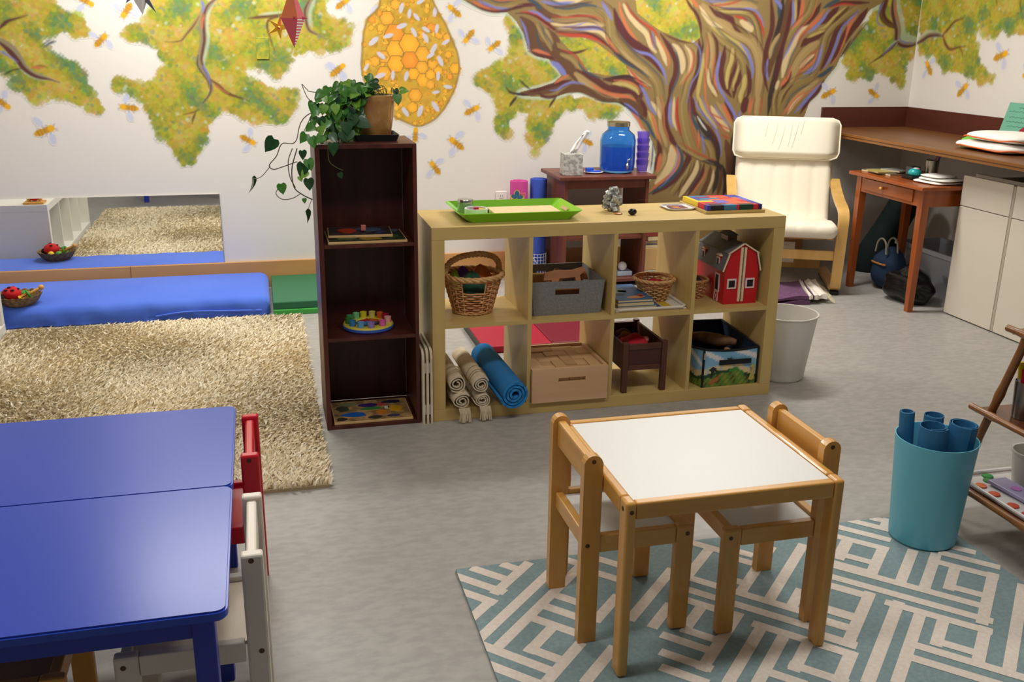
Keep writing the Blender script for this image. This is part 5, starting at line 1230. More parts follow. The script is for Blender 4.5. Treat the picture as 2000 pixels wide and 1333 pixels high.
for k in range(9): cyl(B(), (bm_, by0 - 0.004, S1 + 0.02 + k * 0.026), (bm_, by0 - 0.004, S1 + 0.038 + k * 0.026), 0.0028, 8).obj('hinge', plain('brass_dull', (150, 140, 110), 0.4, metal=0.8), t)
for wx in (bx0 + 0.012, bm_ + 0.020):
    w0, w1, z0, z1 = wx, wx + 0.042, S1 + 0.068, S1 + 0.112
    f = B().box(w0, w1, by0 - 0.004, by0 - 0.0003, z0, z1, 0.0005).obj('window', m_pink, t); B().box(w0 + 0.007, w1 - 0.007, by0 - 0.0045, by0 - 0.0041, z0 + 0.007, z1 - 0.007).obj('pane', m_holo, f)
f = B().box(bx0 - 0.004, bx0 - 0.0003, 0.105, 0.145, S1 + 0.045, S1 + 0.125).obj('window', m_pink, t); B().box(bx0 - 0.0045, bx0 - 0.0041, 0.111, 0.139, S1 + 0.052, S1 + 0.118).obj('pane', m_holo, f)
f = B().box(bx0 - 0.003, bx0 - 0.0003, 0.105, 0.145, S1 + 0.003, S1 + 0.044).obj('half_door', m_red, t)
for p, q in (((0.107, 0.004), (0.143, 0.042)), ((0.107, 0.042), (0.143, 0.004)), ((0.107, 0.004), (0.107, 0.042)), ((0.143, 0.004), (0.143, 0.042)), ((0.107, 0.004), (0.143, 0.004)), ((0.107, 0.042), (0.143, 0.042))):
    cyl(B(), (bx0 - 0.004, p[0], S1 + p[1]), (bx0 - 0.004, q[0], S1 + q[1]), 0.0015, 6).obj('door_cross', m_pink, f)
for dy in (0.125, 0.27):
    f = B().box(bx0 - 0.004, bx0 + 0.03, dy - 0.016, dy + 0.016, ez + 0.008, ez + 0.058, 0.001).obj('dormer', m_red, t)
    B().box(bx0 - 0.0065, bx0 - 0.0042, dy - 0.014, dy + 0.014, ez + 0.011, ez + 0.050).obj('dormer_frame', m_pink, f); B().box(bx0 - 0.0075, bx0 - 0.0066, dy - 0.008, dy + 0.008, ez + 0.017, ez + 0.044).obj('dormer_pane', m_holo, f)
    B().prism([(dy - 0.021, ez + 0.056), (dy + 0.021, ez + 0.056), (dy, ez + 0.066)], bx0 - 0.008, bx0 + 0.03, 'x').obj('dormer_roof', m_trim, f)
f = B().box(bm_ - 0.022, bm_ + 0.022, 0.17, 0.235, az - 0.004, az + 0.018).obj('cupola', wood('cupola_wood', (150, 110, 76), (130, 92, 60), 'x'), t)
B().prism([(bm_ - 0.028, az + 0.018), (bm_ + 0.028, az + 0.018), (bm_, az + 0.036)], 0.165, 0.24, 'y').obj('cupola_roof', m_roof, f)
# ------------------------------------------------------------------ bottom row
# four towels and a blue mat roll
m_towel = M('cream_towel', (220, 204, 178), 0.95, rgb2=(206, 188, 158), nscale=30, bump=0.3, bscale=150)
m_tstripe = M('grey_stripe_towel', (206, 190, 164), 0.95)
TW = [((0.092, 0.125), 0.040, 'rolled cream towel at the upper left in the bottom compartment'), ((0.172, 0.135), 0.040, 'rolled cream towel at the upper right beside the blue mat'), ((0.116, 0.076 + 0.014), 0.038, 'rolled cream towel at the lower left with hanging fringe'), ((0.205, 0.088), 0.036, 'rolled cream towel at the lower right beside the blue mat')]
TPOS = [((0.094, 0.158), 0.038), ((0.190, 0.152), 0.036), ((0.110, 0.092), 0.038), ((0.196, 0.0885), 0.034)]
for i, (((x, z), r), (_, _, lab)) in enumerate(zip(TPOS, TW)):
    t = thing('rolled_towel', lab, 'towel', (x, 0.15, z - r), group='rolled cream towels')
    yf = (-0.012, -0.026, -0.036, -0.030)[i]
    o = spiral_roll((x, yf, z), (x - 0.01, 0.36, z + 0.004), 0.008, r - 0.003, 2.6 + 0.3 * (i % 2), 0.0045, start=i * 1.7, flatten=(0.9 if i > 1 else 1.0, 1.06), wob=0.05).obj('roll', m_towel, t); smooth_by_angle(o, 45)
    for yy in (0.030, 0.052, 0.10):
        n = 30; pts = [(x + (r + 0.0004) * 1.06 * math.sin(a), yy + 0.012 * math.sin(2 * a + i), z + (r + 0.0004) * (0.9 if i > 1 else 1.0) * math.cos(a)) for a in np.linspace(-1.7, 1.7, n)]
        B().tube(pts, 0.0012, 5).obj('woven_stripe', plain('towel_stripe', (150, 130, 96), 0.95), t)
    if i >= 2:
        b = B()
        for k in range(9):
            xx = x - 0.012 + k * 0.005; b.tube([(xx, yf - 0.001, z - r * 0.75), (xx + 0.003, yf - 0.010, z - r * 0.75 - 0.020), (xx + 0.005 * math.sin(k), yf - 0.012, max(0.006, z - r * 0.75 - 0.052 - 0.006 * (k % 3)))], 0.0028, 5)
        o = b.obj('fringe', m_towel, t); o['kind'] = 'stuff'
def ribbed(key, a, b_):
    m = M(key, a, 0.85); nt = m.node_tree; w_ = nt.nodes.new('ShaderNodeTexWave'); w_.inputs['Scale'].default_value = 70; w_.inputs['Distortion'].default_value = 2; w_.bands_direction = 'Y'
    tc = [n for n in nt.nodes if n.type == 'TEX_COORD'][0]; nt.links.new(tc.outputs['Object'], w_.inputs['Vector'])
    bp = nt.nodes.new('ShaderNodeBump'); bp.inputs['Strength'].default_value = 0.7; bp.inputs['Distance'].default_value = 0.004; nt.links.new(w_.outputs[0], bp.inputs['Height']); nt.links.new(bp.outputs[0], nt.nodes['Principled BSDF'].inputs['Normal']); return m
o = spiral_roll((0.318, -0.070, 0.1165), (0.276, 0.345, 0.155), 0.011, 0.058, 3.4, 0.0100, start=2.0).obj('rolled_mat', ribbed('blue_knit_mat', (40, 134, 206), (30, 110, 180))); smooth_by_angle(o, 45); tag(o, 'thick bright blue mat rolled up in the bottom left compartment', 'mat')
# wooden block box
t = thing('block_box', 'pale wooden box with hand slots holding blocks in the birch shelf', 'box', (0.565, 0.16, S0))
m_pale = wood('pale_rubberwood', (224, 184, 144), (208, 166, 124), 'x', 0.5, 14); m_paled = plain('slot_dark', (120, 84, 56), 0.7)
wx0, wx1, wy0, wy1, wz0, wz1 = 0.404, 0.730, -0.016, 0.310, S0, S0 + 0.145
def plate_with_slot(y0, y1, name, sx0, sx1, sz0, sz1):
    b = B(); n = 8; rr = (sz1 - sz0) / 2
    for a0, a1, c0, c1 in ((wx0, sx0, wz0, wz1), (sx1, wx1, wz0, wz1), (sx0, sx1, wz0, sz0), (sx0, sx1, sz1, wz1)): b.box(a0, a1, y0, y1, c0, c1)
    bmesh.ops.remove_doubles(b.bm, verts=b.bm.verts[:], dist=1e-5); return b.obj(name, m_pale, t)
plate_with_slot(wy0, wy0 + 0.014, 'front_panel', 0.516, 0.633, wz0 + 0.085, wz0 + 0.103)
B().box(wx0, wx1, wy1 - 0.014, wy1, wz0, wz1).obj('back_panel', m_pale, t)
for x in (wx0, wx1 - 0.014): B().box(x, x + 0.014, wy0 + 0.0142, wy1 - 0.0142, wz0, wz1).obj('side_panel', m_pale, t)
B().box(wx0 + 0.0142, wx1 - 0.0142, wy0 + 0.0142, wy1 - 0.0142, wz0, wz0 + 0.008).obj('bottom', m_pale, t)
grid = [(0, 0, 2, 1), (2, 0, 1, 2), (3, 0, 2, 1), (5, 0, 1, 3), (0, 1, 1, 2), (1, 1, 1, 1), (3, 1, 1, 2), (4, 1, 1, 1), (1, 2, 2, 1), (4, 2, 1, 2), (0, 3, 2, 1), (2, 3, 2, 1), (5, 3, 1, 1), (0, 4, 1, 1), (1, 4, 2, 1), (3, 4, 2, 1), (5, 4, 1, 1)]
ux, uy = (wx1 - wx0 - 0.03) / 6, (wy1 - wy0 - 0.03) / 5
m_blk = [wood('block_wood_%d' % k, c, tuple(int(q * 0.93) for q in c), 'xy'[k % 2], 0.55, 16) for k, c in enumerate([(226, 186, 140), (212, 170, 122), (200, 158, 112), (220, 178, 132)])]
for i, (gx, gy, gw, gh) in enumerate(grid):
    x, y = wx0 + 0.015 + gx * ux, wy0 + 0.015 + gy * uy; o = B().box(x + 0.0006, x + gw * ux - 0.0006, y + 0.0006, y + gh * uy - 0.0006, wz0 + 0.009, wz1 - 0.010 + 0.003 * math.sin(i * 2.3), 0.002, 1).obj('building_block', m_blk[i % 4])
    rk = sorted(q[0] for q in grid if q[1] == gy).index(gx); tag(o, ['first', 'second', 'third', 'fourth'][rk] + ' wooden block from the left in the ' + ['front', 'second', 'third', 'fourth', 'back'][gy] + ' row of the pale box', 'block', 'wooden blocks packed in the box')
# doll cradle and doll
t = thing('doll_cradle', 'dark brown wooden doll cradle in the bottom row of the birch shelf', 'cradle', (0.905, 0.2, S0))
m_crad = wood('cradle_wood', (98, 58, 44), (82, 46, 34), 'z', 0.45, 16)
cx0, cx1, cy0, cy1 = 0.806, 1.006, 0.018, 0.365
for y in (cy0, cy1 - 0.022):
    for x in (cx0, cx1 - 0.026): B().box(x, x + 0.026, y, y + 0.022, S0, S0 + 0.222, 0.004).obj('post', m_crad, t)
    B().box(cx0 + 0.027, cx1 - 0.027, y + 0.003, y + 0.019, S0 + 0.188, S0 + 0.213, 0.003).obj('end_rail', m_crad, t); B().box(cx0 + 0.027, cx1 - 0.027, y + 0.003, y + 0.019, S0 + 0.098, S0 + 0.120, 0.003).obj('end_rail', m_crad, t)
    B().box(cx0 + 0.027, cx1 - 0.027, y + 0.008, y + 0.014, S0 + 0.1202, S0 + 0.1878).obj('end_panel', wood('cradle_panel', (80, 42, 40), (66, 34, 32), 'x'), t)
for x in (cx0 + 0.004, cx1 - 0.014): B().box(x, x + 0.010, cy0 + 0.023, cy1 - 0.023, S0 + 0.098, S0 + 0.213, 0.002).obj('side_panel', m_crad, t)
B().box(cx0 + 0.015, cx1 - 0.015, cy0 + 0.023, cy1 - 0.023, S0 + 0.098, S0 + 0.106).obj('bottom', m_crad, t)
t = thing('rag_doll', 'soft doll in red clothes lying in the dark cradle', 'doll', (0.90, 0.17, S0 + 0.107))
b = B(); m_drd = M('doll_red', (196, 30, 50), 0.9, bump=0.4, bscale=90); m_skin = plain('doll_skin', (150, 92, 76), 0.9)
B().sphere((0.905, 0.135, S0 + 0.165), 0.052, 3, (1.1, 1.35, 1.05), 0.08, flat=S0 + 0.108).obj('body', m_drd, t, smooth=True)
B().sphere((0.895, 0.245, S0 + 0.165), 0.040, 3, (1, 1, 1), 0.02).obj('head', m_skin, t, smooth=True)
B().sphere((0.895, 0.258, S0 + 0.172), 0.042, 3, (1.02, 0.9, 0.9), 0.05).obj('hair', plain('doll_hair', (70, 34, 28), 0.95), t, smooth=True)
B().tube([(0.87, 0.19, S0 + 0.18), (0.845, 0.15, S0 + 0.175), (0.852, 0.11, S0 + 0.165)], [0.014, 0.013, 0.012], 8).obj('arm', m_drd, t, smooth=True); B().tube([(0.935, 0.19, S0 + 0.18), (0.955, 0.15, S0 + 0.19), (0.945, 0.12, S0 + 0.20)], [0.014, 0.013, 0.012], 8).obj('arm', m_drd, t, smooth=True)
B().sphere((0.943, 0.112, S0 + 0.203), 0.014, 2).obj('hand', plain('doll_hand', (226, 150, 130), 0.8), t, smooth=True)
# dinosaur fabric box
t = thing('fabric_box', 'fabric toy box printed with a dinosaur landscape', 'box', (1.29, 0.15, S0))
m_bk = plain('black_binding', (18, 22, 28), 0.8)
P0, P1, P2, P3 = (1.172, 0.012), (1.430, 0.022), (1.434, 0.335), (1.124, 0.20)
P3 = (1.132, 0.16); P2 = (1.420, 0.36); P4 = (1.20, 0.345)
ring = [P0, P1, P2, P4, P3]; hts = [0.172, 0.166, 0.19, 0.20, 0.155]
def landscape(u, v, fr):
    n = math.sin(u * 23 + v * 7) * 0.5 + math.sin(u * 61 - v * 31) * 0.3
    hill = 0.36 + 0.10 * math.sin(u * 5.2 - 0.6) + 0.10 * max(0, 1 - abs(u - 0.62) * 6)
    if v > hill + 0.16:
        s = 0.5 + 0.5 * math.sin(u * 9 + v * 14 + 1); 
        return (228, 226, 226) if s > 0.78 and v > 0.55 else (120 + 40 * (1 - v), 176 + 20 * (1 - v), 214)
    if v > hill: return (232, 204, 150) if n > -0.3 else (190, 196, 190)
    if v > hill - 0.10: return (66, 140, 56) if abs(u - 0.62) < 0.14 else (40, 76, 42)
    if n > 0.45: return (92, 78, 34)
    if n < -0.45: return (150, 150, 60)
    return (98, 136, 54)
for i in range(5):
    a, c = ring[i], ring[(i + 1) % 5]; h0_, h1_ = hts[i], hts[(i + 1) % 5]; nu, nv = (40, 26) if i in (0, 4) else (8, 6); vs, fs, cols = [], [], []
    for j in range(nv + 1):
        for k in range(nu + 1):
            u_, v_ = k / nu, j / nv; sag = 0.010 * math.sin(u_ * PI) if i == 0 else 0
            vs.append((a[0] + (c[0] - a[0]) * u_, a[1] + (c[1] - a[1]) * u_, S0 + 0.001 + v_ * (h0_ + (h1_ - h0_) * u_ - sag))); cols.append(lin(landscape(u_ if i == 0 else u_ + 0.3, v_, i)))
    for j in range(nv):
        for k in range(nu): fs.append((j * (nu + 1) + k, j * (nu + 1) + k + 1, (j + 1) * (nu + 1) + k + 1, (j + 1) * (nu + 1) + k))
    me = bpy.data.meshes.new('printed_side'); me.from_pydata(vs, [], fs); me.update()
    if i in (0, 4): colour_attr(me, np.array(cols)); o = addobj('printed_side', me, m_attr, t)
    else: o = addobj('dark_side', me, plain('navy_lining', (28, 44, 74), 0.8), t)
    sm = o.modifiers.new('thickness', 'SOLIDIFY'); sm.thickness = 0.004; sm.offset = 0
    B().tube([(a[0], a[1], S0 + 0.002), (a[0], a[1], S0 + h0_ + 0.002)], 0.0055, 8).obj('corner_binding', m_bk, t)
    B().tube([(a[0] + (c[0] - a[0]) * q, a[1] + (c[1] - a[1]) * q, S0 + h0_ + (h1_ - h0_) * q - (0.010 * math.sin(q * PI) if i == 0 else 0)) for q in np.linspace(0, 1, 9)], 0.0055, 8).obj('top_binding', m_bk, t)
B().prism(ring, S0 + 0.0006, S0 + 0.004).obj('bottom', m_bk, t)
cyl(B(), (P0[0] - 0.001, P0[1] - 0.008, S0 + 0.130), (P0[0] - 0.001, P0[1] - 0.008, S0 + 0.160), 0.005, 8).obj('zip_pull', m_steel, t)
B().box(1.245, 1.395, 0.007, 0.0115, S0 + 0.098, S0 + 0.120, 0.001).obj('carry_strap', m_bk, t)
# printed creatures and palm, as flat print on the cloth
def decal(pts, c, nm): 
    B().prism([(1.172 + 0.258 * u, S0 + 0.17 * v) for u, v in pts], 0.0098, 0.0102, 'y', Matrix.Translation((0, 0.0, 0))).obj(nm, plain('decal_%d_%d_%d' % c, c, 0.6), t)
decal([(0.10, 0.10), (0.18, 0.06), (0.22, 0.12), (0.27, 0.14), (0.29, 0.24), (0.33, 0.30), (0.30, 0.32), (0.26, 0.26), (0.18, 0.22)], (178, 110, 56), 'printed_dinosaur')
decal([(0.84, 0.14), (0.90, 0.10), (0.95, 0.16), (0.93, 0.34), (0.95, 0.48), (0.91, 0.55), (0.86, 0.50), (0.90, 0.42), (0.86, 0.24)], (186, 176, 90), 'printed_dinosaur')
decal([(0.10, 0.46), (0.18, 0.54), (0.26, 0.47), (0.22, 0.46), (0.30, 0.40), (0.20, 0.42), (0.17, 0.24), (0.14, 0.24), (0.15, 0.42)], (34, 46, 34), 'printed_palm')
decal([(0.42, 0.76), (0.47, 0.74), (0.52, 0.80), (0.49, 0.73), (0.56, 0.74), (0.49, 0.70), (0.44, 0.70)], (40, 52, 46), 'printed_palm')
# dinosaurs in the box
def dino(label, pts, rad, mat, nm='toy_dinosaur'):
    o = B().tube(catmull(pts, 5), np.interp(np.linspace(0, 1, len(catmull(pts, 5))), np.linspace(0, 1, len(rad)), rad), 10).obj(nm, mat, smooth=True); return tag(o, label, 'toy', 'toys in the printed fabric box')
m_dn = M('dino_brown', (132, 96, 66), 0.6, rgb2=(104, 72, 50), nscale=30)
dino('large brown dinosaur on top in the printed fabric box', [(1.19, 0.24, S0 + 0.165), (1.25, 0.19, S0 + 0.170), (1.30, 0.15, S0 + 0.165), (1.335, 0.12, S0 + 0.168), (1.365, 0.10, S0 + 0.165)], [0.014, 0.026, 0.030, 0.022, 0.014], m_dn)
dino('small tan dinosaur leg poking out near the front of the fabric box', [(1.325, 0.115, S0 + 0.13), (1.315, 0.085, S0 + 0.140), (1.335, 0.062, S0 + 0.132)], [0.009, 0.011, 0.006], M('dino_tan', (170, 120, 74), 0.6))
dino('yellow rounded toy at the front of the fabric box', [(1.300, 0.085, S0 + 0.130), (1.312, 0.078, S0 + 0.133), (1.320, 0.072, S0 + 0.132)], [0.010, 0.013, 0.008], M('toy_ochre', (206, 160, 50), 0.6))
dino('dark grey dinosaur at the left in the printed fabric box', [(1.165, 0.16, S0 + 0.09), (1.20, 0.11, S0 + 0.12), (1.24, 0.08, S0 + 0.115), (1.29, 0.055, S0 + 0.11)], [0.012, 0.026, 0.028, 0.010], M('dino_dark', (48, 44, 40), 0.7))
# ------------------------------------------------------------------ on top of the birch shelf
ZT = EH
t = thing('serving_tray', 'lime green plastic tray with cut-out handles on the birch shelf', 'tray', (0.37, 0.21, ZT))
m_lime = plain('lime_plastic', (132, 200, 34), 0.25)
def rrect(x0, x1, y0, y1, r, n=6):
    out = []
    for cx, cy, a0 in ((x1 - r, y0 + r, -90), (x1 - r, y1 - r, 0), (x0 + r, y1 - r, 90), (x0 + r, y0 + r, 180)):
        for k in range(n): a = math.radians(a0 + k * 90 / (n - 1)); out.append((cx + r * math.cos(a), cy + r * math.sin(a)))
    return out
def tray_shell(x0, x1, y0, y1, z, h, fl, r, mat, parent, name, th=0.003, cut=None):
    lo_, hi_ = rrect(x0 + fl, x1 - fl, y0 + fl * 0.5, y1 - fl * 0.5, r), rrect(x0, x1, y0, y1, r + 0.006); n = len(lo_); vs, fs = [], []
    for pl, zz in ((lo_, z), (hi_, z + h)): vs += [(a, b, zz) for a, b in pl]
    fs.append(tuple(range(n)))
    for k in range(n): fs.append((k, (k + 1) % n, n + (k + 1) % n, n + k))
    o = B().raw(vs, fs).obj(name, mat, parent); s = o.modifiers.new('thickness', 'SOLIDIFY'); s.thickness = th; s.offset = 1; return o
tray_shell(0.118, 0.622, 0.052, 0.368, ZT + 0.001, 0.036, 0.046, 0.02, m_lime, t, 'shell')
B().raw([(0.588, 0.17, ZT + 0.0155), (0.588, 0.25, ZT + 0.0155), (0.600, 0.25, ZT + 0.0255), (0.600, 0.17, ZT + 0.0255)], [(0, 1, 2, 3)], Matrix.Translation((-0.004, 0, 0.0025))).obj('handle_hole', plain('hole_shadow', (196, 164, 110), 0.6), t)
t = thing('sand_board', 'thin tan board lying in the lime green tray', 'board', (0.44, 0.24, ZT + 0.004))
boxo('board', 0.290, 0.568, 0.150, 0.330, ZT + 0.0045, ZT + 0.0155, M('tan_board', (232, 204, 156), 0.7, rgb2=(222, 192, 144), nscale=60), t, 0.002)
c = (0.213, 0.185, ZT + 0.0042)
t = thing('round_dish', 'round white dish of small coloured pieces in the lime tray', 'dish', c)
o = B().lathe([(0, 0), (0.043, 0), (0.046, 0.004), (0.046, 0.034), (0.040, 0.034), (0.038, 0.006), (0, 0.006)], 36, c).obj('dish', plain('white_plastic', (226, 228, 222), 0.35), t); smooth_by_angle(o, 40)
for i, (dx, dy, col) in enumerate([(0.012, 0.004, (206, 24, 40)), (0.020, -0.008, (236, 200, 50)), (-0.006, -0.006, (110, 50, 100)), (0.004, 0.018, (180, 30, 60)), (-0.018, 0.008, (90, 70, 120))]):
    o = B().box(c[0] + dx - 0.010, c[0] + dx + 0.010, c[1] + dy - 0.007, c[1] + dy + 0.007, c[2] + 0.0065, c[2] + 0.028 + 0.006 * (i % 2), 0.003).obj('craft_piece', plain('craft_%d' % i, col, 0.5)); tag(o, ['red', 'yellow', 'plum', 'crimson', 'violet'][i] + ' craft piece in the round white dish', 'craft piece', 'craft pieces in the dish')
c = (0.190, 0.288, ZT + 0.0042)
t = thing('glass_jar', 'small clear jar with a silver lid at the back of the lime tray', 'jar', c)
o = B().lathe([(0, 0), (0.030, 0), (0.032, 0.004), (0.032, 0.036), (0.029, 0.040), (0.027, 0.040), (0.029, 0.006), (0, 0.005)], 28, c).obj('glass', M('clear_glass', (225, 230, 228), 0.08, trans=0.9, ior=1.3), t); smooth_by_angle(o, 40)
o = B().lathe([(0, 0.054), (0.030, 0.054), (0.032, 0.051), (0.032, 0.0402), (0, 0.0402)], 28, c).obj('lid', m_steel, t); smooth_by_angle(o, 40)
t = thing('felt_marker', 'short black marker lying behind the round dish in the tray', 'marker', (0.245, 0.255, ZT + 0.004)); cyl(B(), (0.222, 0.262, ZT + 0.0122), (0.280, 0.246, ZT + 0.0122), 0.0072, 10).obj('barrel', m_black, t)
# mineral
bm0 = B(); rr = random.Random(5)
for k in range(110):
    a = rr.uniform(0, 2 * PI); q = 0.030 * math.sqrt(rr.random()); z = rr.uniform(0.004, 0.086); s = rr.uniform(0.005, 0.010); q *= 1.1 - 0.7 * max(0, z - 0.05) / 0.04
    Mx = Matrix.Translation((0.806 + q * math.cos(a), 0.232 + q * math.sin(a), ZT + z + 0.006)) @ Matrix.Rotation(rr.uniform(0, 3), 4, 'X') @ Matrix.Rotation(rr.uniform(0, 3), 4, 'Z')
    bm0.box(-s, s, -s * 0.8, s * 0.8, -s, s, M4=Mx)
for v in bm0.bm.verts: v.co.z = max(v.co.z, ZT + 0.0002)
o = bm0.obj('crystal_rock', M('pyrite_crystal', (120, 122, 120), 0.35, rgb2=(206, 208, 206), nscale=70, metal=0.25)); tag(o, 'rough grey crystal cluster standing on the birch shelf', 'rock')
o = B().sphere((0.806, 0.156, ZT + 0.0032), 0.017, 2, (1.15, 0.8, 0.19), 0.05).obj('flat_stone', M('amber_stone', (206, 120, 40), 0.25, coat=0.5), smooth=True); tag(o, 'flat orange stone in front of the crystal', 'stone')
o = B().sphere((0.858, 0.128, ZT + 0.0135), 0.0185, 3, (1.0, 0.8, 0.73)).obj('polished_stone', M('hematite', (60, 58, 58), 0.08, metal=0.9), smooth=True); tag(o, 'shiny dark polished egg-shaped stone on the birch shelf', 'stone')
t = thing('small_tray', 'small white square tray with a coloured tile on the birch shelf', 'tray', (1.105, 0.25, ZT))
tray_shell(1.045, 1.170, 0.185, 0.310, ZT + 0.0006, 0.009, 0.012, 0.02, m_whitetop, t, 'shell', 0.002)
boxo('tile', 1.075, 1.145, 0.215, 0.285, ZT + 0.003, ZT + 0.006, plain('tile_maroon', (120, 50, 60), 0.4), t)
boxo('tile_piece', 1.085, 1.115, 0.22, 0.25, ZT + 0.0061, ZT + 0.0068, plain('tile_orange', (214, 130, 50), 0.4), t); boxo('tile_piece', 1.118, 1.14, 0.25, 0.28, ZT + 0.0061, ZT + 0.0068, plain('tile_purple', (110, 70, 130), 0.4), t)
# mosaic block tray
t = thing('block_tray', 'wooden tray under a square of bright coloured blocks', 'tray', (1.30, 0.24, ZT))
mx0, mx1, my0, my1 = 1.168, 1.440, 0.090, 0.362
B().box(mx0, mx1, my0, my1, ZT, ZT + 0.012, 0.002).obj('tray_base', m_birch, t)
CM = dict(r=(206, 34, 48), o=(224, 98, 50), b=(54, 60, 160), n=(36, 36, 96), y=(240, 206, 40), t=(56, 120, 160), g=(20, 60, 50), p=(104, 104, 200), m=(130, 46, 90), k=(30, 30, 44))
NM = dict(r='red', o='orange', b='blue', n='navy', y='yellow', t='teal', g='dark green', p='periwinkle', m='plum', k='black')
GR = ['nkttrggrn', 'bmmmooooob', 'rrmppooorb', 'yboppprrob', 'ytyyprooob', 'yttyooroob', 'yytttoorob', 'yytttoooob', 'yrroottoob', 'yrrooottbb']
# blocks: row from the front, (column, row, width, depth, colour)
BL = [(0, 0, 2, 1, 'k'), (2, 0, 2, 1, 't'), (4, 0, .4, 1, 'r'), (4.4, 0, 2.2, 1, 'g'), (6.6, 0, .8, 1, 'r'), (7.4, 0, .6, 1, 'n'), (-0.6, 0, .6, 1, 'b'), (-0.6, 1, .6, 2, 'r'), (0, 1, 3, 1, 'm'), (3, 1, 4, 1, 'o'), (7, 1, 1, 2, 'b'),
      (0, 2, 2, 1, 'r'), (2, 2, 2, 2, 'p'), (4, 2, 2, 1, 'o'), (6, 2, 1, 2, 'r'), (-0.6, 3, .6, 3, 'y'), (0, 3, 2, 1, 'y'), (4, 3, 2, 2, 'o'), (7, 3, 1, 3, 'p'), (0, 4, 2, 1, 't'), (2, 4, 2, 1, 'o'), (6, 4, 1, 2, 'o'), (-0.6, 6, .6, 2, 'y'), (0, 5, 1, 2, 'b'), (1, 5, 3, 1, 't'), (4, 5, 2, 1, 'r'), (1, 6, 2, 1, 'm'), (3, 6, 3, 1, 'o'), (6, 6, 2, 2, 'b'), (0, 7, 3, 1, 't'), (3, 7, 3, 1, 'r')]
u0 = (mx1 - mx0 - 0.02) / 8.6; v0 = (my1 - my0 - 0.02) / 8
for i, (gx, gy, gw, gh, c) in enumerate(BL):
    x, y = mx0 + 0.010 + (gx + 0.6) * u0, my0 + 0.010 + gy * v0
    o = B().box(x + 0.0003, x + gw * u0 - 0.0003, y + 0.0003, y + gh * v0 - 0.0003, ZT + 0.0122, ZT + 0.0335, 0.0012, 1).obj('coloured_block', plain('mosaic_' + c, CM[c], 0.4))
    same = sorted((q[1], q[0]) for q in BL if q[4] == c); rk = same.index((gy, gx)); tag(o, (NM[c] + ' block in the square of coloured blocks') if len(same) == 1 else ['first', 'second', 'third', 'fourth', 'fifth', 'sixth', 'seventh'][rk] + ' ' + NM[c] + ' block from the front in the square of coloured blocks', 'block', 'blocks in the square of coloured blocks')

# ------------------------------------------------------------------ plant on the bookcase
PC = (-0.183, 0.175, KH)
t = thing('plant_saucer', 'black square plastic saucer on the dark bookcase', 'saucer', (-0.19, 0.16, KH))
tray_shell(-0.275, -0.100, 0.085, 0.265, KH + 0.0005, 0.022, 0.010, 0.01, m_black, t, 'saucer', 0.003)
t = thing('potted_plant', 'trailing green vine in a glazed tan pot on the dark bookcase', 'plant', (PC[0], PC[1], KH + 0.004))
m_pot = M('tan_glaze', (196, 146, 84), 0.22, rgb2=(172, 120, 62), nscale=16, coat=0.6)
o = B().lathe([(0, 0), (0.055, 0), (0.060, 0.006), (0.073, 0.085), (0.077, 0.135), (0.080, 0.140), (0.080, 0.158), (0.073, 0.160), (0.068, 0.13), (0, 0.128)], 44, (PC[0], PC[1], KH + 0.0045)).obj('pot', m_pot, t); smooth_by_angle(o, 40)
B().lathe([(0.0, 0.140), (0.069, 0.138)], 30, (PC[0], PC[1], KH + 0.0045)).obj('soil', M('soil', (50, 38, 28), 0.95, bump=0.6, bscale=100), t)
# leaves: heart-shaped, folded along the midrib
def leaf_mesh(nm, fold, curl):
    n = 9; L = [(0.0, -0.02), (0.26, -0.14), (0.46, 0.02), (0.50, 0.25), (0.42, 0.50), (0.26, 0.76), (0.10, 0.94), (0.0, 1.08)]
    vs, fs = [], []; mid = []
    ys = [0.02, 0.0, 0.10, 0.28, 0.50, 0.74, 0.93, 1.08]
    for i, ((x, y), ym) in enumerate(zip(L, ys)):
        vs += [(-x, y, fold * x - curl * y * y), (0, ym, -curl * ym * ym), (x, y, fold * x - curl * y * y)]
    for i in range(len(L) - 1):
        a, b = i * 3, (i + 1) * 3; fs += [(a, a + 1, b + 1, b), (a + 1, a + 2, b + 2, b + 1)]
    me = bpy.data.meshes.new(nm); me.from_pydata(vs, [], fs); me.update(); me.polygons.foreach_set('use_smooth', [True] * len(fs)); return me
def leafmat(k, a, b_):
    m = M(k, a, 0.32, rgb2=b_, nscale=2.5, stretch=(1, 1, 1), coat=0.15); return m
LM = [leafmat('leaf_green', (58, 118, 40), (84, 146, 52)), leafmat('leaf_deep', (26, 66, 32), (40, 86, 40)), leafmat('leaf_lime', (110, 162, 56), (140, 184, 76))]
LMESH = [[leaf_mesh('leaf', f, c) for m in LM] for f, c in ((0.25, 0.18), (0.45, 0.30), (0.10, 0.05))]
for row in LMESH:
    for me, m in zip(row, LM): me.materials.append(m)
rl = random.Random(11)
def leaf(p, d, size, up=None, kind=None, shade=None):
    d = Vector(d).normalized(); up = Vector(up) if up else Vector((rl.uniform(-.6, .6), rl.uniform(-1, -0.2), rl.uniform(0.2, 1)))
    x = d.cross(up); x = x.normalized() if x.length > 1e-4 else d.orthogonal().normalized(); z = x.cross(d)
    me = LMESH[rl.randrange(3) if kind is None else kind][rl.choices((0, 1, 2), (5, 4, 2))[0] if shade is None else shade]
    o = bpy.data.objects.new('leaf', me); COL.objects.link(o); o.parent = t
    p = Vector(p) - Vector(t.location); Mx = Matrix.Translation(p) @ Matrix((x, d, z)).transposed().to_4x4() @ Matrix.Scale(size, 4); o.matrix_local = Mx
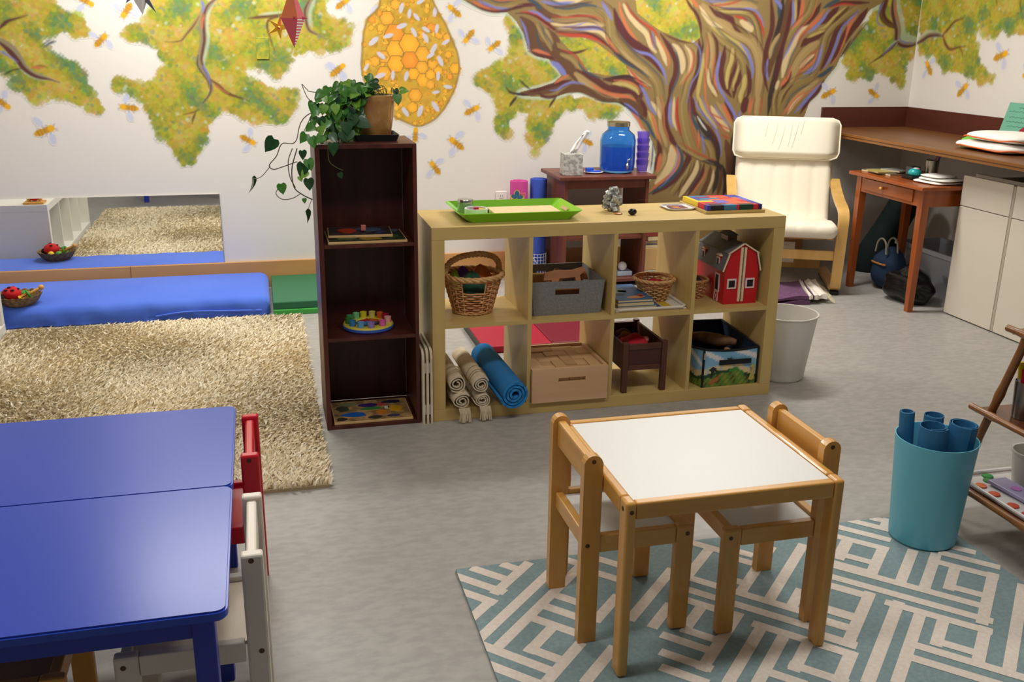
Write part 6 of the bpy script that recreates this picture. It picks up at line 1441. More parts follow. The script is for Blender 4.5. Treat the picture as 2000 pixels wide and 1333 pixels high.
m_vine = plain('vine_stem', (92, 104, 46), 0.6); m_vined = plain('vine_stem_dark', (92, 78, 52), 0.6)
top = Vector((PC[0], PC[1], KH + 0.160))
def at(u, v, y):
    o, d = _ray(u, v); return o + d * ((y - o.y) / d.y)
def vine(pts, r=0.0018, mat=None, leaves=(), name='vine'):
    P = [Vector(q) for q in catmull([tuple(q) for q in pts], 7)]; B().tube(P, r, 5).obj(name, mat or m_vine, t); return P
# hanging strands traced beside the bookcase (each ends in its own leaf)
V1 = vine([top + Vector((-0.05, -0.02, 0)), at(600, 225, 0.06), at(577, 277, 0.02), at(551, 281, 0.0), at(540, 305, 0.0), at(526, 323, 0.0), at(534, 331, 0.0), at(552, 326, 0.02), at(580, 316, 0.04)], 0.0018, m_vined)
vine([at(528, 325, 0.0), at(512, 344, 0.0), at(500, 349, -0.01), at(492, 348, -0.01)], 0.0014, m_vined); leaf(at(492, 348, -0.01), (0.02, 0.01, -1), 0.052, (1, -0.2, 0.1), 1, 1)
leaf(at(535, 272, 0.0), (-0.55, -0.1, -0.75), 0.052, (0.3, -1, 0.2), 2, 1)
vine([at(580, 290, 0.03), at(570, 330, 0.02), at(574, 365, 0.02), at(590, 380, 0.03), at(610, 390, 0.05)], 0.0022, m_vined)
vine([at(571, 290, 0.03), at(563, 315, 0.02), at(566, 345, 0.02), at(577, 367, 0.02)], 0.0018, m_vined)
vine([at(588, 378, 0.02), at(570, 388, 0.0), at(550, 389, 0.0), at(539, 378, 0.0), at(545, 366, 0.0)], 0.0015, m_vined); leaf(at(549, 360, 0.0), (0.15, -0.05, -1), 0.036, (0.1, -1, 0.1), 2, 0)
leaf(at(594, 388, 0.02), (0.1, 0, -1), 0.018, (0.2, -1, 0), 2, 0)
vine([at(609, 390, 0.03), at(605, 400, 0.0), at(601, 413, 0.0)], 0.0012, m_vined); leaf(at(597, 413, 0.0), (0.35, 0, -1), 0.042, (1, -0.5, 0), 1, 1)
vine([at(640, 290, -0.004), at(643, 315, -0.012), at(655, 326, -0.012), at(670, 333, -0.012)], 0.0013); leaf(at(663, 338, -0.012), (0.3, 0, -0.8), 0.022, (0.1, -1, 0.2), 2, 1)
vine([top + Vector((-0.07, -0.03, 0.0)), at(612, 180, 0.05), at(600, 175, 0.04), at(590, 165, 0.04), at(592, 172, 0.04), at(600, 190, 0.04), at(610, 200, 0.05)], 0.0015, m_vined)
vine([at(612, 215, 0.05), at(606, 230, 0.04), at(594, 256, 0.03)], 0.0015, m_vined)
for (u, v, y, dx, dz, s, sh) in [(597, 262, 0.0, -0.4, -0.6, 0.036, 0), (608, 268, -0.005, 0.2, -0.9, 0.040, 0), (590, 295, 0.0, 0.1, -1, 0.030, 1), (592, 320, 0.0, -0.2, -1, 0.048, 1), (601, 312, 0.0, 0.3, -1, 0.040, 0), (602, 350, 0.02, 0.1, -1, 0.040, 1), (598, 335, 0.0, -0.5, -0.6, 0.030, 2), (612, 245, -0.005, -0.6, -0.4, 0.034, 0), (585, 345, 0.0, 0.4, -1, 0.020, 2), (649, 280, -0.012, 0.1, -1, 0.042, 1), (646, 262, -0.005, 0.5, -0.7, 0.036, 1), (630, 265, -0.008, -0.5, -0.5, 0.036, 0), (622, 258, -0.008, 0.3, 0.3, 0.034, 2)]:
    leaf(at(u, v, y), (dx, -0.25, dz), s, (0.2, -1, 0.35), None, sh)
# the crown: stems spill to the left over the rim
for k in range(44):
    a = rl.uniform(PI * 0.75, PI * 1.55); r1 = rl.uniform(0.06, 0.15); h = rl.uniform(0.01, 0.05); dr = rl.uniform(0.02, 0.14)
    p0 = top + Vector((rl.uniform(-0.05, 0.02), rl.uniform(-0.03, 0.03), -0.01)); p1 = p0 + Vector((-rl.uniform(0.02, 0.07), -rl.uniform(0.0, 0.05), h)); p2 = p1 + Vector((-rl.uniform(0.02, 0.07), -rl.uniform(0, 0.03), -dr * 0.5)); p3 = p2 + Vector((-rl.uniform(-0.01, 0.03), 0, -dr))
    p3.z = max(p3.z, KH + 0.03)
    P = vine([p0, p1, p2, p3], 0.0016, m_vine if k % 3 else m_vined)
    for q in (0.3, 0.5, 0.65, 0.8, 1.0):
        pp = P[min(len(P) - 1, int(q * (len(P) - 1)))]; leaf(pp + Vector((0, -0.004, 0)), (rl.uniform(-1, 0.6), rl.uniform(-0.8, 0.1), rl.uniform(-1, 0.1)), rl.uniform(0.022, 0.046))
for k in range(26):
    p0 = top + Vector((rl.uniform(-0.06, 0.06), rl.uniform(-0.05, 0.05), -0.02)); p1 = p0 + Vector((rl.uniform(-0.04, 0.02), rl.uniform(-0.03, 0.03), rl.uniform(0.02, 0.055))); p2 = p1 + Vector((rl.uniform(-0.05, 0.0), rl.uniform(-0.02, 0.02), -rl.uniform(0, 0.02)))
    vine([p0, p1, p2], 0.0014); leaf(p2, (rl.uniform(-1, 0.3), rl.uniform(-0.6, 0.2), rl.uniform(-0.4, 0.3)), rl.uniform(0.022, 0.040))
for (u, v, y, dx, dz, s, sh) in [(717, 148, 0.16, 0.5, -0.8, 0.040, 0), (738, 163, 0.13, -0.9, 0.1, 0.034, 1), (775, 185, 0.13, 0.1, -0.9, 0.038, 0), (782, 178, 0.14, 0.8, 0.1, 0.030, 2), (771, 175, 0.15, 0.3, -0.7, 0.026, 1), (700, 235, 0.08, 0.7, -0.4, 0.050, 1), (690, 225, 0.07, -0.2, -0.9, 0.046, 1), (676, 240, 0.05, 0.1, -1, 0.044, 1), (640, 235, 0.03, -0.5, -0.6, 0.040, 0), (634, 205, 0.05, -0.3, -0.9, 0.036, 2), (660, 215, 0.05, -0.2, -0.9, 0.042, 0), (652, 188, 0.06, 0.2, -0.9, 0.040, 1), (630, 180, 0.05, -0.6, -0.4, 0.036, 0), (612, 200, 0.05, -0.4, -0.8, 0.032, 0), (668, 172, 0.07, 0.3, -0.7, 0.036, 0), (625, 230, 0.03, 0.2, -1, 0.036, 1), (655, 205, 0.04, 0, -1, 0.034, 2), (685, 255, 0.05, -0.3, -0.7, 0.040, 1), (668, 258, 0.05, 0.4, -0.8, 0.040, 1)]:
    leaf(at(u, v, y), (dx, -0.25, dz), s, (rl.uniform(-.3, .3), -1, 0.5), None, sh)
for k in range(70):
    u = 610 + 95 * rl.random() ** 0.8; v = 150 + 120 * rl.random(); y = 0.02 + 0.10 * (u - 600) / 110 + rl.uniform(-0.01, 0.03)
    if v < 150 + (690 - u) * 0.35: v += 35
    leaf(at(u, v, y), (rl.uniform(-0.8, 0.5), -0.3, rl.uniform(-1, -0.1)), rl.uniform(0.022, 0.042), (rl.uniform(-.5, .5), -1, rl.uniform(0.2, 1.0)))
vine([top + Vector((0.06, -0.03, -0.01)), at(765, 172, 0.14), at(772, 178, 0.13), at(783, 180, 0.14)], 0.0015)
# ------------------------------------------------------------------ behind the birch shelf: side table and what stands there
t = thing('side_table', 'reddish brown side table against the mural wall', 'table', (1.395, 2.09, 0))
B().box(1.090, 1.700, 1.885, 2.300, 0.668, 0.690, 0.004).obj('table_top', m_brown, t)
for x in (1.128, 1.642): B().box(x, x + 0.020, 1.905, 2.290, 0, 0.6678, 0.002).obj('side_panel', m_brown, t)
B().box(1.1485, 1.6415, 1.915, 1.933, 0.615, 0.6675).obj('front_rail', m_brown, t)
B().box(1.1485, 1.6415, 1.925, 2.290, 0.300, 0.318).obj('middle_shelf', m_brown, t); B().box(1.1485, 1.6415, 1.925, 2.290, 0.030, 0.048).obj('bottom_shelf', m_brown, t)
o = boxo('ring_binder', 1.16, 1.40, 1.98, 2.26, 0.3185, 0.385, plain('navy_board', (30, 34, 52), 0.6), bev=0.004); tag(o, 'dark navy binder on the middle shelf of the side table', 'binder')
t = thing('night_light', 'small white round night light on the low shelf of the side table', 'lamp', (1.565, 2.03, 0.0482))
B().box(1.515, 1.615, 1.985, 2.075, 0.0482, 0.078, 0.004).obj('base', plain('pale_blue_plastic', (186, 200, 222), 0.4), t); B().sphere((1.558, 2.02, 0.106), 0.029, 3).obj('globe', plain('white_globe', (240, 240, 244), 0.3), t, smooth=True)
# yoga mats
def ymat(c, r, h, mat, label):
    t = thing('yoga_mat', label, 'mat', (*c, 0)); o = spiral_roll((*c, 0.0), (*c, h), 0.012, r - 0.003, 4.2, 0.0056, seg=30, start=0.6).obj('roll', mat, t); smooth_by_angle(o, 45); return t
t = ymat((0.922, 2.20), 0.062, 0.63, M('pink_foam', (208, 74, 152), 0.75, bump=0.15, bscale=200), 'pink rolled yoga mat with a flower print standing by the wall')
def on_cyl(c, r, a, z): return (c[0] + r * math.sin(a), c[1] - r * math.cos(a), z)
def petal(a0, z0, da, dz, w, n=10):
    pts = []; L = math.hypot(da, dz); ux_, uz_ = da / L, dz / L
    for k in range(n): 
        f = k / n * 2 * PI; s_, q = 0.5 + 0.5 * math.cos(f), math.sin(f) * w; pts.append((a0 + ux_ * L * s_ - uz_ * q, z0 + uz_ * L * s_ + ux_ * q))
    return pts
for sc, mt, rr_ in ((1.0, plain('print_yellow', (226, 186, 90), 0.7), 0.0626), (0.78, plain('print_slate', (52, 100, 130), 0.7), 0.0632)):
    for da, dz, w_ in ((0.0, 0.055, 0.020), (-0.050, 0.012, 0.018), (0.050, 0.010, 0.018)):
        q = petal(-0.40 * 0.062, 0.53, da * sc, dz * sc, w_ * sc); vs = [on_cyl((0.922, 2.20), rr_ , a / 0.062, z + (0.006 if sc < 1 else 0)) for a, z in q]
        B().raw(vs, [tuple(range(len(vs)))]).obj('flower_print', mt, t)
b = B()
for k, dz in enumerate((0.0, 0.008)):
    b.tube([on_cyl((0.922, 2.20), 0.0628, 0.05 + 0.05 * i, 0.560 - dz * 1.6 + 0.006 * math.sin(i * 2.1 + k)) for i in range(11)], 0.0012, 4)
b.obj('script_print', plain('print_gold', (226, 150, 90), 0.7), t)
t = ymat((1.048, 2.20), 0.0585, 0.64, M('blue_foam', (58, 88, 190), 0.75, bump=0.15, bscale=200), 'blue rolled yoga mat in a white mesh bag beside the side table')
b = B()
for k in range(18):
    a = 2 * PI * k / 18; b.tube([(1.048 + 0.060 * math.cos(a), 2.20 + 0.060 * math.sin(a), 0.004), (1.048 + 0.060 * math.cos(a), 2.20 + 0.060 * math.sin(a), 0.175)], 0.0014, 4)
for z in np.linspace(0.01, 0.175, 9): b.tube([(1.048 + 0.060 * math.cos(a), 2.20 + 0.060 * math.sin(a), z) for a in np.linspace(0, 2 * PI, 24, endpoint=False)], 0.0014, 4, closed=True)
o = b.obj('mesh_bag', plain('white_mesh', (232, 234, 240), 0.7), t); o['kind'] = 'stuff'
B().tube([on_cyl((1.048, 2.20), 0.061, -1.0 + 0.2 * k, 0.18 - 0.016 * k) for k in range(9)], 0.003, 5).obj('strap', plain('white_strap', (220, 222, 228), 0.7), t)
t = thing('power_outlet', 'white double power outlet on the wall beside the pink mat', 'outlet', (0.848, WY - 0.006, 0.455))
B().box(0.812, 0.884, WY - 0.007, WY - 0.0012, 0.440, 0.545, 0.003).obj('cover_plate', m_white, t)
for z in (0.470, 0.515):
    f = B().box(0.834, 0.862, WY - 0.009, WY - 0.0071, z - 0.014, z + 0.014, 0.002).obj('socket', plain('outlet_ivory', (226, 222, 212), 0.4), t)
    for dx in (-0.006, 0.006): B().box(0.848 + dx - 0.001, 0.848 + dx + 0.001, WY - 0.0094, WY - 0.0091, z - 0.004, z + 0.006).obj('slot', m_black, f)
t = thing('wall_plate', 'blank switch plate painted over in the leafy mural', 'plate', (-0.556, WY - 0.004, 1.33))
b = B().box(-0.592, -0.522, WY - 0.0065, WY - 0.0012, 1.333, 1.452, 0.002)
b.obj('plate', M('leaf_paint', (176, 168, 44), 0.7, rgb2=(112, 138, 62), nscale=26, lo=0.42, hi=0.62), t)
# on the side table
t = thing('tissue_box', 'grey marbled tissue box on the side table', 'tissue box', (1.19, 2.0, 0.69))
m_tis = M('grey_marble_card', (196, 194, 188), 0.5, rgb2=(150, 148, 144), nscale=50, lo=0.42, hi=0.58)
Rm = Matrix.Translation((1.196, 2.005, 0.6905)) @ Matrix.Rotation(math.radians(-6), 4, 'Z')
B().box(-0.058, 0.058, -0.058, 0.058, 0, 0.126, 0.002, M4=Rm).obj('carton', m_tis, t)
vs, fs = [], []
for i, (dx, dz, w_) in enumerate([(0, 0, 0.022), (0.016, 0.03, 0.026), (0.038, 0.065, 0.026), (0.060, 0.095, 0.026), (0.078, 0.122, 0.024), (0.084, 0.134, 0.016)]):
    for k in range(7): f = (k - 3) / 3; vs.append((1.196 + dx + f * w_, 2.0 + 0.010 * math.sin(k * 2.1 + i) , 0.815 + dz - 0.010 * f * f + 0.008 * f))
for i in range(5):
    for k in range(6): fs.append((i * 7 + k, i * 7 + k + 1, (i + 1) * 7 + k + 1, (i + 1) * 7 + k))
o = B().raw(vs, fs).obj('tissue', M('tissue_paper', (244, 240, 236), 0.9), t, smooth=True); s = o.modifiers.new('thickness', 'SOLIDIFY'); s.thickness = 0.003
c = (1.352, 2.045, 0.6905)
t = thing('saucer_plate', 'small white plate of blue things on the side table', 'plate', c); o = B().lathe([(0, 0), (0.045, 0), (0.060, 0.008), (0.058, 0.010), (0.044, 0.003), (0, 0.003)], 32, c).obj('plate', m_whitetop, t); smooth_by_angle(o, 40)
for i, (dx, dy, dz) in enumerate(((-0.02, 0.02, 0.0), (0.018, -0.008, 0.0), (-0.006, -0.022, 0.0))):
    o = B().box(c[0] + dx - 0.024, c[0] + dx + 0.024, c[1] + dy - 0.014, c[1] + dy + 0.014, c[2] + 0.0035, c[2] + (0.030 if i == 0 else 0.016), 0.006).obj('soap_bar', plain('cobalt', (40, 84, 200), 0.4)); tag(o, ['blue block standing at the back of the small white plate', 'blue block at the right on the small white plate', 'blue block at the front left on the small white plate'][i], 'block', 'blue blocks on the plate')
c = (1.508, 2.065, 0.6905)
t = thing('drink_dispenser', 'blue glass drink dispenser with a metal lid on the side table', 'dispenser', c)
m_bglass = M('cobalt_glass', (120, 190, 250), 0.05, trans=0.95, ior=1.3, spec=0.6)
o = B().lathe([(0, 0.001), (0.088, 0.001), (0.104, 0.014), (0.108, 0.05), (0.108, 0.195), (0.098, 0.228), (0.074, 0.248), (0.066, 0.256), (0.066, 0.276), (0.061, 0.276), (0.061, 0.255), (0.093, 0.225), (0.102, 0.19), (0.102, 0.05), (0.098, 0.018), (0, 0.010)], 48, c).obj('jar', m_bglass, t); smooth_by_angle(o, 50)
o = B().lathe([(0, 0.0105), (0.096, 0.018), (0.101, 0.05), (0.101, 0.158), (0, 0.158)], 40, c).obj('water', M('blue_water', (60, 140, 235), 0.04, trans=0.9, ior=1.33), t); smooth_by_angle(o, 40)
o = B().lathe([(0, 0.304), (0.064, 0.304), (0.070, 0.300), (0.070, 0.2765), (0.0, 0.2765)], 40, c).obj('lid', M('pewter', (186, 180, 160), 0.3, metal=1.0), t); smooth_by_angle(o, 40)
f = Vector((-0.15, -0.99, 0)).normalized(); sp = Vector(c) + f * 0.108 + Vector((0.040, 0.006, 0.058))
b = B(); b.tube([sp - f * 0.004, sp + f * 0.014, sp + f * 0.026], [0.013, 0.010, 0.008], 12); b.tube([sp + f * 0.020 + Vector((0, 0, 0.008)), sp + f * 0.024 + Vector((0, 0, -0.028))], [0.009, 0.007], 10); b.tube([sp + f * 0.020 + Vector((0, 0, 0.006)), sp + f * 0.022 + Vector((0.004, 0, 0.030)), sp + f * 0.022 + Vector((0.018, 0, 0.036))], [0.005, 0.005, 0.004], 8)
b.obj('spigot', m_steel, t, smooth=True)
# purple cups
m_pur = M('violet_plastic', (186, 164, 246), 0.1, trans=0.85, ior=1.25)
for k in range(5):
    c2 = (1.665, 2.045, 0.6905 + 0.043 * k); r_ = 0.034
    o = B().lathe([(0, 0.001), (r_ * 0.86, 0.001), (r_ * 0.9, 0.006), (r_ * 1.18, 0.072), (r_ * 1.13, 0.072), (r_ * 0.85, 0.008), (0, 0.008)], 20, c2).obj('plastic_cup', m_pur); smooth_by_angle(o, 40)
    tag(o, ['lowest', 'second lowest', 'middle', 'second highest', 'topmost'][k] + ' purple plastic cup in the stack on the side table', 'cup', 'stacked purple cups')
# box and books right of the side table
o = boxo('cardboard_box', 1.725, 1.93, 2.06, 2.30, 0.060, 0.205, plain('kraft_card', (204, 164, 106), 0.75), bev=0.003); tag(o, 'tan cardboard box between the side table and armchair', 'box')
o = boxo('storage_tub', 1.720, 1.935, 2.05, 2.305, 0.0, 0.0595, plain('grey_tub', (150, 146, 138), 0.6), bev=0.004); tag(o, 'low grey tub under the tan cardboard box', 'tub')
book('blue book lying on the tan cardboard box', 1.725, 1.905, 2.07, 2.28, 0.2055, 0.020, (26, 84, 130), 'books on the cardboard box'); book('red book lying askew on the blue book', 1.725, 1.905, 2.075, 2.285, 0.226, 0.022, (170, 44, 36), 'books on the cardboard box', -0.12); book('dark red book on top of the red book', 1.735, 1.905, 2.07, 2.27, 0.2485, 0.030, (110, 26, 30), 'books on the cardboard box', 0.06)
# crimson mats on the floor
m_crim = M('crimson_vinyl', (170, 18, 48), 0.5, bump=0.1, bscale=160)
t = thing('folding_mat', 'crimson folding mat lying flat behind the birch shelf', 'mat', (0.75, 1.02, 0))
B().box(0.385, 0.735, 0.80, 1.24, 0, 0.035, 0.006).obj('mat_panel', m_crim, t); B().box(0.737, 1.12, 0.80, 1.24, 0, 0.035, 0.006).obj('mat_panel', M('dark_crimson_vinyl', (120, 14, 38), 0.5), t); B().box(0.378, 0.3845, 0.80, 1.24, 0, 0.034).obj('black_edge', m_black, t)
# ------------------------------------------------------------------ armchair
AC = (2.425, 1.580); AR = math.radians(-24)
t = thing('armchair', 'bentwood armchair with a cream quilted cushion by the counter', 'armchair', (*AC, 0), AR)
def bend(path, n=6): return [(a, b) for a, b in catmull(path, n)]
side = [(0.50, 0.630), (0.38, 0.585), (0.22, 0.545), (0.09, 0.525), (0.02, 0.505), (-0.012, 0.46), (-0.010, 0.38), (0.005, 0.20), (0.018, 0.075), (0.030, 0.045), (0.060, 0.036), (0.16, 0.034), (0.36, 0.034), (0.60, 0.032)]
seatp = [(0.035, 0.345), (0.10, 0.342), (0.30, 0.310), (0.40, 0.312), (0.455, 0.36), (0.50, 0.46), (0.56, 0.65), (0.62, 0.84), (0.655, 0.945)]
for s in (-1, 1):
    a, b_ = sorted((s * 0.352, s * 0.292)); smooth_by_angle(B().strip(bend(side), a, b_, 0.024).obj('side_frame', m_bent, t, True), 40)
    B().lathe([(0, 0), (0.028, 0), (0.028, 0.020), (0, 0.0205)], 18, (s * 0.322, 0.035, 0.001)).obj('foot_pad', m_black, t, True); B().lathe([(0, 0), (0.022, 0), (0.022, 0.020), (0, 0.0202)], 18, (s * 0.322, 0.58, 0.0)).obj('foot_pad', m_black, t, True)
    a, b_ = sorted((s * 0.288, s * 0.245)); smooth_by_angle(B().strip(bend(seatp), a, b_, 0.022).obj('seat_rail', m_bent, t, True), 40)
for y, z in ((0.020, 0.243),): B().box(-0.2915, 0.2915, y - 0.010, y + 0.012, z - 0.030, z + 0.028, 0.004).obj('front_crossbar', m_bent, t, True)
B().box(-0.2915, 0.2915, 0.50, 0.52, 0.050, 0.105, 0.004).obj('rear_crossbar', m_bent, t, True)
for (y, z) in ((0.12, 0.336), (0.30, 0.310), (0.455, 0.365), (0.52, 0.52), (0.58, 0.70), (0.64, 0.90)): B().box(-0.2445, 0.2445, y - 0.008, y + 0.008, z - 0.018, z + 0.010).obj('slat', m_bent, t, True)
m_cus = M('cream_cotton', (240, 230, 208), 0.85, bump=0.10, bscale=90, sheen=0.2)
def cushion(path, w, th, channels, name, mat, lift, parent, rx=0.05):
    """quilted pad following a (y, z) path; channels run along the path"""
    P = [Vector((0, a, b)) for a, b in catmull(path, 9)]; n = len(P); m = channels * 8; vs, fs = [], []
    for side_ in (1, -1):
        for i, p in enumerate(P):
            d = (P[min(i + 1, n - 1)] - P[max(i - 1, 0)]).normalized(); nn = Vector((0, -d.z, d.y)); e = min(i, n - 1 - i) / 5.0; eh = min(1, math.sqrt(max(0.0, min(1, e))))
            for k in range(m + 1):
                u = k / m; x = (u - 0.5) * w * (1 - 0.02 * (1 - eh)); c_ = abs(math.sin(u * channels * PI)) ** 0.45; ed = min(1, math.sqrt(min(u, 1 - u) * 2 / 0.10)) if min(u, 1 - u) < 0.05 else 1; dd = min((P[i] - P[0]).length, (P[i] - P[-1]).length); x *= 1 - 2 * (rx - math.sqrt(max(0.0, rx * rx - (rx - dd) ** 2))) / w if dd < rx else 1
                h = th * 0.5 * eh * ed * (0.86 + 0.14 * c_ if side_ > 0 else 1.0); vs.append(p + nn * (lift + side_ * h) + Vector((x, 0, 0)))
    N = n * (m + 1)
    for o_ in (0, N):
        for i in range(n - 1):
            for k in range(m):
                q = [o_ + i * (m + 1) + k, o_ + i * (m + 1) + k + 1, o_ + (i + 1) * (m + 1) + k + 1, o_ + (i + 1) * (m + 1) + k]; fs.append(tuple(q if o_ == 0 else q[::-1]))
    bb_ = B().raw(vs, fs); bmesh.ops.remove_doubles(bb_.bm, verts=bb_.bm.verts[:], dist=0.0004)
    # close the rim
    es = [e for e in bb_.bm.edges if len(e.link_faces) == 1]
    if es: bmesh.ops.bridge_loops(bb_.bm, edges=es) if False else bmesh.ops.holes_fill(bb_.bm, edges=es, sides=0)
    return bb_.obj(name, mat, parent, True, True)
cp = [(-0.055, 0.345), (0.0, 0.358), (0.10, 0.356), (0.28, 0.330), (0.385, 0.332), (0.435, 0.38), (0.475, 0.47), (0.53, 0.65), (0.59, 0.84), (0.630, 0.955)]
cu = cushion(cp, 0.60, 0.085, 5, 'seat_cushion', m_cus, 0.042, t)
hp = [(0.512, 0.745), (0.528, 0.80), (0.548, 0.87), (0.570, 0.945), (0.585, 0.99)]
hd = cushion(hp, 0.655, 0.085, 1, 'headrest_cushion', m_cus, 0.062, t)
# wrinkles and piping on the headrest
b = B()
for x0, x1, a, c_ in ((-0.05, -0.09, 0.45, 0.95), (-0.01, -0.05, 0.10, 0.97), (0.03, -0.015, 0.05, 0.95), (0.075, 0.03, 0.10, 0.9), (0.09, 0.07, 0.5, 0.98), (-0.13, -0.15, 0.5, 0.9)):
    pass
def hpt(u, x, off):
    P = catmull(hp, 9); i = min(len(P) - 1, max(0, int(u * (len(P) - 1)))); p = Vector((0, *P[i])); q = Vector((0, *P[min(i + 1, len(P) - 1)])) - Vector((0, *P[max(i - 1, 0)])); q.normalize(); return p + Vector((0, -q.z, q.y)) * off + Vector((x, 0, 0))
loop = [hpt(u, x, 0.062) for u, x in [(0.0, x) for x in np.linspace(-0.275, 0.275, 12)] + [(0.06, 0.312)] + [(u, 0.326) for u in np.linspace(0.2, 0.8, 6)] + [(0.94, 0.312)] + [(1.0, x) for x in np.linspace(0.275, -0.275, 12)] + [(0.94, -0.312)] + [(u, -0.326) for u in np.linspace(0.8, 0.2, 6)] + [(0.06, -0.312)]]
B().tube(loop, 0.0055, 6, closed=True).obj('piping', m_cus, hd, True, True)
for x0, x1, u0_, u1_ in ((-0.055, -0.095, 0.25, 0.95), (-0.005, -0.06, 0.08, 0.97), (0.035, 0.0, 0.2, 0.97), (0.075, 0.02, 0.15, 0.97), (0.10, 0.075, 0.5, 0.97), (-0.12, -0.14, 0.45, 0.9)):
    B().tube([hpt(q * (u1_ - u0_) + u0_, x1 + (x0 - x1) * (1 - q) if False else x0 + (x1 - x0) * (1 - q) , 0.0995) for q in np.linspace(0, 1, 7)], [0.001, 0.007, 0.009, 0.010, 0.009, 0.007, 0.001], 6).obj('gather_fold', m_cus, hd, True, True)
B().box(0.015, 0.085, 0.20, 0.202, 0.15, 0.28).obj('care_label', plain('label_cloth', (214, 204, 186), 0.9), t, True)
# blanket folded under the chair
t = thing('folded_blanket', 'purple blanket with a white fringed end folded under the armchair', 'blanket', (2.35, 1.5, 0))
m_plum = M('plum_weave', (112, 76, 108), 0.95, rgb2=(96, 62, 92), nscale=80, bump=0.3, bscale=160); m_wb = M('white_weave', (232, 224, 210), 0.95, bump=0.3, bscale=160)
def lay(xa, xb, ya, yb, z0, th, mat, nm, sk=0.0, amp=0.006):
    vs, fs = [], []; nx, ny = 18, 14
    for k in (0, 1):
        for j in range(ny + 1):
            for i in range(nx + 1):
                u_, v_ = i / nx, j / ny; x = xa + (xb - xa) * u_ + sk * v_; y = ya + (yb - ya) * v_ - 0.10 * u_ * 0; vs.append((x, y - 0.012 * math.sin(u_ * 7), z0 + (th + amp * (1 + math.sin(u_ * 9 + v_ * 4))) * k))
    N = (nx + 1) * (ny + 1)
    for j in range(ny):
        for i in range(nx):
            q = j * (nx + 1) + i; fs += [(N + q, N + q + 1, N + q + nx + 2, N + q + nx + 1), (q, q + nx + 1, q + nx + 2, q + 1)]
    for i in range(nx): fs += [(i, i + 1, N + i + 1, N + i), (ny * (nx + 1) + i, N + ny * (nx + 1) + i, N + ny * (nx + 1) + i + 1, ny * (nx + 1) + i + 1)]
    for j in range(ny): a, b_ = j * (nx + 1), (j + 1) * (nx + 1); fs += [(a, N + a, N + b_, b_), (a + nx, b_ + nx, N + b_ + nx, N + a + nx)]
    return B().raw(vs, fs).obj(nm, mat, t, smooth=False)
lay(2.10, 2.46, 1.30, 1.66, 0.001, 0.014, m_plum, 'lower_fold', 0.14); lay(2.10, 2.45, 1.305, 1.66, 0.030, 0.012, m_plum, 'upper_fold', 0.14)
lay(2.455, 2.475, 1.303, 1.665, 0.031, 0.013, m_wb, 'white_stripe', 0.14); lay(2.478, 2.485, 1.303, 1.665, 0.031, 0.013, m_plum, 'plum_stripe', 0.14); lay(2.487, 2.57, 1.303, 1.67, 0.028, 0.018, m_wb, 'white_end', 0.14)
b = B()
for k in range(34):
    f = k / 33; x = 2.572 + 0.14 * f; y = 1.30 + 0.36 * f; b.tube([(x, y, 0.036), (x + 0.020, y - 0.006 * math.sin(k), 0.022), (x + 0.045 + 0.01 * math.sin(k * 1.7), y - 0.02 + 0.008 * math.sin(k * 2.3), 0.006)], [0.0045, 0.0042, 0.003], 5)
o = b.obj('fringe', M('fringe_cotton', (226, 212, 182), 0.95), t); o['kind'] = 'stuff'
# waste bin
c = (1.655, 0.205, 0)
t = thing('waste_bin', 'frosted white plastic waste bin beside the birch shelf', 'bin', c)
m_fr = M('frosted_polypropylene', (232, 228, 222), 0.4, trans=0.25, ior=1.15)
o = B().lathe([(0, 0.002), (0.100, 0.002), (0.106, 0.008), (0.142, 0.300), (0.147, 0.303), (0.147, 0.308), (0.140, 0.308), (0.138, 0.300), (0.102, 0.012), (0, 0.008)], 56, c).obj('shell', m_fr, t); smooth_by_angle(o, 40)

# ------------------------------------------------------------------ counter at the right
m_ctr = wood('brown_laminate', (128, 82, 42), (108, 66, 32), 'y', 0.32, 12); m_spl = wood('dark_splashback', (92, 46, 32), (76, 36, 26), 'y', 0.4, 12)
t = thing('long_counter', 'long brown counter with a raised splashback in the corner', 'counter', (3.35, 0.4, 0.885))
CY0 = -1.6
B().box(2.995, WX - 0.001, CY0, WY - 0.001, 0.890, 0.920, 0.002).obj('counter_top', m_ctr, t)
B().box(2.985, 2.9948, CY0, WY - 0.001, 0.886, 0.919, 0.001).obj('front_edge', wood('counter_edge', (148, 96, 44), (120, 76, 36), 'y', 0.35, 10), t); B().box(2.9835, 2.9849, CY0, WY - 0.001, 0.901, 0.904).obj('edge_groove', plain('groove', (70, 40, 24), 0.5), t)
B().box(3.045, WX - 0.019, WY - 0.018, WY - 0.001, 0.9203, 1.052).obj('splashback', wood('dark_splashback_x', (92, 46, 32), (76, 36, 26), 'x', 0.4, 12), t); B().box(WX - 0.018, WX - 0.001, CY0, WY - 0.001, 0.9203, 1.052).obj('splashback', m_spl, t)
B().box(3.68, WX - 0.002, CY0, WY - 0.02, 0.86, 0.8898).obj('wall_cleat', plain('cleat', (60, 40, 30), 0.6), t)
B().box(2.998, WX - 0.002, CY0 + 0.01, CY0 + 0.03, 0.0, 0.8898).obj('end_support', m_ctr, t)
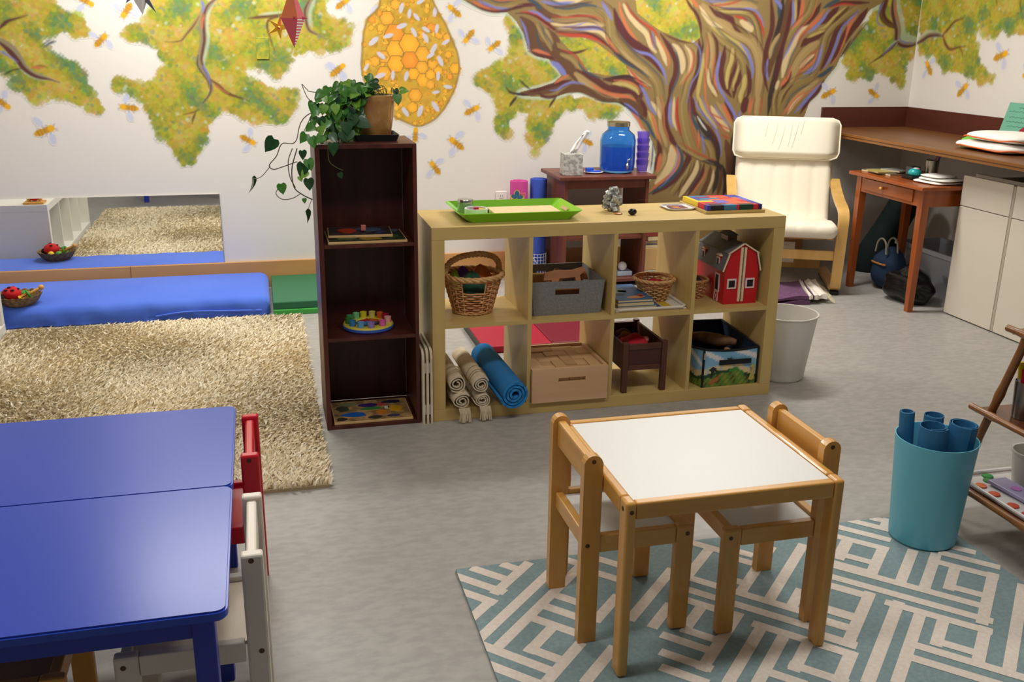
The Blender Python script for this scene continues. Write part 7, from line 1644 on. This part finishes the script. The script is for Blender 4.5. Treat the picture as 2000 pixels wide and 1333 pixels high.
# small desk
t = thing('writing_desk', 'small cherry-brown desk with one drawer below the counter', 'desk', (3.12, 1.34, 0))
DX0, DX1, DY0, DY1, DH = 2.882, 3.345, 0.990, 1.700, 0.722
B().box(DX0, DX1, DY0, DY1, DH - 0.022, DH, 0.006, 3).obj('desk_top', m_cherryx, t)
for x in (DX0 + 0.040, DX1 - 0.040 - 0.045):
    for y in (DY0 + 0.036, DY1 - 0.036 - 0.045):
        b = B(); s_, e_ = 0.045, 0.034; ins = (s_ - e_) / 2
        vs = [(x + ins, y + ins, 0), (x + s_ - ins, y + ins, 0), (x + s_ - ins, y + s_ - ins, 0), (x + ins, y + s_ - ins, 0)] + [(x, y, 0.58), (x + s_, y, 0.58), (x + s_, y + s_, 0.58), (x, y + s_, 0.58)] + [(x, y, DH - 0.0222), (x + s_, y, DH - 0.0222), (x + s_, y + s_, DH - 0.0222), (x, y + s_, DH - 0.0222)]
        fs = [(3, 2, 1, 0), (8, 9, 10, 11)] + [(a, a2, a2 + 4, a + 4) for base in (0, 4) for a, a2 in ((base, base + 1), (base + 1, base + 2), (base + 2, base + 3), (base + 3, base))]
        b.raw(vs, fs).obj('leg', m_cherry, t)
lx0, lx1, ly0, ly1 = DX0 + 0.085, DX1 - 0.085, DY0 + 0.081, DY1 - 0.081
B().box(DX0 + 0.044, DX0 + 0.062, ly0, ly1, 0.605, DH - 0.0222).obj('front_apron', m_cherryx, t); B().box(DX1 - 0.060, DX1 - 0.044, ly0, ly1, 0.605, DH - 0.0222).obj('back_apron', m_cherryx, t)
for y in (DY0 + 0.042, DY1 - 0.060): B().box(lx0, lx1, y, y + 0.018, 0.605, DH - 0.0222).obj('side_apron', m_cherry, t)
f = B().box(DX0 + 0.036, DX0 + 0.0438, 1.115, 1.580, 0.622, 0.690, 0.002).obj('drawer', m_cherryx, t); B().lathe([(0, 0), (0.007, 0), (0.006, 0.010), (0.012, 0.016), (0.010, 0.024), (0, 0.026)], 16, (0, 0, 0), Matrix.Translation((DX0 + 0.036, 1.387, 0.657)) @ Matrix.Rotation(-PI / 2, 4, 'Y')).obj('knob', m_pine, f, smooth=True)
# desk things
DZ = DH + 0.0003
book('grey folder at the far end of the desk', 2.96, 3.20, 1.44, 1.68, DZ, 0.012, (110, 108, 100), 'folders on the desk', 0.15); book('yellow-edged notebook on the desk', 2.93, 3.06, 1.46, 1.60, DZ + 0.0125, 0.006, (176, 160, 90), 'folders on the desk', -0.1); book('thin grey booklet lying across the folders', 3.02, 3.16, 1.44, 1.58, DZ + 0.019, 0.008, (150, 146, 140), 'folders on the desk', 0.25)
o = B().box(3.075, 3.135, 1.36, 1.42, DZ, DZ + 0.060, 0.006).obj('pencil_sharpener', plain('grey_plastic', (96, 94, 100), 0.4)); tag(o, 'grey boxy sharpener on the desk', 'sharpener')
t = thing('tape_dispenser', 'teal domed tape dispenser with a black base on the desk', 'dispenser', (3.05, 1.31, DZ)); B().box(3.00, 3.10, 1.255, 1.352, DZ, DZ + 0.022, 0.006).obj('base', m_black, t); B().sphere((3.05, 1.30, DZ + 0.036), 0.034, 3, (1.1, 1.1, 0.8), flat=DZ + 0.0223).obj('dome', plain('teal_plastic', (40, 168, 168), 0.25), t, smooth=True); B().sphere((3.055, 1.295, DZ + 0.060), 0.014, 2, (1.4, 1.4, 0.5)).obj('cap', plain('cap_white', (226, 226, 220), 0.3), t, smooth=True)
c = (3.16, 1.30, DZ)
t = thing('pen_cup', 'metal cup with a pencil on the desk', 'cup', c); o = B().lathe([(0, 0.001), (0.036, 0.001), (0.038, 0.105), (0.035, 0.105), (0.033, 0.006), (0, 0.006)], 26, c).obj('cup', M('satin_metal', (186, 182, 172), 0.3, metal=1.0), t); smooth_by_angle(o, 40)
t = thing('pencil', 'orange pencil leaning in the metal cup on the desk', 'pencil', (c[0], c[1], DZ + 0.008)); a_, b_ = Vector((c[0] - 0.012, c[1] + 0.012, DZ + 0.010)), Vector((c[0] + 0.040, c[1] - 0.012, DZ + 0.185)); cyl(B(), a_, a_.lerp(b_, 0.9), 0.0045, 6).obj('shaft', plain('pencil_orange', (214, 128, 60), 0.4), t); B().tube([a_.lerp(b_, 0.9), b_], [0.0045, 0.001], 6).obj('tip', plain('pencil_wood', (226, 206, 170), 0.6), t)
t = thing('felt_marker', 'purple marker in the metal cup on the desk', 'marker', (c[0], c[1], DZ + 0.008)); cyl(B(), (c[0] + 0.010, c[1] - 0.015, DZ + 0.010), (c[0] + 0.026, c[1] - 0.022, DZ + 0.135), 0.006, 8).obj('barrel', plain('violet_pen', (110, 60, 170), 0.35), t)
def superell(c, h, n, noise, ph, sub=4):
    t_ = bmesh.new(); bmesh.ops.create_icosphere(t_, subdivisions=sub, radius=1.0)
    for v in t_.verts:
        d = v.co.normalized(); k = (abs(d.x) ** n[0] + abs(d.y) ** n[0]) ** (n[1] / n[0]); r = (k + abs(d.z) ** n[1]) ** (-1 / n[1]); q = d * r
        q.z *= 1 + noise * math.sin(q.x * 3.1 + ph) * math.sin(q.y * 4.3 + ph * 2); v.co = Vector((c[0] + q.x * h[0], c[1] + q.y * h[1], max(0.0004, c[2] + q.z * h[2])))
    b_ = B(); b_._merge(t_); return b_
def towel(x0, x1, y0, y1, z0, h, mat, label, nm='folded_cloth', layers=3, rot=0.0, trim=None):
    cx_, cy_ = (x0 + x1) / 2, (y0 + y1) / 2; t = thing(nm, label, 'cloth', (cx_, cy_, z0), rot); hx, hy = (x1 - x0) / 2, (y1 - y0) / 2; th = h / layers
    for k in range(layers):
        g = 0.006 * k + 0.02 * (k == layers - 1); cz = th * (k + 0.5)
        superell((0.01 * math.sin(k * 2), 0.012 * math.sin(k * 3 + 1), cz), (hx - g, hy - g, th * 0.53), (4.5, 2.4), 0.16, k * 1.7 + 0.5).obj('fold', mat, t, True, True)
        if trim: B().tube([((hx - g + 0.001) * math.copysign(abs(math.cos(a)) ** 0.45, math.cos(a)), (hy - g + 0.001) * math.copysign(abs(math.sin(a)) ** 0.45, math.sin(a)), cz - th * 0.12 + 0.004 * math.sin(a * 5)) for a in np.linspace(0, 2 * PI, 60, endpoint=False)], 0.0038, 5, closed=True).obj('edge_trim', trim, t, True, True)
m_cloth = M('white_terry', (244, 240, 232), 0.95, bump=0.3, bscale=120)
towel(2.985, 3.20, 1.02, 1.24, DZ, 0.048, m_cloth, 'white folded cloth at the near end of the desk', rot=0.15)
# counter things
t = thing('paper_sign', 'green paper card with handwriting propped at the back of the counter', 'sign', (3.58, 1.15, 0.921))
def sgn(y, z, off=0.0): return (3.600 + (z - 0.921) * 0.28 - off, y, z)
ya, yb = 1.345, 1.03
B().raw([sgn(ya, 0.921), sgn(yb, 0.921), sgn(yb, 1.150), sgn(ya, 1.150), sgn(ya, 0.921, -0.002), sgn(yb, 0.921, -0.002), sgn(yb, 1.150, -0.002), sgn(ya, 1.150, -0.002)], [(0, 1, 2, 3), (7, 6, 5, 4), (0, 4, 5, 1), (1, 5, 6, 2), (2, 6, 7, 3), (3, 7, 4, 0)]).obj('card', plain('sage_card', (112, 176, 150), 0.7), t)
b = B()
for z, y0_, y1_ in ((1.125, 1.26, 1.12), (1.102, 1.325, 1.06), (1.070, 1.31, 1.10), (1.045, 1.32, 1.16), (1.020, 1.30, 1.08)):
    b.tube([sgn(y0_ + (y1_ - y0_) * k / 26, z + 0.0035 * math.sin(k * 2.3 + z * 90) + 0.002 * math.sin(k * 5.1), 0.0008) for k in range(27)], 0.0009, 4)
o = b.obj('handwriting', plain('ink', (60, 90, 84), 0.8), t); o['kind'] = 'stuff'
towel(3.14, 3.50, 0.70, 1.16, 0.9205, 0.100, m_cloth, 'thick white folded towel with orange trim on the counter', layers=2, trim=plain('orange_trim', (226, 110, 50), 0.8), nm='folded_towel')
B_ = B().sphere((3.33, 1.215, 0.945), 0.055, 3, (1.1, 0.95, 0.5), 0.08, flat=0.9206); tag(B_.obj('green_pouch', M('leaf_green_cloth', (112, 190, 60), 0.6), smooth=True), 'bright green soft pouch beside the white towel on the counter', 'pouch')
tag(B().sphere((3.548, 1.02, 0.985), 0.075, 3, (0.5, 1.1, 0.85), 0.05, flat=0.9206).obj('red_bundle', M('crimson_cloth', (150, 24, 44), 0.8), smooth=True), 'dark red cloth bundle behind the white towel on the counter', 'cloth')
# cabinets under the counter
m_cab = M('putty_laminate', (214, 204, 188), 0.5, bump=0.03, bscale=300); m_cabd = plain('cabinet_carcass', (196, 186, 170), 0.55)
def cabinet(y0, y1, label):
    t = thing('drawer_cabinet', label, 'cabinet', (3.42, (y0 + y1) / 2, 0), group='putty white cabinets below the counter')
    B().box(3.155, 3.66, y0 + 0.012, y1 - 0.006, 0.004, 0.768).obj('carcass', m_cabd, t)
    B().box(3.20, 3.215, y0 + 0.012, y1 - 0.006, 0.7682, 0.795).obj('back_lip', m_cabd, t)
    B().box(3.130, 3.1545, y0 + 0.018, y1, 0.006, 0.618, 0.003).obj('lower_front', m_cab, t); B().box(3.130, 3.1545, y0 + 0.018, y1, 0.622, 0.787, 0.003).obj('drawer_front', m_cab, t)
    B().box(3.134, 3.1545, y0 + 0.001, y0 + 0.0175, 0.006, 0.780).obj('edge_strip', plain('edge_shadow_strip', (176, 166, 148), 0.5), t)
cabinet(0.590, 0.985, 'putty white drawer cabinet next to the cherry desk'); cabinet(0.185, 0.586, 'putty white drawer cabinet nearer the right edge'); cabinet(-0.22, 0.181, 'putty white drawer cabinet farthest from the desk')
# bags under the desk
def blob(c, r, sc, noise, mat, flat=0.0): return B().sphere(c, r, 4, sc, noise, flat=flat)
t = thing('rubbish_bag', 'shiny black plastic bag on the floor under the desk', 'bag', (3.06, 1.27, 0))
m_bag = M('black_polythene', (16, 17, 18), 0.22, bump=0.9, bscale=26)
b = B().sphere((3.09, 1.26, 0.09), 0.15, 4, (0.80, 1.05, 0.78), 0.10, flat=0.001); b.obj('sack', m_bag, t, smooth=True)
B().tube([(3.10, 1.27, 0.205), (3.105, 1.275, 0.235), (3.12, 1.28, 0.262)], [0.030, 0.016, 0.034], 10).obj('gathered_neck', m_bag, t, smooth=True)
t = thing('tote_bag', 'dark blue tote bag with pale handles under the desk', 'bag', (3.15, 1.52, 0))
m_tot = M('navy_canvas', (24, 44, 72), 0.85, bump=0.3, bscale=120)
b = B(); 
B().sphere((3.16, 1.57, 0.115), 0.14, 4, (0.72, 0.80, 0.98), 0.06, flat=0.001).obj('body', m_tot, t, smooth=True)
for dx in (-0.03, 0.05): B().tube(catmull([(3.12 + dx, 1.515, 0.225), (3.12 + dx, 1.53, 0.29), (3.12 + dx, 1.57, 0.315), (3.12 + dx, 1.61, 0.29), (3.12 + dx, 1.625, 0.225)], 5), 0.006, 6).obj('handle', plain('rope_handle', (150, 140, 124), 0.8), t)
B().tube(catmull([(3.085, 1.500, 0.160), (3.064, 1.535, 0.164), (3.060, 1.585, 0.166), (3.072, 1.625, 0.164)], 5), 0.006, 6).obj('orange_band', plain('tan_band', (176, 112, 50), 0.7), t)
t = thing('long_bag', 'long dark green carrying bag leaning under the counter', 'bag', (3.35, 1.98, 0))
B().tube(catmull([(3.30, 2.05, 0.002), (3.33, 1.98, 0.14), (3.37, 1.88, 0.34), (3.40, 1.80, 0.52)], 6), np.interp(np.linspace(0, 1, 19), [0, 0.1, 0.5, 0.95, 1], [0.085, 0.105, 0.10, 0.095, 0.06]), 16).obj('bag_body', M('forest_nylon', (14, 32, 32), 0.75), t, smooth=True)
t = thing('storage_crate', 'clear plastic storage bin under the counter behind the desk', 'bin', (3.47, 1.45, 0))
m_clr = M('cloudy_plastic', (196, 198, 204), 0.3, trans=0.4, ior=1.2)
cx_, cy_ = (3.34, 3.66), (1.18, 1.76)
for a in ((cx_[0], cx_[0] + 0.004, *cy_), (cx_[1] - 0.004, cx_[1], *cy_), (cx_[0] + 0.004, cx_[1] - 0.004, cy_[0], cy_[0] + 0.004), (cx_[0] + 0.004, cx_[1] - 0.004, cy_[1] - 0.004, cy_[1])): B().box(*a, 0.002, 0.235).obj('wall_panel', m_clr, t)
B().box(*cx_, *cy_, 0.0, 0.0018).obj('base', m_clr, t)
for a in ((cx_[0] - 0.012, cx_[0] + 0.004, cy_[0] - 0.012, cy_[1] + 0.012), (cx_[1] - 0.004, cx_[1] + 0.012, cy_[0] - 0.012, cy_[1] + 0.012), (cx_[0] + 0.0042, cx_[1] - 0.0042, cy_[0] - 0.012, cy_[0] + 0.004), (cx_[0] + 0.0042, cx_[1] - 0.0042, cy_[1] - 0.004, cy_[1] + 0.012)): B().box(*a, 0.2352, 0.262).obj('rim', plain('rim_plastic', (176, 178, 186), 0.4), t)
# ------------------------------------------------------------------ hanging paper stars
def star(c, label, mats, spikes, cat='lantern', scale=1.0):
    t = thing('paper_star', label, cat, c)
    for i, (d, L, w_, mt) in enumerate(spikes):
        d = Vector(d).normalized(); u = d.orthogonal().normalized() if abs(d.z) < 0.99 else Vector((1, 0, 0)); u = (u - d * u.dot(d)).normalized()
        if abs(d.z) > 0.9: u = Matrix.Rotation(math.radians(18), 3, 'Z') @ Vector((1, 0, 0))
        v = d.cross(u); base = [Vector(c) + (u * math.cos(k * PI / 2) + v * math.sin(k * PI / 2)) * w_ for k in range(4)]; tip = Vector(c) + d * L
        for k in range(4): 
            m = mats[mt][k % len(mats[mt])]; a, b_ = base[k], base[(k + 1) % 4]
            B().raw([a, b_, tip, (a + b_) / 2 * 0.9 + Vector(c) * 0.1], [(0, 1, 2), (1, 0, 3), (0, 2, 3), (2, 1, 3)]).obj('spike_face', m, t)
    cyl(B(), Vector(c) + Vector((0, 0, 0.0)), (c[0], c[1], CEIL - 0.0005), 0.0008, 5).obj('hanging_thread', plain('thread', (200, 196, 190), 0.8), t)
    return t
mr, mp, mo = plain('star_red', (186, 30, 50), 0.5), plain('star_pink', (226, 92, 110), 0.5), plain('star_orange', (238, 130, 80), 0.5); my = plain('star_yellow', (246, 190, 50), 0.5)
stripe = M('star_stripe', (236, 226, 226), 0.5); nt = stripe.node_tree; wv = nt.nodes.new('ShaderNodeTexWave'); wv.inputs['Scale'].default_value = 26; wv.bands_direction = 'Z'; tcn = [n for n in nt.nodes if n.type == 'TEX_COORD'][0]; nt.links.new(tcn.outputs['Object'], wv.inputs['Vector'])
rmp = nt.nodes.new('ShaderNodeValToRGB'); rmp.color_ramp.interpolation = 'CONSTANT'; rmp.color_ramp.elements[0].color = (*lin((214, 70, 90)), 1); rmp.color_ramp.elements[1].color = (*lin((244, 240, 240)), 1); rmp.color_ramp.elements[1].position = 0.45
nt.links.new(wv.outputs[0], rmp.inputs[0]); nt.links.new(rmp.outputs[0], nt.nodes['Principled BSDF'].inputs['Base Color'])
star((-0.432, 1.0, 1.545), 'large red and pink striped paper star hanging from the ceiling', {'a': (stripe, mp, mo, mp), 'b': (mr, mr, mr, mr), 'c': (mo, mp, mr, mp)}, [((0.0, 0, -1), 0.125, 0.056, 'a'), ((0, 0, 1), 0.14, 0.056, 'a'), ((0.10, -1, 0.05), 0.055, 0.032, 'b'), ((1, 0, 0), 0.065, 0.026, 'c'), ((-1, 0.1, 0), 0.06, 0.026, 'c'), ((0, 1, 0), 0.06, 0.03, 'b')])
star((-0.487, 1.25, 1.505), 'small yellow paper star behind the red striped star', {'y': (my, my, mo, my), 'p': (mp, my, my, mr)}, [((-1, -0.2, 0.75), 0.062, 0.017, 'y'), ((-1, -0.1, -0.55), 0.062, 0.017, 'y'), ((0.2, -0.2, 1), 0.062, 0.017, 'y'), ((0.1, 0, -1), 0.055, 0.016, 'y'), ((1, 0, 0.1), 0.07, 0.02, 'p'), ((0, -1, 0), 0.03, 0.016, 'p')])
mwh, mgr = plain('star_white', (240, 240, 244), 0.5), plain('star_grey', (120, 122, 132), 0.5)
star((-1.050, 0.9, 1.652), 'white and grey paper star at the top edge left', {'w': (mwh, mwh, mwh, mwh), 'g': (mgr, mgr, mgr, mgr)}, [((0.06, 0, -1), 0.105, 0.050, 'w'), ((0.62, 0.1, -1), 0.115, 0.026, 'g'), ((-0.65, 0.1, -0.7), 0.085, 0.026, 'g'), ((0, 0, 1), 0.10, 0.036, 'w'), ((1, 0, 0.2), 0.09, 0.028, 'w'), ((-1, 0, 0.3), 0.09, 0.028, 'g'), ((0, -1, 0.1), 0.06, 0.03, 'w')])
